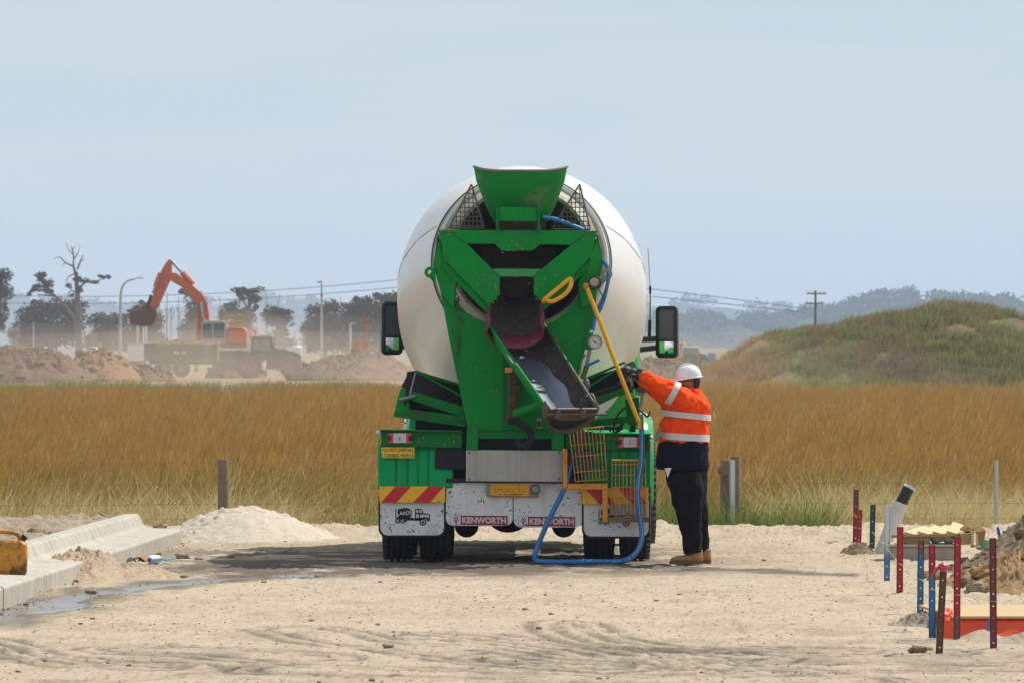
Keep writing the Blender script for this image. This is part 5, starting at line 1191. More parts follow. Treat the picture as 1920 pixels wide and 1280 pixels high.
# steel bed with set concrete on its right side
def liner(name, mat, a0, a1, inf, rough=0, seed=1, t0=.0, t1=.985, lo=None):
    n = 22; R_ = []; ts = np.linspace(t0, t1, 34)
    for t_ in ts:
        c, hw, dp_, s, u = csec(t_); ring = []
        b0 = a0+(lo(t_) if lo else 0)
        for k in range(n+1):
            a = math.radians(b0+(a1-b0)*k/n); e = inf
            if rough: e += rough*fbm(np.array([t_*14]), np.array([k*.55]), 3, seed)[0]*min(1, k/3+.15)
            ring.append(c+s*(hw-e)*math.cos(a)-u*(dp_-e)*math.sin(a))
        R_.append(ring)
    return MB().loft(R_, (False, False), closed_ring=False).build(name, mat, chute, smooth='all', fix=False)
liner('chute_bed', CHUTES, 2, 178, .015)
liner('set_concrete', CRUSTM, 42, 0, .014, .045, 3, lo=lambda t_: 5*math.sin(t_*17)+70*max(0, .38-t_)/.38)
# rolled rims and end lip
for sg_ in (1, -1):
    q = [csec(t_)[0]+s_*sg_*csec(t_)[1] for t_ in np.linspace(0, 1, 8)]
    MB().tube(q, .013, 8).build('chute_rim', LIPM if sg_ > 0 else GREEN, chute, smooth=True)
ushell('chute_lip', [(csec(.985)[0], .262, .275, s_, u_), (csec(1)[0]+a_*.09, .262, .275, s_, u_)], LIPM, .018, -6, 186, 22, chute)
cl = CB+a_*.08
q = [cl+s_*(.25*math.cos(math.radians(a)))-u_*(.262*math.sin(math.radians(a))+.02)-a_*.05 for a in range(0, 181, 12)]
MB().prism(q, a_*.012).build('lip_underside', pmat('lip_dark', (.018, .015, .014), .8, var=.4, vs=6), chute)
mb = MB().prism([cl+s_*.25+u_*.02, cl-s_*.25+u_*.02, cl-s_*.25-u_*.07, cl-s_*.1-u_*.115, cl+s_*.1-u_*.11, cl+s_*.25-u_*.05], a_*.015); mb.build('lip_plate', LIPM, chute)
o = MB().tube([cl-s_*.27-u_*.03+a_*.03, cl+s_*.34-u_*.03+a_*.03], .014, 8).build('lip_rod', LIPM, chute)
for k in (-.16, .1): MB().box(cl+s_*k-u_*.03+a_*.03, (.05, .05, .075)).build('rod_clamp', LIPM, o, bevel=.01)
MB().tube(curve_pts([P(1098, 742, D0-1.1), P(1110, 738, D0-1.1), P(1116, 748, D0-1.12), P(1121, 760, D0-1.1)], 4), .009, 6).build('lip_handle', GREYM, chute)
q = [csec(.42)[0]-s_*.28, csec(.42)[0]-s_*.32+u_*.02, csec(.52)[0]-s_*.32+u_*.02, csec(.52)[0]-s_*.28]
MB().tube(q, .010, 7).build('chute_handle', GREYM, chute)
mb = MB()
R_ = [csec(t_)[0]-s_*(csec(t_)[1]+.004) for t_ in (0, .95)]
# chute pivot and lift ram
tp('pivot_post', [(955, 672), (968, 672), (968, 770), (955, 770)], PB-.10, .06, RUSTM); tp('marker_lens', [(946.5, 688), (961, 688), (961, 698), (946.5, 698)], D0-.17, .04, AMB)
tp('pivot_clamp', [(956, 722), (975, 722), (975, 730), (956, 730)], PB-.14, .12, RUSTM)
rm = MB().tube([P(968, 775, D0-.22), P(1016, 758, D0-.5)], .046, 16).build('chute_ram', GREEN, tk, smooth=True)
MB().ball(P(962, 776, D0-.2), .055, 10, 8).build('ram_joint', RUSTM, rm); MB().ball(P(955, 783, D0-.2), .035, 8, 6).build('ram_joint', RUSTM, rm)
MB().tube([P(1016, 758, D0-.5), P(1030, 753, D0-.58)], .028, 10).build('ram_rod', RUSTM, rm)
hq_ = curve_pts([P(955, 788, D0-.2), P(968, 790, D0-.24), P(982, 797, D0-.27), P(993, 809, D0-.28), P(996, 822, D0-.26), P(988, 834, D0-.22), P(978, 836, D0-.16), P(971, 829, D0-.1)], 14)
MB().tube(hq_, [.030+.005*(i % 2) for i in range(len(hq_))], 10).build('corrugated_hose', RUB, tk)
tp('latch_plate', [(1006.5, 783), (1015.5, 783), (1015.5, 803), (1006.5, 803)], PB-.014, .012, GREYM); MB().ball(P(1011, 794, PB-.016), .018, 8, 6, (1, .5, 1.8)).build('latch_slot', INK, tk)
MB().tube([P(857, 662, PB-.01), P(861, 630, PB-.01)], .012, 6).build('grab_bracket', pmat('old_green', (.03, .10, .03), .6), tk)
# --- stowed extension chutes left and right
def half_pipe(name, p0, p1, r, Y, mat, th=.012, a0=180, a1=360, n=14, tilt=0.0):
    """half pipe lying across the view, open towards the rear and up"""
    A, B = P(*p0, Y), P(*p1, Y); ax = (B-A).normalized(); up = Vector((0, -.45, .9)); up = (up-ax*up.dot(ax)).normalized(); sd = ax.cross(up)
    R_ = []
    for c in (A, B):
        ro = [c+sd*r*math.cos(math.radians(a0+(a1-a0)*k/n))+up*r*math.sin(math.radians(a0+(a1-a0)*k/n)) for k in range(n+1)]
        ri = [c+(q-c)*((r-th)/r) for q in reversed(ro)]
        R_.append(ro+ri)
    return MB().loft(R_).build(name, mat, tk, smooth='all')
YL = D0+.22
CHI = pmat('chute_dark_inside', (.022, .020, .019), .85, var=.4, vs=6, bump=(35, .5, .01))
def frame_bar(name, pts, Y, th=.05, mat=GREEND): return tp(name, pts, Y, th, mat, bevel=.006)
ch1 = half_pipe('extension_chute', (778, 716), (866, 744), .20, YL+.12, CHI)
frame_bar('chute_rail', [(779, 694), (858, 717), (859, 722), (779, 700)], YL+.2); frame_bar('chute_rail', [(780, 697), (784, 697), (864, 739), (862, 743)], YL-.04, .02)
frame_bar('chute_rail', [(770, 732), (868, 762), (872, 783), (820, 766), (769, 749)], YL-.06)
frame_bar('chute_backing', [(764, 696), (782, 694), (868, 722), (874, 800), (800, 790), (744, 770)], YL+.33, .02, CHI)
frame_bar('chute_rail', [(772, 767), (873, 780), (874.5, 801), (742, 781), (737, 780), (740, 772)], YL-.05)
frame_bar('chute_end_plate', [(752, 727), (763, 728), (768, 765), (766, 776), (738, 779), (745, 746)], YL-.03, .3, GREEN)
frame_bar('chute_end_canvas', [(769, 696), (775, 698), (768, 742), (760, 760), (757, 760), (762, 726), (752, 726), (759, 711)], YL-.05, .05, CANV)
frame_bar('chute_end_strap', [(777, 699), (781, 697), (770, 741), (766, 740)], YL-.08, .03, GREYM)
MB().tube([P(749, 749, YL-.1), P(766, 745, YL-.1), P(778, 741, YL-.08)], .016, 8).build('chute_pin', GREYM, tk); MB().tube([P(760+4*math.cos(a), 788+5*math.sin(a), YL-.05) for a in np.linspace(0, 6.28, 13)[:-1]], .005, 6, closed=True).build('pin_ring', GREYM, tk)
YR = D0+.10
half_pipe('extension_chute', (1100, 727), (1178, 703), .16, YR+.12, CHI, a0=175, a1=365)
frame_bar('chute_rail', [(1094, 709), (1170, 677), (1171, 681), (1098, 714)], YR+.14); frame_bar('chute_rail', [(1105, 722), (1159, 689), (1160, 691.5), (1107, 725)], YR-.1, .02)
tp('chute_rail', [(1107, 747), (1181, 722), (1188, 712), (1206, 722), (1180, 732), (1121, 760), (1112, 758)], YR-.02, .05, GREEND)
frame_bar('chute_collar', [(1169, 678), (1173, 677), (1188, 722), (1184, 726)], YR-.10, .12, GREYM)
tp('chute_end_cap', [(1174, 682), (1187, 676), (1191, 681), (1213, 727), (1204, 736), (1194, 734), (1188, 724)], YR-.02, .26, pmat('end_cap_green', (.012, .14, .04), .5, var=.3, dirt=((.10, .085, .06), .5, .75, 7)))
tp('chute_end_cap', [(1193, 733), (1205, 736), (1213, 728), (1216, 732), (1206, 741), (1197, 741), (1192, 737)], YR-.05, .2, GREYM)
tp('lit_white_piece', [(1159.5, 741.5), (1121, 760), (1112, 785), (1128, 777), (1142, 765), (1152, 754)], D0+.05, .015, WHITEP)  # plate standing in for the lit part of an unidentified white piece
# --- cab and bonnet ahead of the drum
CBY = D0+4.95
cabp = MB(); sec = []
for y_, hw, zt_, zb in ((CBY, 1.06, 2.72, .95), (CBY+.1, 1.1, 2.8, .9), (CBY+1.5, 1.1, 2.8, .9), (CBY+1.9, 1.05, 2.25, .9)):
    x0 = .135+(y_-D0)*.004; sec.append([Vector((x0+hw*a, y_, zb+(zt_-zb)*b)) for a, b in ((-1, 0), (-1, .55), (-.97, .92), (-.85, 1), (.85, 1), (.97, .92), (1, .55), (1, 0))])
cab_ = cabp.loft(sec).build('cab', HOODG, tk, bevel=.03)
tp('rear_window', [(1141, 744), (1160, 742), (1160, 766), (1140, 767)], CBY-.03, .03, GLASSD, cab_)
bon = []
for y_, hw, z1 in ((CBY+1.85, 1.0, 1.72), (CBY+2.4, .95, 1.62), (CBY+3.1, .88, 1.45), (CBY+3.3, .8, 1.2)):
    x0 = .165; bon.append([Vector((x0+hw*a, y_, .75+(z1-.75)*b)) for a, b in ((-1, 0), (-.95, .6), (-.7, .95), (0, 1), (.7, .95), (.95, .6), (1, 0))])
MB().loft(bon).build('bonnet', HOODG, tk, smooth='all')
def front_guard(cx_):
    R_ = []
    for k in range(9):
        a = math.pi*k/8; y = CBY+1.35+.72*math.cos(a)*-1; z = .55+.80*math.sin(a)**.7
        R_.append([Vector((cx_+s*.24, y, z-(.10 if abs(s) > .9 else .03 if abs(s) > .6 else 0))) for s in (-1.0, -.75, -.3, .3, .75, 1.0)]+[Vector((cx_+s*.22, y, z-.16)) for s in (1, -1)])
    return MB().loft(R_).build('front_mudguard', HOODG, tk, smooth='all')
front_guard(1.16); front_guard(-.84)
tp('cab_step_panel', [(1120, 740), (1186, 728), (1196, 760), (1198, 815), (1112, 815), (1112, 790)], CBY-.1, .06, HOODG)
tp('cab_step_panel', [(768, 786), (791, 784), (791, 812), (766, 812)], CBY-.2, .3, GUARDG); tp('air_tank', [(792, 788), (806, 786), (803, 804), (796, 806)], D0+1.0, .2, HOODG)
mb = MB(); mb.box(P(835, 798, D0+.9), (.55, .6, .25)); mb.build('engine_clutter', BLK, tk); tp('side_plate', [(1172, 748), (1198, 744), (1200, 792), (1190, 798), (1176, 795)], D0+.35, .04, GREEND)
frame_bar('side_bar', [(1108, 786), (1198, 778), (1198, 790), (1106, 800)], D0+.32, .05, GREEND); frame_bar('side_brace', [(1150, 812), (1170, 787), (1176, 787), (1158, 812)], D0+.38, .05, BLK)
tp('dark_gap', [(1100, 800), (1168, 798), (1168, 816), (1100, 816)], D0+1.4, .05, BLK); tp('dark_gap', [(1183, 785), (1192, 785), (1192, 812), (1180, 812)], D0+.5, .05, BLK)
MB().tube(curve_pts([P(1204, 700, CBY-.3), P(1205, 740, CBY-.3), P(1203, 756, CBY-.3), P(1197, 764, CBY-.3)], 5), .02, 8).build('grab_rail', GREYM, tk, smooth=True)
MB().tube(curve_pts([P(1150, 812, D0+.2), P(1152, 795, D0+.2), P(1160, 775, D0+.2), P(1174, 763, D0+.2)], 6), .010, 6).build('black_cable', RUB, tk); MB().tube(curve_pts([P(1196, 766, D0+.1), P(1206, 774, D0+.05), P(1214, 781, D0), P(1219, 771, D0)], 6), .009, 6).build('black_cable', RUB, tk)
MB().box(P(1217, 792, CBY+1.2), (.05, .05, .11)).build('indicator_lamp', LENSW, tk, bevel=.01)
# --- mirrors and aerial
def mirror(x0, y0, x1, y1, split, Y, inward, arms):
    w_ = (x1-x0)*Y/F; h_ = (y1-y0)*Y/F; c = P((x0+x1)/2, (y0+y1)/2, Y); Rz = Matrix.Rotation(inward, 3, 'Z')
    def shape(hx, hz, r, y):
        o = []
        for sx, sz, a0 in ((1, 1, 0), (-1, 1, 90), (-1, -1, 180), (1, -1, 270)):
            o += [c+Rz @ Vector((sx*(hx-r)+r*math.cos(math.radians(a0+90*k/5)), y, sz*(hz-r)+r*math.sin(math.radians(a0+90*k/5)))) for k in range(6)]
        return o
    hx = w_/2/math.cos(inward); hz = h_/2
    o = MB().loft([shape(hx*.8, hz*.9, .04, .12), shape(hx, hz, .05, .05), shape(hx, hz, .05, -.02), shape(hx-.02, hz-.02, .04, -.03), shape(hx-.025, hz-.025, .04, -.015)]).build('mirror', BLKP, tk, smooth=True)
    zs = c.z+h_/2-(split-y0)*Y/F
    def pane(zt_, zb_, mat, nm, inw, bulge=0):
        q = Matrix.Rotation(inw, 3, 'Z'); zc = (zt_+zb_)/2; hh = (zt_-zb_)/2; V = []
        for i in range(7):
            for k in range(7):
                a, b = -1+i/3, -1+k/3
                V.append(Vector((c.x, c.y, zc))+Rz @ Vector((a*(hx-.04), -.024-bulge*(1-(a*a+b*b)/2), b*hh)))
        MB().add(V, [(i*7+k, i*7+k+1, i*7+k+8, i*7+k+7) for i in range(6) for k in range(6)]).build(nm, mat, o, smooth='all')
    pane(c.z+hz-.05, zs+.012, MIRD, 'mirror_pane', inward); pane(zs-.012, c.z-hz+.05, MIRR, 'wide_mirror_pane', inward, .012)
    for ar in arms: MB().tube([P(x, y, Y+.06) for x, y in ar], .028, 8).build('mirror_arm', BLKP, o, smooth=True)
mirror(715, 565.5, 754.5, 665, 631, D0+5.6, math.radians(11), [[(740, 590), (775, 588)], [(740, 648), (775, 650)]])
mirror(1230, 574, 1271, 671, 638, D0+5.6, math.radians(-11), [[(1235, 635), (1195, 637)], [(1235, 651), (1195, 656)]])
MB().tube([P(1217.5, 635, D0+5.7), P(1218.3, 600, D0+5.7)], .016, 8).build('aerial_base', BLKP, tk); MB().tube(curve_pts([P(1218.3, 610, D0+5.7), P(1219.3, 560, D0+5.7), P(1218, 520, D0+5.7), P(1214.7, 465, D0+5.7)], 5), [.008]*6+[.004]*10, 6).build('aerial', GREYM, tk); MB().box(P(1219, 544, D0+5.7), (.022, .022, .08)).build('aerial_coil', BLKP, tk)
# --- work lamp, gauge, pipes, yellow handle and rod
wl_ = MB().lathe(P(1115, 531, D0-.25), (-.1, -1, .35), [(-.05, .03), (-.04, .06), (.02, .068), (.03, .062), (.03, .05)], 22, (True, True)).build('work_lamp', BLKP, tk, smooth=True)
MB().lathe(P(1115, 531, D0-.25), (-.1, -1, .35), [(.025, .054), (.035, .03), (.037, .002)], 18).build('lamp_lens', pmat('dusty_lens', (.33, .27, .19), .4), wl_, smooth=True)
gg = MB().lathe(P(1116, 641, D0-.10), (0, -1, 0), [(-.02, .062), (.02, .066), (.03, .066), (.03, .056)], 26, (True, False)).build('pressure_gauge', GREYM, tk, smooth=True)
MB().lathe(P(1116, 641, D0-.10), (0, -1, 0), [(.018, .058), (.0185, .001)], 26).build('gauge_dial', LETW, gg)
mb = MB(); cg = P(1116, 641, D0-.122)
mb.box(cg, (.05, .003, .006), Matrix.Rotation(.6, 3, 'Y'))
for k in range(9): a = math.radians(-30+k*30); mb.box(cg+Vector((.045*math.cos(a), 0, .045*math.sin(a))), (.005, .003, .005))
mb.build('gauge_marks', INK, gg)
tp('gauge_bracket', [(1096, 628), (1112, 622), (1114, 655), (1098, 656)], D0-.06, .02, GREEN)
MB().tube(curve_pts([P(1018, 408, D0-.12), P(1040, 411, D0-.12), P(1066, 420, D0-.1), P(1094, 431, D0-.08)], 6), .020, 10).build('water_hose', BLUEH, tk, smooth=True)
MB().tube(curve_pts([P(1128, 486, D0-.05), P(1138, 500, D0-.05), P(1140, 525, D0-.06), P(1133, 560, D0-.08), P(1123, 585, D0-.1)], 6), .017, 10).build('water_hose', BLUEH, tk, smooth=True)
MB().tube(curve_pts([P(1128, 575, D0-.1), P(1116, 595, D0-.1), P(1111, 620, D0-.1)], 6), .020, 10).build('water_hose', BLUEH, tk, smooth=True)
MB().tube([P(1106, 655, D0-.08), P(1100, 686, D0-.1)], .017, 8).build('water_pipe', GREYM, tk); MB().tube(curve_pts([P(1098, 664, D0-.05), P(1091, 675, D0-.07), P(1088, 690, D0-.08), P(1085, 702, D0-.08)], 5), .009, 6).build('water_pipe', GREYM, tk)
MB().tube([P(1100, 686, D0-.1), P(1092, 710, D0-.1)], .024, 8).build('water_valve', pmat('old_brass', (.16, .13, .06), .6, .4), tk); MB().tube([P(1101, 685, D0-.12), P(1123.5, 674, D0-.12)], .014, 8).build('valve_lever', BLUEH, tk)
MB().ball(P(1099, 722, D0-.1), .045, 10, 8, (.8, .8, 1.5)).build('valve_body', pmat('valve_grey', (.10, .12, .14), .5), tk, smooth=True)
MB().tube(curve_pts([P(1120, 540, D0-.2), P(1128, 552, D0-.16), P(1130, 562, D0-.14)], 5), .006, 6).build('black_cable', RUB, tk)
ph = curve_pts([P(1019, 566, D0-.30), P(1023, 560, D0-.34), P(1052, 536, D0-.34), P(1068, 523, D0-.34), P(1071, 528, D0-.34), P(1068, 541, D0-.36), P(1058, 553, D0-.36), P(1044, 562, D0-.36), P(1034, 565.5, D0-.36), P(1025, 563, D0-.34)], 5)
MB().tube(ph, .020, 9).build('yellow_handle', RODY, tk, smooth=True)
lv_ = MB().tube([P(1099.5, 538, D0-.30), P(1197, 790, D0-.26)], .020, 10).build('yellow_rod', RODY, tk, smooth=True); MB().box(P(1199, 795, D0-.26), (.03, .03, .09)).build('rod_tip', RODY, lv_, bevel=.006); MB().box(P(1098, 537, D0-.3), (.05, .05, .05)).build('rod_tip', pmat('rod_orange', (.5, .16, .02), .6), lv_, bevel=.012)
# --- yellow basket frame, wire baskets, hose
BY = D0-.18
def bar(pts, Y=BY, th=.05, mat=BARY, name='basket_bar'): return tp(name, pts, Y, th, mat, bevel=.005)
bar([(1054.5, 841), (1064, 841), (1064, 917), (1055.5, 917)]); bar([(1064.3, 906), (1139.5, 906), (1139.5, 917), (1064.3, 917)]); bar([(1129.5, 917.3), (1139.5, 917.3), (1139.5, 978), (1129.5, 978)])
bar([(1139.8, 969), (1216, 968), (1216, 978), (1139.8, 978)], mat=pmat('rusty_bar', (.20, .12, .06), .7, var=.35, vs=9)); bar([(1065, 848), (1072, 850), (1072, 872), (1066, 872)], BY+.03, .03, RUSTM)
def basket(top, bot, nv, hs_, Y, dep):
    """wire basket: front, back and side grids of rods; top, bot = (left px, right px, y left, y right)"""
    mb = MB()
    def pt(u, v_, y): return P((top[0]+(top[1]-top[0])*u)*(1-v_)+(bot[0]+(bot[1]-bot[0])*u)*v_, (top[2]+(top[3]-top[2])*u)*(1-v_)+(bot[2]+(bot[3]-bot[2])*u)*v_, y)
    for k in range(nv): mb.tube([pt(k/(nv-1), 0, Y), pt(k/(nv-1), 1, Y), pt(k/(nv-1), 1, Y+dep)], .0045, 5)
    for v_ in hs_: mb.tube([pt(0, v_, Y), pt(1, v_, Y), pt(1, v_, Y+dep), pt(0, v_, Y+dep), pt(0, v_, Y)], .0045, 5)
    for k in range(4): mb.tube([pt(0, 0, Y+dep*k/3), pt(0, 1, Y+dep*k/3)], .0045, 5); mb.tube([pt(1, 0, Y+dep*k/3), pt(1, 1, Y+dep*k/3)], .0045, 5)
    o = mb.build('wire_basket', BASKW, tk, fix=False)
    MB().tube([pt(0, 0, Y), pt(1, 0, Y), pt(1, 0, Y+dep), pt(0, 0, Y+dep)], .008, 7, closed=True).build('basket_rim', RODY, o); return o
basket((1067, 1131, 806, 799), (1079, 1138, 902, 898), 10, (0, .3, .52, .82, 1), BY-.04, .20); basket((1147.5, 1210, 862, 862), (1147, 1211, 963, 963), 10, (.08, .28, .5, .7, 1), BY-.02, .16)
tp('black_box', [(1077, 845), (1112.5, 844), (1112.5, 885), (1077, 887)], BY+.02, .12, BLKP, bevel=.01); MB().lathe(P(1088, 846, BY+.06), (0, 0, 1), [(0, .035), (.14, .035), (.17, .014), (.20, .014)], 14, (True, True)).build('red_bottle', pmat('bottle_red', (.16, .03, .03), .4), tk, smooth=True)
tp('basket_tray', [(1143, 946), (1213, 944), (1213, 966), (1143, 966)], BY+.12, .06, GREYM)
hose = [P(1202.5, 797, BY-.02), P(1203.5, 830, BY-.07), P(1202.5, 870, BY-.10), P(1198, 895, BY-.12), P(1196, 925, BY-.13), P(1198, 955, BY-.13), P(1202, 985, BY-.13), P(1203.5, 1005, BY-.14), P(1198, 1027, BY-.16), P(1183, 1044, BY-.2),
        Vector((P(1160, 0, 69.45).x, 69.46, .03)), Vector((P(1120, 0, 69.4).x, 69.42, .026)), Vector((P(1060, 0, 69.4).x, 69.40, .026)), Vector((P(1012, 0, 69.45).x, 69.45, .032)), P(1003, 1046, BY-.2), P(1007, 1026, BY-.14), P(1024, 985, BY-.1), P(1042, 948, BY-.05), P(1057, 918, BY+.03), P(1066, 890, BY+.05), P(1072, 862, BY+.06), P(1076, 846, BY+.06)]
for q in hose[10:14]: q.z = max(q.z, gz(q.x, q.y)+.024)
hp_ = curve_pts(hose, 8); hs0 = MB().tube(hp_, .0245, 12).build('wash_hose', BLUEH, tk, smooth='all')
MB().tube([q+Vector((.004, -.0225, .004)) for q in hp_[:84]], .0042, 5).build('hose_stripe', STRIPE, hs0, smooth='all')
MB().tube([P(1203, 776, BY), P(1203, 788, BY), P(1203, 803, BY-.02)], [.013, .018, .024], 10).build('hose_nozzle', GREYM, hs0, smooth=True)

# --- bolts, welds and dried concrete on the rear frame
BOLTM = pmat('bolt_head', (.10, .11, .09), .6, .4, var=.3)
mb = MB()
def bolt(x, y, Y, r=.011): mb.lathe(P(x, y, Y), (0, -1, 0), [(0, r), (.008, r), (.010, r*.5)], 6, (False, True))
for x, y in ((879, 803), (893, 803), (879, 838), (893, 838), (1039, 807), (1053, 807), (1039, 839), (1053, 839)): bolt(x, y, D0-.071)
for x, y in ((890, 812), (912, 812), (1000, 813), (1026, 813)): bolt(x, y, D0-.061)
for x, y in ((832, 436), (850, 436), (1092, 438), (1110, 438), (930, 452), (1010, 453), (930, 561), (925, 568), (1006, 561), (1012, 561), (838, 480), (1102, 476)): bolt(x, y, UF-.005)
for x, y in ((720, 833), (735, 833), (800, 834), (850, 835), (860, 815), (860, 832), (1068, 818), (1068, 836), (1140, 840), (1150, 820), (1212, 840)): bolt(x, y, D0-.031, .009)
for x, y in ((880, 848), (880, 897), (1048, 848), (1048, 897)): bolt(x, y, D0-.061, .009)
mb.build('bolt', BOLTM, tk)['kind'] = 'stuff'
WELD = pmat('weld_green', (.002, .12, .022), .6, var=.3)
for a_w, b_w, Yw_ in (((848, 441), (876, 457), UF-.003), ((1095, 443), (1070, 459), UF-.003), ((922, 504), (937, 519), UF-.003), ((1016, 504), (1001, 519), UF-.003), ((885, 807), (1040, 807.5), D0-.062), ((944, 640), (944, 806), PB-.012), ((1046, 660), (1046, 806), PB-.012)):
    MB().tube([P(*a_w, Yw_), P(*b_w, Yw_)], .006, 6).build('weld_bead', WELD, tk)
def splat(spots, n, spread, Y, mat, seed, tall=1.6, smax=.008):
    mb = MB(); r = random.Random(seed)
    for cx_, cy_ in spots:
        for i in range(n):
            x = cx_+r.gauss(0, spread); y = cy_+r.gauss(0, spread*tall); s = smax*r.random()**2+.002
            mb.ball(P(x, y, Y), s, 7, 5, (1, .3, r.uniform(.8, 2.0)))
    mb.build('dried_concrete', mat, tk, fix=False)['kind'] = 'stuff'
DRYC = pmat('dried_cement', (.20, .175, .14), .95, var=.3); DARKC = pmat('dark_splatter', (.07, .05, .035), .95, var=.3)
splat(((858, 578), (864, 600), (856, 566)), 26, 5, PB-.001, DARKC, 1, 2.2); splat(((875, 775), (925, 740), (895, 690), (930, 655), (1070, 640), (1055, 690), (1030, 790)), 9, 9, PB-.002, DRYC, 2)
splat(((930, 535), (1008, 540), (900, 520), (1040, 510), (968, 512), (960, 466)), 9, 8, UF-.006, DRYC, 3, 1.0); splat(((840, 825), (780, 824), (1110, 830), (1140, 826)), 9, 12, D0-.032, DRYC, 4, .5)
splat(((730, 985), (820, 985), (826, 960), (720, 960), (770, 996)), 13, 6, FB-.001, DARKC, 5, .8, .0055); splat(((860, 915), (900, 940), (960, 935), (1040, 920), (1070, 945), (980, 958), (850, 955)), 12, 9, FB-.001, DARKC, 6, .9, .0055); splat(((1110, 960), (1150, 985), (1190, 960), (1205, 990)), 10, 8, FB-.001, DARKC, 7, .8, .0055)
# ------------------------------------------------------------------ worker beside the truck
YW = 69.70; KW = YW/F
SKIN = pmat('skin', (.33, .13, .085), .5, var=.1, vs=8); HIVIS = pmat('hivis_orange', (1.0, .075, .003), .8, spec=.15, var=.05, vs=4, bump=(60, .15, .004)); NAVY = pmat('navy_cloth', (.005, .007, .018), .9, var=.2, spec=.15, bump=(60, .2, .004))
TROU = pmat('black_trousers', (.007, .0065, .0075), .9, var=.25, spec=.15, bump=(40, .3, .005)); BOOT = pmat('tan_boot', (.36, .185, .075), .65, var=.15, vs=8, dirt=((.22, .13, .07), .5, .8, 9)); SOLE = pmat('boot_sole', (.14, .09, .055), .8); GLOVE = pmat('black_glove', (.02, .025, .032), .6, var=.3, vs=10)
TAPE = pmat('reflective_tape', (.62, .56, .55), .45, var=.06, vs=6); HELM = pmat('helmet_white', (.78, .77, .78), .28, var=.02, coat=.3); HAIR = pmat('dark_hair', (.02, .015, .012), .8)
def er(px, py, rx, ry, dy=0.0, n=22, yaw=0.0):
    """elliptic ring in the horizontal plane: centre at pixel, half width in pixels, half depth in metres"""
    c = P(px, py, YW)+Vector((0, dy, 0)); q = []
    for i in range(n):
        a = 2*math.pi*i/n; x = rx*KW*math.cos(a); y = ry*math.sin(a)
        q.append(c+Vector((x*math.cos(yaw)-y*math.sin(yaw), x*math.sin(yaw)+y*math.cos(yaw), 0)))
    return q
def remesh(o, vox, smooth=3, disp=None):
    m_ = o.modifiers.new('skin', 'REMESH'); m_.mode = 'VOXEL'; m_.voxel_size = vox; m_.use_smooth_shade = True
    if smooth: s = o.modifiers.new('soft', 'SMOOTH'); s.iterations = smooth; s.factor = .5
    if disp:
        tx = bpy.data.textures.new('folds', 'CLOUDS'); tx.noise_scale = disp[0]; d = o.modifiers.new('folds', 'DISPLACE'); d.texture = tx; d.strength = disp[1]; d.mid_level = .5; d.texture_coords = 'LOCAL'
        if len(disp) > 2: tx.noise_depth = disp[2]
    return o
WB = P(1295, 1057, YW)
ARM = [P(1284, 752, YW)+Vector((0, -.16, 0)), P(1262, 737, YW)+Vector((0, -.23, 0)), P(1238, 724, YW)+Vector((0, -.24, 0)), P(1210, 706, YW)+Vector((0, -.18, 0)), P(1198, 698, YW)+Vector((0, -.15, 0))]
ARMR = [P(1280, 752, YW)+Vector((0, .20, 0)), P(1255, 740, YW)+Vector((0, .27, 0)), P(1230, 726, YW)+Vector((0, .27, 0)), P(1206, 712, YW)+Vector((0, .20, 0)), P(1198, 706, YW)+Vector((0, .17, 0))]
mb = MB()
mb.loft([er(1286, 885, 30, .15), er(1284, 850, 42, .19), er(1283, 815, 42, .19), er(1290, 775, 34, .18), er(1296, 748, 24, .16), er(1297, 738, 14, .075), er(1294, 728, 12, .065), er(1290, 722, 16, .078), er(1289, 712, 20, .082), er(1290, 700, 20.5, .08), er(1291, 690, 15, .06), er(1291, 686, 7, .03)])
mb.ball(P(1269.5, 716, YW), .016, 8, 6, (1.3, .9, 1.2)); mb.ball(P(1273, 724, YW), .03, 8, 6, (1, 1.1, .8)); mb.ball(P(1293, 717, YW)+Vector((0, -.082, 0)), .026, 8, 7, (.75, .5, 1.25)); mb.ball(P(1293, 717, YW)+Vector((0, .082, 0)), .026, 8, 7, (.75, .5, 1.25))
mb.ball(P(1271, 727, YW), .012, 8, 6, (1, 1.6, .6))
for A_ in (ARM, ARMR): mb.tube(A_, [.085, .075, .058, .040, .036], 12)
for (x0, x1, dy) in ((1288, 1301, -.09), (1296, 1319, .10)):
    mb.tube([P(x0, 872, YW)+Vector((0, dy, 0)), P((x0+x1)/2-1, 950, YW)+Vector((0, dy, 0)), P(x1-2, 1040, YW)+Vector((0, dy, 0)), P(x1-2, 1052, YW)+Vector((0, dy, 0))], [.09, .055, .038, .038], 12)
me_ = mb.build('person', SKIN, None, origin=(WB.x, WB.y, 0), smooth='all'); remesh(me_, .011, 2)
wk = tag(me_, 'stout worker in orange hi-vis jacket and white hard hat reaching for the chute', 'person')
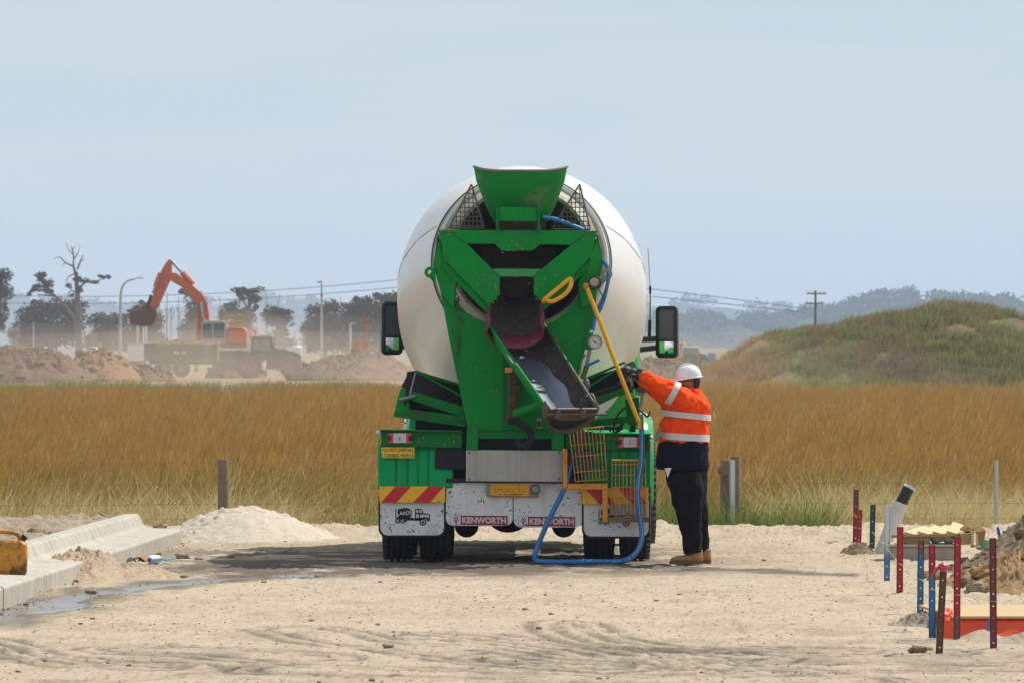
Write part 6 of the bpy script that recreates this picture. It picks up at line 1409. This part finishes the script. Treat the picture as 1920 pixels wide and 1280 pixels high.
# jacket: orange top with its sleeve, navy lower part
jk = MB(); jk.loft([er(1282, 829, 46.5, .232), er(1282.5, 812, 46.5, .236), er(1284.5, 795, 46, .236), er(1288, 778, 42.5, .225), er(1292.5, 762, 38.5, .21), er(1295, 750, 33, .195, .01), er(1296, 741, 26, .17, .01), er(1298, 734, 18, .10), er(1298.5, 729.5, 16.5, .085)])
for A_, rr in ((ARM, [.140, .106, .080, .058, .052]), (ARMR, [.150, .122, .090, .060, .052])):
    B_ = [A_[0]+Vector((.03, .06 if A_ is ARM else -.06, -.05))]+list(A_[1:4])+[A_[3].lerp(A_[4], .3)]
    jk.tube(B_, rr, 16)
jko = remesh(jk.build('jacket', HIVIS, wk, smooth='all'), .0125, 3, (.075, .055, 2))
nv_ = MB().loft([er(1279.5, 880, 48.5, .238), er(1279, 868, 49.5, .243), er(1279.5, 850, 49, .242), er(1281, 832, 47.4, .236), er(1282, 824, 45, .225)])
remesh(nv_.build('jacket_skirt', NAVY, wk, smooth='all'), .0125, 2, (.10, .03, 2))
def band(y0, y1, cx, rx, ry, tilt=0.0):
    R_ = [er(cx, y1, rx, ry, n=36), er(cx, y0, rx, ry, n=36)]; Ri = [er(cx, y0, rx-2, ry-.01, n=36), er(cx, y1, rx-2, ry-.01, n=36)]
    for ring_ in R_+Ri:
        for q in ring_: q.z += tilt*(q.x-WB.x)
    MB().loft(R_+Ri, (False, False)).build('reflective_band', TAPE, wk, smooth=True)
band(773.5, 784.5, 1286.5, 46.8, .246, -.11); band(813, 825.5, 1282.6, 48.2, .249, -.06)
ax_ = (ARM[1]-ARM[0]).normalized(); ax2 = (ARM[2]-ARM[1]).normalized(); cN = ARM[1].lerp(ARM[2], .08)
MB().lathe(cN, ax2, [(-.028, .104), (-.028, .117), (.026, .110), (.026, .097), (-.028, .104)], 26).build('reflective_band', TAPE, wk, smooth=True)
MB().loft([er(1297.5, 736, 17.5, .095), er(1299, 727, 15.5, .08), er(1299, 727, 13.5, .07), er(1297.5, 735, 15, .08)], (False, False)).build('collar', HIVIS, wk, smooth=True)
# trousers
tr_ = MB(); tr_.loft([er(1286, 868, 41, .20), er(1287, 890, 39, .20), er(1289, 915, 36, .19)])
tr_.tube([P(1284, 885, YW)+Vector((0, -.10, 0)), P(1288, 925, YW)+Vector((0, -.105, 0)), P(1292, 965, YW)+Vector((0, -.10, 0)), P(1297, 1005, YW)+Vector((0, -.09, 0)), P(1300, 1036, YW)+Vector((0, -.09, 0))], [.155, .152, .118, .092, .084], 18)
tr_.tube([P(1296, 885, YW)+Vector((0, .10, 0)), P(1302, 925, YW)+Vector((0, .105, 0)), P(1307, 965, YW)+Vector((0, .11, 0)), P(1313, 1005, YW)+Vector((0, .12, 0)), P(1317, 1034, YW)+Vector((0, .12, 0))], [.14, .125, .10, .080, .074], 18)
remesh(tr_.build('trousers', TROU, wk, smooth='all'), .0125, 2, (.11, .035, 2))
# boots
for cx_, dy in ((1300, -.09), (1317, .12)):
    b = P(cx_, 1057, YW); b.z = 0; b.y += dy
    bt_ = MB(); 
    prof = [(-.215, .016, .040, .022), (-.20, .016, .062, .045), (-.15, .016, .078, .062), (-.08, .016, .086, .052), (-.02, .016, .11, .046), (.03, .016, .13, .045), (.07, .016, .11, .040), (.085, .016, .07, .026)]
    R_ = []
    for x, zb, zt_, hw in prof:
        R_.append([b+Vector((x, hw*math.cos(a), zb+(zt_-zb)*.5+(zt_-zb)*.5*math.sin(a))) for a in np.linspace(0, 2*math.pi, 15)[:-1]])
    bt_.loft(R_); bt_.tube([b+Vector((.025, 0, .06)), b+Vector((.022, 0, .135))], [.056, .062], 14)
    o = remesh(bt_.build('boot', BOOT, wk, smooth='all'), .009, 2)
    so = MB().prism([b+Vector((x, s*y, .002)) for x, y, s in [(-.222, .022, 1), (-.20, .048, 1), (-.14, .064, 1), (-.06, .05, 1), (.04, .048, 1), (.085, .03, 1), (.085, .03, -1), (.04, .048, -1), (-.06, .05, -1), (-.14, .064, -1), (-.20, .048, -1), (-.222, .022, -1)]], (0, 0, .024)).build('sole', SOLE, o, bevel=.004)
# helmet, glasses, hair, beard
hc = P(1290.5, 709, YW); rot = Matrix.Rotation(math.radians(-7), 3, 'Y'); R_ = []
def hp2(x, y, z): return hc+rot @ Vector((x, y, z))
for zz, f in ((0, 1.0), (.03, .99), (.06, .93), (.09, .80), (.112, .60), (.126, .36), (.131, .12)):
    R_.append([hp2(.124*f*math.cos(a), .104*f*math.sin(a), zz) for a in np.linspace(0, 2*math.pi, 33)[:-1]])
he = MB().loft(R_, (False, True)).build('helmet', HELM, wk, smooth='all')
R2 = [[hp2(q*math.cos(a)*(1.18 if math.cos(a) < -.3 else 1.07)-(.03*max(0, -math.cos(a))**2), .112*math.sin(a)*(q/.124), z_-(.012*max(0, -math.cos(a)))) for a in np.linspace(0, 2*math.pi, 33)[:-1]] for q, z_ in ((.120, .012), (.126, .004), (.126, -.004), (.116, -.002))]
MB().loft(R2, (False, False)).build('helmet_brim', HELM, he, smooth='all')
for dy in (-.03, 0, .03): MB().tube([hp2(-.108*math.cos(t_)*1.0, dy, .012+.121*math.sin(t_)) for t_ in np.linspace(.25, 2.9, 14)], .007, 6).build('helmet_ridge', HELM, he, smooth='all')
for s in (-1, 1):
    MB().tube([P(1271, 713.5, YW)+Vector((0, s*.06, 0)), P(1282, 713, YW)+Vector((0, s*.088, 0)), P(1297, 714, YW)+Vector((0, s*.09, 0))], .005, 6).build('glasses_arm', INK, wk)
    MB().ball(P(1271.5, 714.5, YW)+Vector((0, s*.038, 0)), .026, 10, 8, (.5, 1.1, .8)).build('sunglass_lens', pmat('sunglass', (.008, .008, .01), .1, spec=.8), wk, smooth=True)
hb = MB(); hb.loft([er(1304, 709, 9, .082), er(1304.5, 716, 8.6, .082), er(1304, 722, 7.5, .072), er(1303.5, 727, 6, .055)]); hb.build('hair', HAIR, wk, smooth='all')
MB().loft([er(1280, 722, 12, .075), er(1279, 727, 12, .07), er(1281, 732, 9, .055)]).build('beard', HAIR, wk, smooth='all')
# gloves: five fingers closed over the chute's end cap
def glove(side, wrist, d, up):
    d = d.normalized(); sdv = d.cross(up).normalized(); up = sdv.cross(d)
    g = MB(); w0 = wrist
    g.tube([w0-d*.02, w0+d*.03], [.040, .044], 12)
    palm = w0+d*.065; Mx = Matrix((d, sdv, up)).transposed(); g.ball(palm, .05, 14, 10, (1.0, .88, .5), Mx)
    for i, (off, ln) in enumerate(((-.034, .92), (-.012, 1.05), (.012, 1.0), (.033, .82))):
        b = palm+d*.034+sdv*off+up*.008; L_ = .034*ln
        k1 = b+(d*.9+up*.1).normalized()*L_; k2 = k1+(d*.35-up*.9).normalized()*L_*.95; k3 = k2+(-d*.45-up*.7).normalized()*L_*.75
        g.tube([b, k1, k2, k3], [.0125, .0120, .0108, .009], 9); g.ball(k1, .0128, 8, 6); g.ball(k3, .0092, 8, 6)
    t0 = palm-d*.01+sdv*side*.038; t1 = t0+(d*.5+sdv*side*.6-up*.4).normalized()*.036; t2 = t1+(d*.75-up*.65).normalized()*.030
    g.tube([t0, t1, t2], [.015, .0135, .011], 9); g.ball(t2, .0112, 8, 6)
    return remesh(g.build('glove', GLOVE, wk, smooth='all'), .0045, 2)
glove(1, ARM[4]+Vector((.012, 0, .006)), Vector((-1, .12, .22)), Vector((-.1, -.25, 1)))
glove(-1, ARMR[4]+Vector((.012, 0, .006)), Vector((-1, -.1, .2)), Vector((0, .2, 1)))
MB().prism([P(1234, 801, YW-.21), P(1239.5, 801, YW-.22), P(1236, 827, YW-.22), P(1225.5, 826, YW-.19)], (0, .05, 0)).build('radio_pouch', pmat('pouch_grey', (.16, .20, .14), .6), wk, bevel=.01)
MB().prism([P(1246, 877, YW-.22), P(1259, 876, YW-.23), P(1252, 895, YW-.225)], (0, .01, 0)).build('paper_slip', pmat('paper_white', (.66, .64, .72), .8), wk)
# ------------------------------------------------------------------ fence at the field edge
YF = 83.6
TIMP = pmat('fence_timber', (.20, .145, .09), .9, var=.25, vs=5, dirt=((.13, .09, .06), .5, .75, 8), bump=(30, .5, .01)); WGAL = pmat('white_post_paint', (.58, .60, .63), .5, .1, var=.08, vs=8, dirt=((.3, .27, .22), .62, .8, 14))
fc = thing('wire_fence', 'post and wire fence along the edge of the grass field', 'fence', (0, YF, -.46))
def post(x, yt, hw, Y=YF, mat=TIMP, round_=True):
    a = P(x, yt, Y); b = Vector((a.x, Y, -.6)); r = hw*Y/F
    return (MB().lathe(b, (0, 0, 1), [(0, r), (a.z-b.z-.01, r*.97), (a.z-b.z, r*.9)], 14, (True, True)) if round_ else MB().box2((a.x-r, Y-r*.6, -.6), (a.x+r, Y+r*.6, a.z))).build('post', mat, fc, smooth=True)
post(419, 861, 11); post(1379.5, 855, 10); post(1361, 862, 10.5, YF+.5); post(1374, 862, 4, YF-.25, WGAL, False); post(1868, 863, 3.6, YF-.1, GALV)
post(918, 905, 3.5, YF-.2, WGAL, False); post(-330, 862, 11); post(2260, 862, 11)
a = P(1357, 881, YF-.12); MB().tube([a, a+Vector((.03, 1.6, -.02))], .062, 12).build('brace_rail', TIMP, fc, smooth=True)
mb = MB(); MB().tube([P(1357, 910, YF-.1), P(1371, 962, YF-.1)], .008, 5).build('wire_brace', WIRE, fc)
for py in (866, 906, 944, 972):
    q = [P(-700, py, YF), P(-330, py+1, YF), P(100, py+3, YF), P(419, py, YF), P(900, py+3, YF), P(1379, py, YF), P(1640, py-1, YF), P(1868, py-1, YF), P(2260, py, YF), P(2600, py, YF)]
    MB().tube(curve_pts(q, 4), .0021, 5).build('wire', pmat('fence_wire', (.20, .19, .17), .5, .3), fc)
# ------------------------------------------------------------------ steel pickets along the right edge
def yground(py): return 2.0*F/(py-CY)
PKR = pmat('picket_red', (.33, .012, .022), .55, var=.12, vs=9, dirt=((.13, .05, .04), .58, .8, 9)); PKM = pmat('picket_maroon', (.17, .028, .032), .65, var=.15, vs=9, dirt=((.12, .07, .05), .55, .8, 9)); PKG = pmat('picket_green', (.018, .055, .05), .6, var=.2); PKB = pmat('picket_blue', (.025, .12, .28), .6, var=.15, dirt=((.2, .2, .18), .6, .8, 9)); PKRU = pmat('picket_rust', (.12, .065, .03), .8, var=.3, vs=10); PKW = pmat('picket_white', (.55, .58, .62), .6, dirt=((.05, .05, .05), .58, .64, 22))
def two_tone(name, top, low, z0, z1):
    m, t, p, o_, v = new_mat(name); s = _n(t, 'ShaderNodeSeparateXYZ'); t.links.new(v, s.inputs[0])
    h = math_(t, 'ADD', s.outputs[2], math_(t, 'MULTIPLY', noise(t, v, 22, 4), .12)); a = mix(t, ramp(t, h, z0+.06, z1+.06), low, top); a = mix(t, ramp(t, noise(t, v, 26, 4), .6, .75), a, (.14, .08, .05))
    t.links.new(a, p.inputs['Base Color']); p.inputs['Roughness'].default_value = .65; return m
def picket(label, xt, yt, xb, yb, mat, w_=5.5, holes=7, tipred=None, dark_foot=False):
    Y = yground(yb); b = P(xb, yb, Y); b.z = gz(b.x, b.y); tp_ = P(xt, yt, Y); root = thing('steel_picket', label, 'picket', b, 'steel pickets along the right road edge')
    ax = (tp_-b); L_ = ax.length; ax.normalize(); sd = Vector((1, 0, 0)); sd = (sd-ax*sd.dot(ax)).normalized(); dn = ax.cross(sd)
    if dn.y < 0: dn = -dn
    hw = w_*Y/F; hs = .0045; mb = MB(); b0 = b-ax*.15
    def slab(u0, u1, s0, s1, d0=0, d1=.006):
        pts = [b0+ax*u+sd*s+dn*d for d in (d0, d1) for u, s in ((u0, s0), (u0, s1), (u1, s1), (u1, s0))]
        mb.add(pts, [(0, 1, 2, 3), (7, 6, 5, 4), (0, 4, 5, 1), (1, 5, 6, 2), (2, 6, 7, 3), (3, 7, 4, 0)])
    T_ = L_+.15; us = [.15+L_*(i+.45)/holes for i in range(holes)]
    slab(0, T_, -hw, -hs); slab(0, T_, hs, hw)
    edges = [0]+[e for u in us for e in (u-hs, u+hs)]+[T_]
    for i in range(0, len(edges), 2): slab(edges[i], edges[i+1], -hs, hs)
    slab(0, T_, -hw-.003, -hw+.003, 0, .022); slab(0, T_, hw-.003, hw+.003, 0, .022)
    o = mb.build('shaft', mat, root)
    return root, tp_, Y
pk = []
pk.append(picket('tall maroon picket farthest back at the right road edge', 1605.5, 917, 1604, 1017, PKM, 4.4, 5)); pk.append(picket('short red picket right beside the tall maroon one', 1612.5, 955, 1610, 1021, PKR, 4.2, 3))
pk.append(picket('dark green picket between the maroon pair and the white one', 1637, 945, 1635, 1028, PKG, 4.4, 4)); pk.append(picket('picket painted white on top and blue at its foot', 1664, 947, 1663, 1088, two_tone('picket_white_blue', (.56, .59, .62), (.06, .17, .33), .18, .36), 4.8, 7))
pk.append(picket('short bright red picket left of the pallet timber', 1688, 987, 1687, 1114, PKR, 5.4, 4)); pk.append(picket('picket rusty red at the top and blue below in front of the concrete pit', 1727, 1012, 1725.5, 1150, two_tone('picket_rust_blue', (.15, .045, .035), (.035, .12, .23), .38, .52), 5.2, 7))
pk.append(picket('picket red at the top and bright blue below by the rusty stake', 1747.5, 1021, 1748, 1183, two_tone('picket_red_blue', (.30, .014, .03), (.025, .15, .36), .40, .52), 5.4, 8)); pk.append(picket('leaning rust brown picket with the pink cap on top', 1769, 1070, 1761, 1223, PKRU, 5.6, 5))
pk.append(picket('bright red picket left of centre in front of the orange sheeting', 1795.5, 1005, 1794, 1199, two_tone('picket_red_dirty', (.36, .012, .03), (.12, .07, .06), .10, .22), 5.6, 7)); pk.append(picket('dark maroon picket nearest the right edge of the photo', 1861.5, 1008, 1863, 1216, PKM, 5.6, 9))
# pink cap lying on the leaning picket, stringline tied along the pickets
c = P(1766, 1062, pk[7][2]); cap = MB(); cap.lathe(c+Vector((0, 0, -.028)), (.25, 0, 1), [(0, .034), (.02, .034), (.045, .028), (.058, .012), (.06, .002)], 16, (True, False)); o = cap.build('safety_cap', pmat('cap_pink', (.50, .03, .08), .4, dirt=((.6, .5, .5), .62, .7, 20)), None, smooth=True); tag(o, 'pink plastic safety cap on top of the rusty stake', 'safety cap')
MB().prism([c+Vector((-.03, -.03, -.03)), c+Vector((-.06, -.03, -.05)), c+Vector((-.045, -.03, -.004)), c+Vector((-.015, -.03, .01))], (0, .05, 0)).build('cap_skirt', MATS['cap_pink'], o, bevel=.004)
sp = [(1601, 963, pk[0]), (1637, 998, pk[2]), (1663, 1028, pk[3]), (1687, 1056, pk[4]), (1726, 1085, pk[5]), (1747, 1104, pk[6]), (1795, 1114, pk[8]), (1863, 1126, pk[9])]
q = [P(x, y, k[2])+Vector((0, -.012, 0)) for x, y, k in sp]
o = MB().tube(q, .0017, 6).build('string_line', pmat('string_cream', (.62, .56, .25), .7), None); tag(o, 'pale yellow stringline stretched from picket to picket', 'stringline')
for x, y, k in sp[2:]:
    b = P(x, y, k[2]); MB().tube([b+Vector((-.023, -.006, 0)), b+Vector((.023, -.006, -.002)), b+Vector((.023, .026, 0)), b+Vector((-.023, .026, .003))], .0017, 5, closed=True).build('string_wrap', MATS['string_cream'], o)
# ------------------------------------------------------------------ pipe, concrete pit, timber, bags, tubs
PVC = pmat('pvc_white', (.62, .61, .62), .4, var=.04, vs=4, dirt=((.45, .42, .38), .6, .85, 6))
A, B, C_, D_ = P(1650, 1022, 73.5), P(1689, 944, 73.5), P(1704, 914, 73.5), P(1706.5, 909.5, 73.5); A.z -= .1
pv = thing('vent_pipe', 'white plastic pipe leaning right with a black sleeve on its end', 'pipe', (A.x, 73.5, 0))
r_ = .068; MB().tube([A, B], r_, 22).build('pipe_body', PVC, pv, smooth=True); d = (B-A).normalized(); MB().tube([B-d*.06, B+d*.01], r_*1.1, 22).build('pipe_socket', PVC, pv, smooth=True)
MB().tube([B, C_], r_*.82, 22).build('black_sleeve', pmat('sleeve_black', (.014, .014, .015), .5), pv, smooth=True); MB().tube([C_, C_.lerp(D_, .7), D_], [r_*.9, r_*.86, r_*.78], 9).build('foil_cap', pmat('foil_tape', (.55, .57, .60), .25, .8, var=.3, vs=20), pv)
YP = 70.5
pit = thing('concrete_pit', 'low concrete pit block under the pallet timber', 'concrete block', P(1730, 1056, YP))
CPIT = pmat('pit_concrete', (.36, .33, .28), .9, var=.1, vs=5, streak=((.22, .18, .13), .5, .8, 8)); a, b = P(1666, 1066, YP), P(1797, 1025, YP)
MB().box2((a.x, YP, -.08), (b.x, YP+.9, b.z)).build('pit_wall', CPIT, pit, bevel=.01); MB().box2((a.x-.02, YP-.02, b.z+.002), (b.x-.02, YP+.92, b.z+.022)).build('pit_rim', pmat('rim_timber', (.40, .34, .25), .85), pit)
WOOD1 = pmat('pallet_wood', (.58, .43, .25), .8, var=.15, vs=6, streak=((.38, .26, .13), .55, .8, 20)); WOOD2 = pmat('pallet_wood_dark', (.34, .22, .11), .85, var=.2, vs=6)
pl_ = thing('broken_pallet', 'broken timber pallet with loose slats on the concrete pit', 'pallet', P(1745, 1022, YP+.2))
for (x0, y0, x1, y1, hw) in ((1708, 999, 1742, 988, 9.5), (1732, 998, 1764, 987, 9), (1760, 998, 1782, 986, 8.5), (1786, 997, 1797, 980, 8)):
    a = P(x0, y0, YP+.12); b = P(x1, y1, YP+.78); s_v = Vector((hw*YP/F*1.25, 0, -.016)); up = (b-a).cross(s_v).normalized()
    if up.z < 0: up = -up
    MB().add([a-s_v, a+s_v, b+s_v, b-s_v, a-s_v-up*.02, a+s_v-up*.02, b+s_v-up*.02, b-s_v-up*.02], [(0, 1, 2, 3), (7, 6, 5, 4), (0, 4, 5, 1), (1, 5, 6, 2), (2, 6, 7, 3), (3, 7, 4, 0)]).build('slat', WOOD1, pl_)
def beam(x0, y0, x1, y1, Y, th, dp_, mat): MB().prism([P(x0, y0, Y), P(x1, y1, Y), P(x1, y1+th, Y), P(x0, y0+th, Y)], (0, dp_, 0)).build('bearer', mat, pl_, bevel=.003)
beam(1672, 1002, 1800, 999, YP+.08, 5.5, .09, WOOD2); beam(1699, 1007, 1744, 1005, YP+.1, 17, .5, WOOD2); beam(1796, 1000, 1822, 999, YP+.08, 21, .5, WOOD2); beam(1690, 999, 1706, 997, YP+.2, 5, .4, WOOD1)
bxw = thing('timber_crate', 'small open timber crate at the right end of the pallet', 'crate', P(1834, 1026, YP+.15))
for (x0, y0, x1, y1) in ((1821.5, 998, 1825.5, 1024), (1830, 996, 1833.5, 1022), (1820, 1021, 1838, 1026), (1820, 995, 1836, 999)): MB().box2(P(x0, y1, YP+.06), P(x1, y0, YP+.1)).build('crate_rail', WOOD1, bxw)
MB().prism(PX(YP+.35, (1832, 998), (1848, 992), (1846, 1012), (1834, 1022)), (0, .05, 0)).build('crate_side', WOOD2, bxw)
for pts in (((1806, 993), (1838, 985), (1843, 990), (1822, 996)), ((1826, 992), (1845, 988), (1849, 995), (1840, 998)), ((1800, 989), (1812, 983), (1830, 988), (1820, 992))):
    a_s = [P(x, y, YP+.15+i*.12) for i, (x, y) in enumerate(pts)]; MB().prism(a_s, (0, .02, -.02)).build('loose_slat', WOOD1, bxw)
for i, (x, y, l) in enumerate(((1756, 1009, 'crumpled white bag on the left under the pallet slats'), (1780, 1009, 'crumpled white bag on the right under the pallet slats'), (1695, 1015, 'small scrap of white bag beside the bright red picket'))):
    mb = MB(); rock(mb, P(x, y, YP+.25), .062 if i < 2 else .03, 90+i, (1.15, .9, .72), 12, 9); o = mb.build('plastic_bag', pmat('bag_white', (.66, .68, .72), .45, var=.08, dirt=((.35, .33, .32), .58, .7, 16)), None, smooth='all'); s = o.modifiers.new('soft', 'SUBSURF'); s.levels = 1; s.render_levels = 1; tag(o, l, 'plastic bag')
tb = thing('teal_tub', 'teal plastic tub lying behind the timber crate', 'tub', P(1842, 1030, YP+.7)); MB().lathe(P(1842, 1031, YP+.6), (.15, 0, 1), [(0, .055), (.005, .06), (.10, .078), (.10, .072), (.01, .05)], 22, (True, False)).build('tub_wall', pmat('tub_teal', (.10, .42, .34), .45), tb, smooth=True)
bs = thing('blue_clamp', 'bright blue forked plastic stand beside the soil heap', 'stand', P(1883, 1024, 69)); BLP = pmat('bright_blue_plastic', (.02, .13, .48), .4)
def bp(nm, pts, Y=69.0, th=.09): MB().prism(PX(Y, *pts), (0, th, 0)).build(nm, BLP, bs, bevel=.008)
bp('stand_body', [(1872, 1003), (1895, 1001), (1893, 1012), (1888, 1024), (1873, 1025)]); bp('stand_fork', [(1869, 988), (1872, 986), (1874, 990), (1877, 1003), (1871, 1003)]); bp('stand_fork', [(1890, 988), (1893, 985), (1896, 988), (1896, 1002), (1890, 1003)]); MB().box(P(1883, 998, 69.02), (.03, .04, .03)).build('stand_pin', INK, bs)
for i, (x0, y0, x1, y1, l) in enumerate(((1800, 1052, 1812, 1046, 'scrap of blue film by the clay heap'), (1830, 1082, 1852, 1072, 'frayed blue rope on the spoil'), (1752, 1075, 1775, 1068, 'short blue tape end behind the red pickets'))):
    Y = yground(1078) if i else 69.2; q = [P(x0+(x1-x0)*k/7, y0+(y1-y0)*k/7+random.Random(i*9+k).uniform(-2, 2), Y-.25) for k in range(8)]; o = MB().tube(q, .010, 6).build('blue_scrap', BLP, None); tag(o, l, 'scrap')
# ------------------------------------------------------------------ trench cover: orange sheeting under a sheet of plywood
ORS = pmat('orange_sheeting', (.74, .065, .008), .45, var=.15, vs=3, bump=(9, .6, .03)); PLY = pmat('plywood', (.50, .34, .18), .8, var=.06, streak=((.44, .30, .16), .55, .8, 14))
tc2 = thing('orange_sheeting', 'orange plastic sheeting draped over the trench at the right edge', 'tarpaulin', (3.5, 54, 0))
YT0, YT1 = 53.3, 55.3; z_t = CAMH-(1155-CY)*YT0/F; x0 = P(1768, 0, YT0).x
nx, nz_ = 40, 9; V = []; Fq = []
for j in range(nz_):
    for i in range(nx):
        u = i/(nx-1); x = x0-.05+u*3.2; h = j/(nz_-1); wv = .035*math.sin(u*23+h*2)+.02*math.sin(u*51+1+h*5); y = YT0-.10-.10*h+wv*h*1.3+.02; z = z_t-.012-h*(.145+.045*math.sin(min(1, u*3.2)*math.pi)+.02*math.sin(u*17))
        V.append((x+.04*h*(u < .05), y, z))
for j in range(nz_-1):
    for i in range(nx-1): Fq.append((j*nx+i, j*nx+i+1, (j+1)*nx+i+1, (j+1)*nx+i))
o = MB().add(V, Fq).build('front_drape', ORS, tc2, smooth='all'); sm = o.modifiers.new('thick', 'SOLIDIFY'); sm.thickness = .006
cb = MB(); rock(cb, P(1772, 1158, YT0+.1), .075, 31, (1.0, 1.2, 1.0), 11, 8); rock(cb, P(1780, 1166, YT0-.02), .055, 33, (1.3, 1, .8), 10, 8); o = cb.build('bunched_corner', ORS, tc2, smooth='all'); s = o.modifiers.new('soft', 'SUBSURF'); s.levels = 1; s.render_levels = 1
MB().box2((x0+.12, YT0+.04, -.2), (6.2, YT1-.1, z_t-.02)).build('earth_fill', GREYSOIL, tc2)
o = MB().prism([Vector((x0+.06, YT0-.10, z_t-.012)), Vector((6.3, YT0-.1, z_t-.008)), Vector((6.4, YT1, z_t-.004)), Vector((x0-.06, YT1, z_t-.004))], (0, 0, .018)).build('plywood_sheet', PLY, None, bevel=.003); tag(o, 'sheet of pale plywood lying on the orange sheeting', 'plywood')
MB().prism([P(1851, 1162, YT0-.17), P(1858, 1161, YT0-.18), P(1857, 1188, YT0-.25), P(1850, 1186, YT0-.24)], (0, .004, 0)).build('blue_mark', PKB, tc2)
# ------------------------------------------------------------------ jerrycan and litter on the left
JY = pmat('jerrycan_yellow', (.56, .23, .010), .5, var=.2, vs=4, dirt=((.13, .055, .015), .44, .62, 7), spots=((.10, .05, .02), .62, 24)); YJ = 61.3
jc = thing('jerrycan', 'dirty yellow plastic jerrycan standing on the kerb at the left edge', 'jerrycan', P(20, 1082, YJ)); xj0, xj1 = P(-52, 0, YJ).x, P(50, 0, YJ).x; zb = .155; zt_ = P(0, 1012, YJ).z
mb = MB(); R_ = []
def rrx(x0, x1, y0, y1, r, z): 
    o = []
    for cx_, cy_, a0 in ((x1-r, y1-r, 0), (x0+r, y1-r, 90), (x0+r, y0+r, 180), (x1-r, y0+r, 270)): o += [Vector((cx_+r*math.cos(math.radians(a0+k*18)), cy_+r*math.sin(math.radians(a0+k*18)), z)) for k in range(6)]
    return o
for z, e in ((zb, .012), (zb+.02, 0), (zb+.10, -.004), (zt_-.06, -.004), (zt_-.03, .0), (zt_-.008, .022), (zt_, .045)): R_.append(rrx(xj0+e, xj1-e, YJ-.09+e*.5, YJ+.09-e*.5, .035, z))
mb.loft(R_); mb.build('can_body', JY, jc, smooth=True)
q = curve_pts([Vector((xj1-.045, YJ, zt_-.01)), Vector((xj1-.075, YJ, zt_+.045)), Vector((xj1-.14, YJ, zt_+.065)), Vector((xj1-.26, YJ, zt_+.062)), Vector((xj1-.33, YJ, zt_+.0))], 6); MB().tube(q, .017, 10).build('can_handle', JY, jc, smooth=True)
MB().tube([Vector((xj1-.045, YJ+.02, zt_-.005)), Vector((xj1-.012, YJ+.02, zt_+.035))], .026, 12).build('can_cap', INK, jc, smooth=True)
MB().box((xj0+.2, YJ-.094, zb+.17), (.20, .004, .10)).build('can_rib', JY, jc, bevel=.003)
bo = thing('drink_bottle', 'white bottle with a blue cap lying on the road by the kerb', 'bottle', P(283, 1055, 69.6)); c = P(283, 1049, 69.5); c.z = max(c.z, .045); BW = pmat('bottle_white', (.70, .72, .74), .3)
ob = MB().lathe(c, (.35, 1, 0), [(-.03, .016), (-.028, .028), (0, .041), (.05, .042), (.16, .04), (.17, .02)], 18, (True, True)).build('bottle_body', BW, bo, smooth=True); MB().lathe(c, (.35, 1, 0), [(-.045, .002), (-.044, .016), (-.028, .017)], 14, (True, True)).build('bottle_cap', pmat('cap_blue', (.02, .05, .42), .4), bo, smooth=True)
CARD = pmat('card_brown', (.30, .15, .05), .8); DKC = pmat('dark_litter', (.03, .022, .016), .85)
for (pts, m_, l) in ((((262, 1046), (275, 1043), (276, 1056), (258, 1055)), CARD, 'brown card scrap just left of the white bottle'), (((224, 1056), (246, 1049), (256, 1057), (240, 1056)), DKC, 'dark torn sheet left of the card scrap'), (((250, 1046), (262, 1044), (262, 1047), (252, 1048)), DKC, 'thin dark strip at the foot of the kerb')):
    Y = 69.9; a_s = [P(x, y, Y+(i % 2)*.2) for i, (x, y) in enumerate(pts)]; b_ = min(q.z for q in a_s); 
    for q in a_s: q.z += .012-b_ if b_ < .012 else 0
    tag(MB().prism(a_s, (0, .03, .006)).build('litter', m_, None), l, 'litter')
q = curve_pts([P(288, 1049, 69.3), P(300, 1047, 69.6), P(312, 1049, 69.8), P(322, 1047, 70)], 4)
for v_ in q: v_.z = max(v_.z, .02)
tag(MB().tube(q, .010, 6).build('plastic_strip', pmat('teal_plastic', (.10, .30, .36), .4), None), 'twisted teal plastic strip right of the white bottle', 'litter')
for i, (x, y, r_, l) in enumerate(((342, 1042, .05, 'larger dark mud lump right of the litter'), (372, 1044, .03, 'flat dark mud lump further right of the litter'), (170, 1103, .035, 'dark mud lump on the wet strip by the kerb break'), (347, 1078, .03, 'dark stone on the dry edge above the wet strip'), (727, 1213, .028, 'dark stone alone in the left foreground'), (1722, 1219, .045, 'brown mud lump left of the rusty stake'), (1738, 1212, .03, 'round mud clod just behind the brown lump'), (433, 1040, .025, 'small dark chip near the tip of the truck shadow'))):
    Y = yground(y+4); c = P(x, y, Y); c.z = gz(c.x, c.y)+r_*.35; o = rock(MB(), c, r_, 120+i, (1.5, 1.2, .7), 8, 6).build('mud_clod', CLOD[2] if i < 5 else CLOD[0], None, smooth='all'); tag(o, l, 'mud clod')
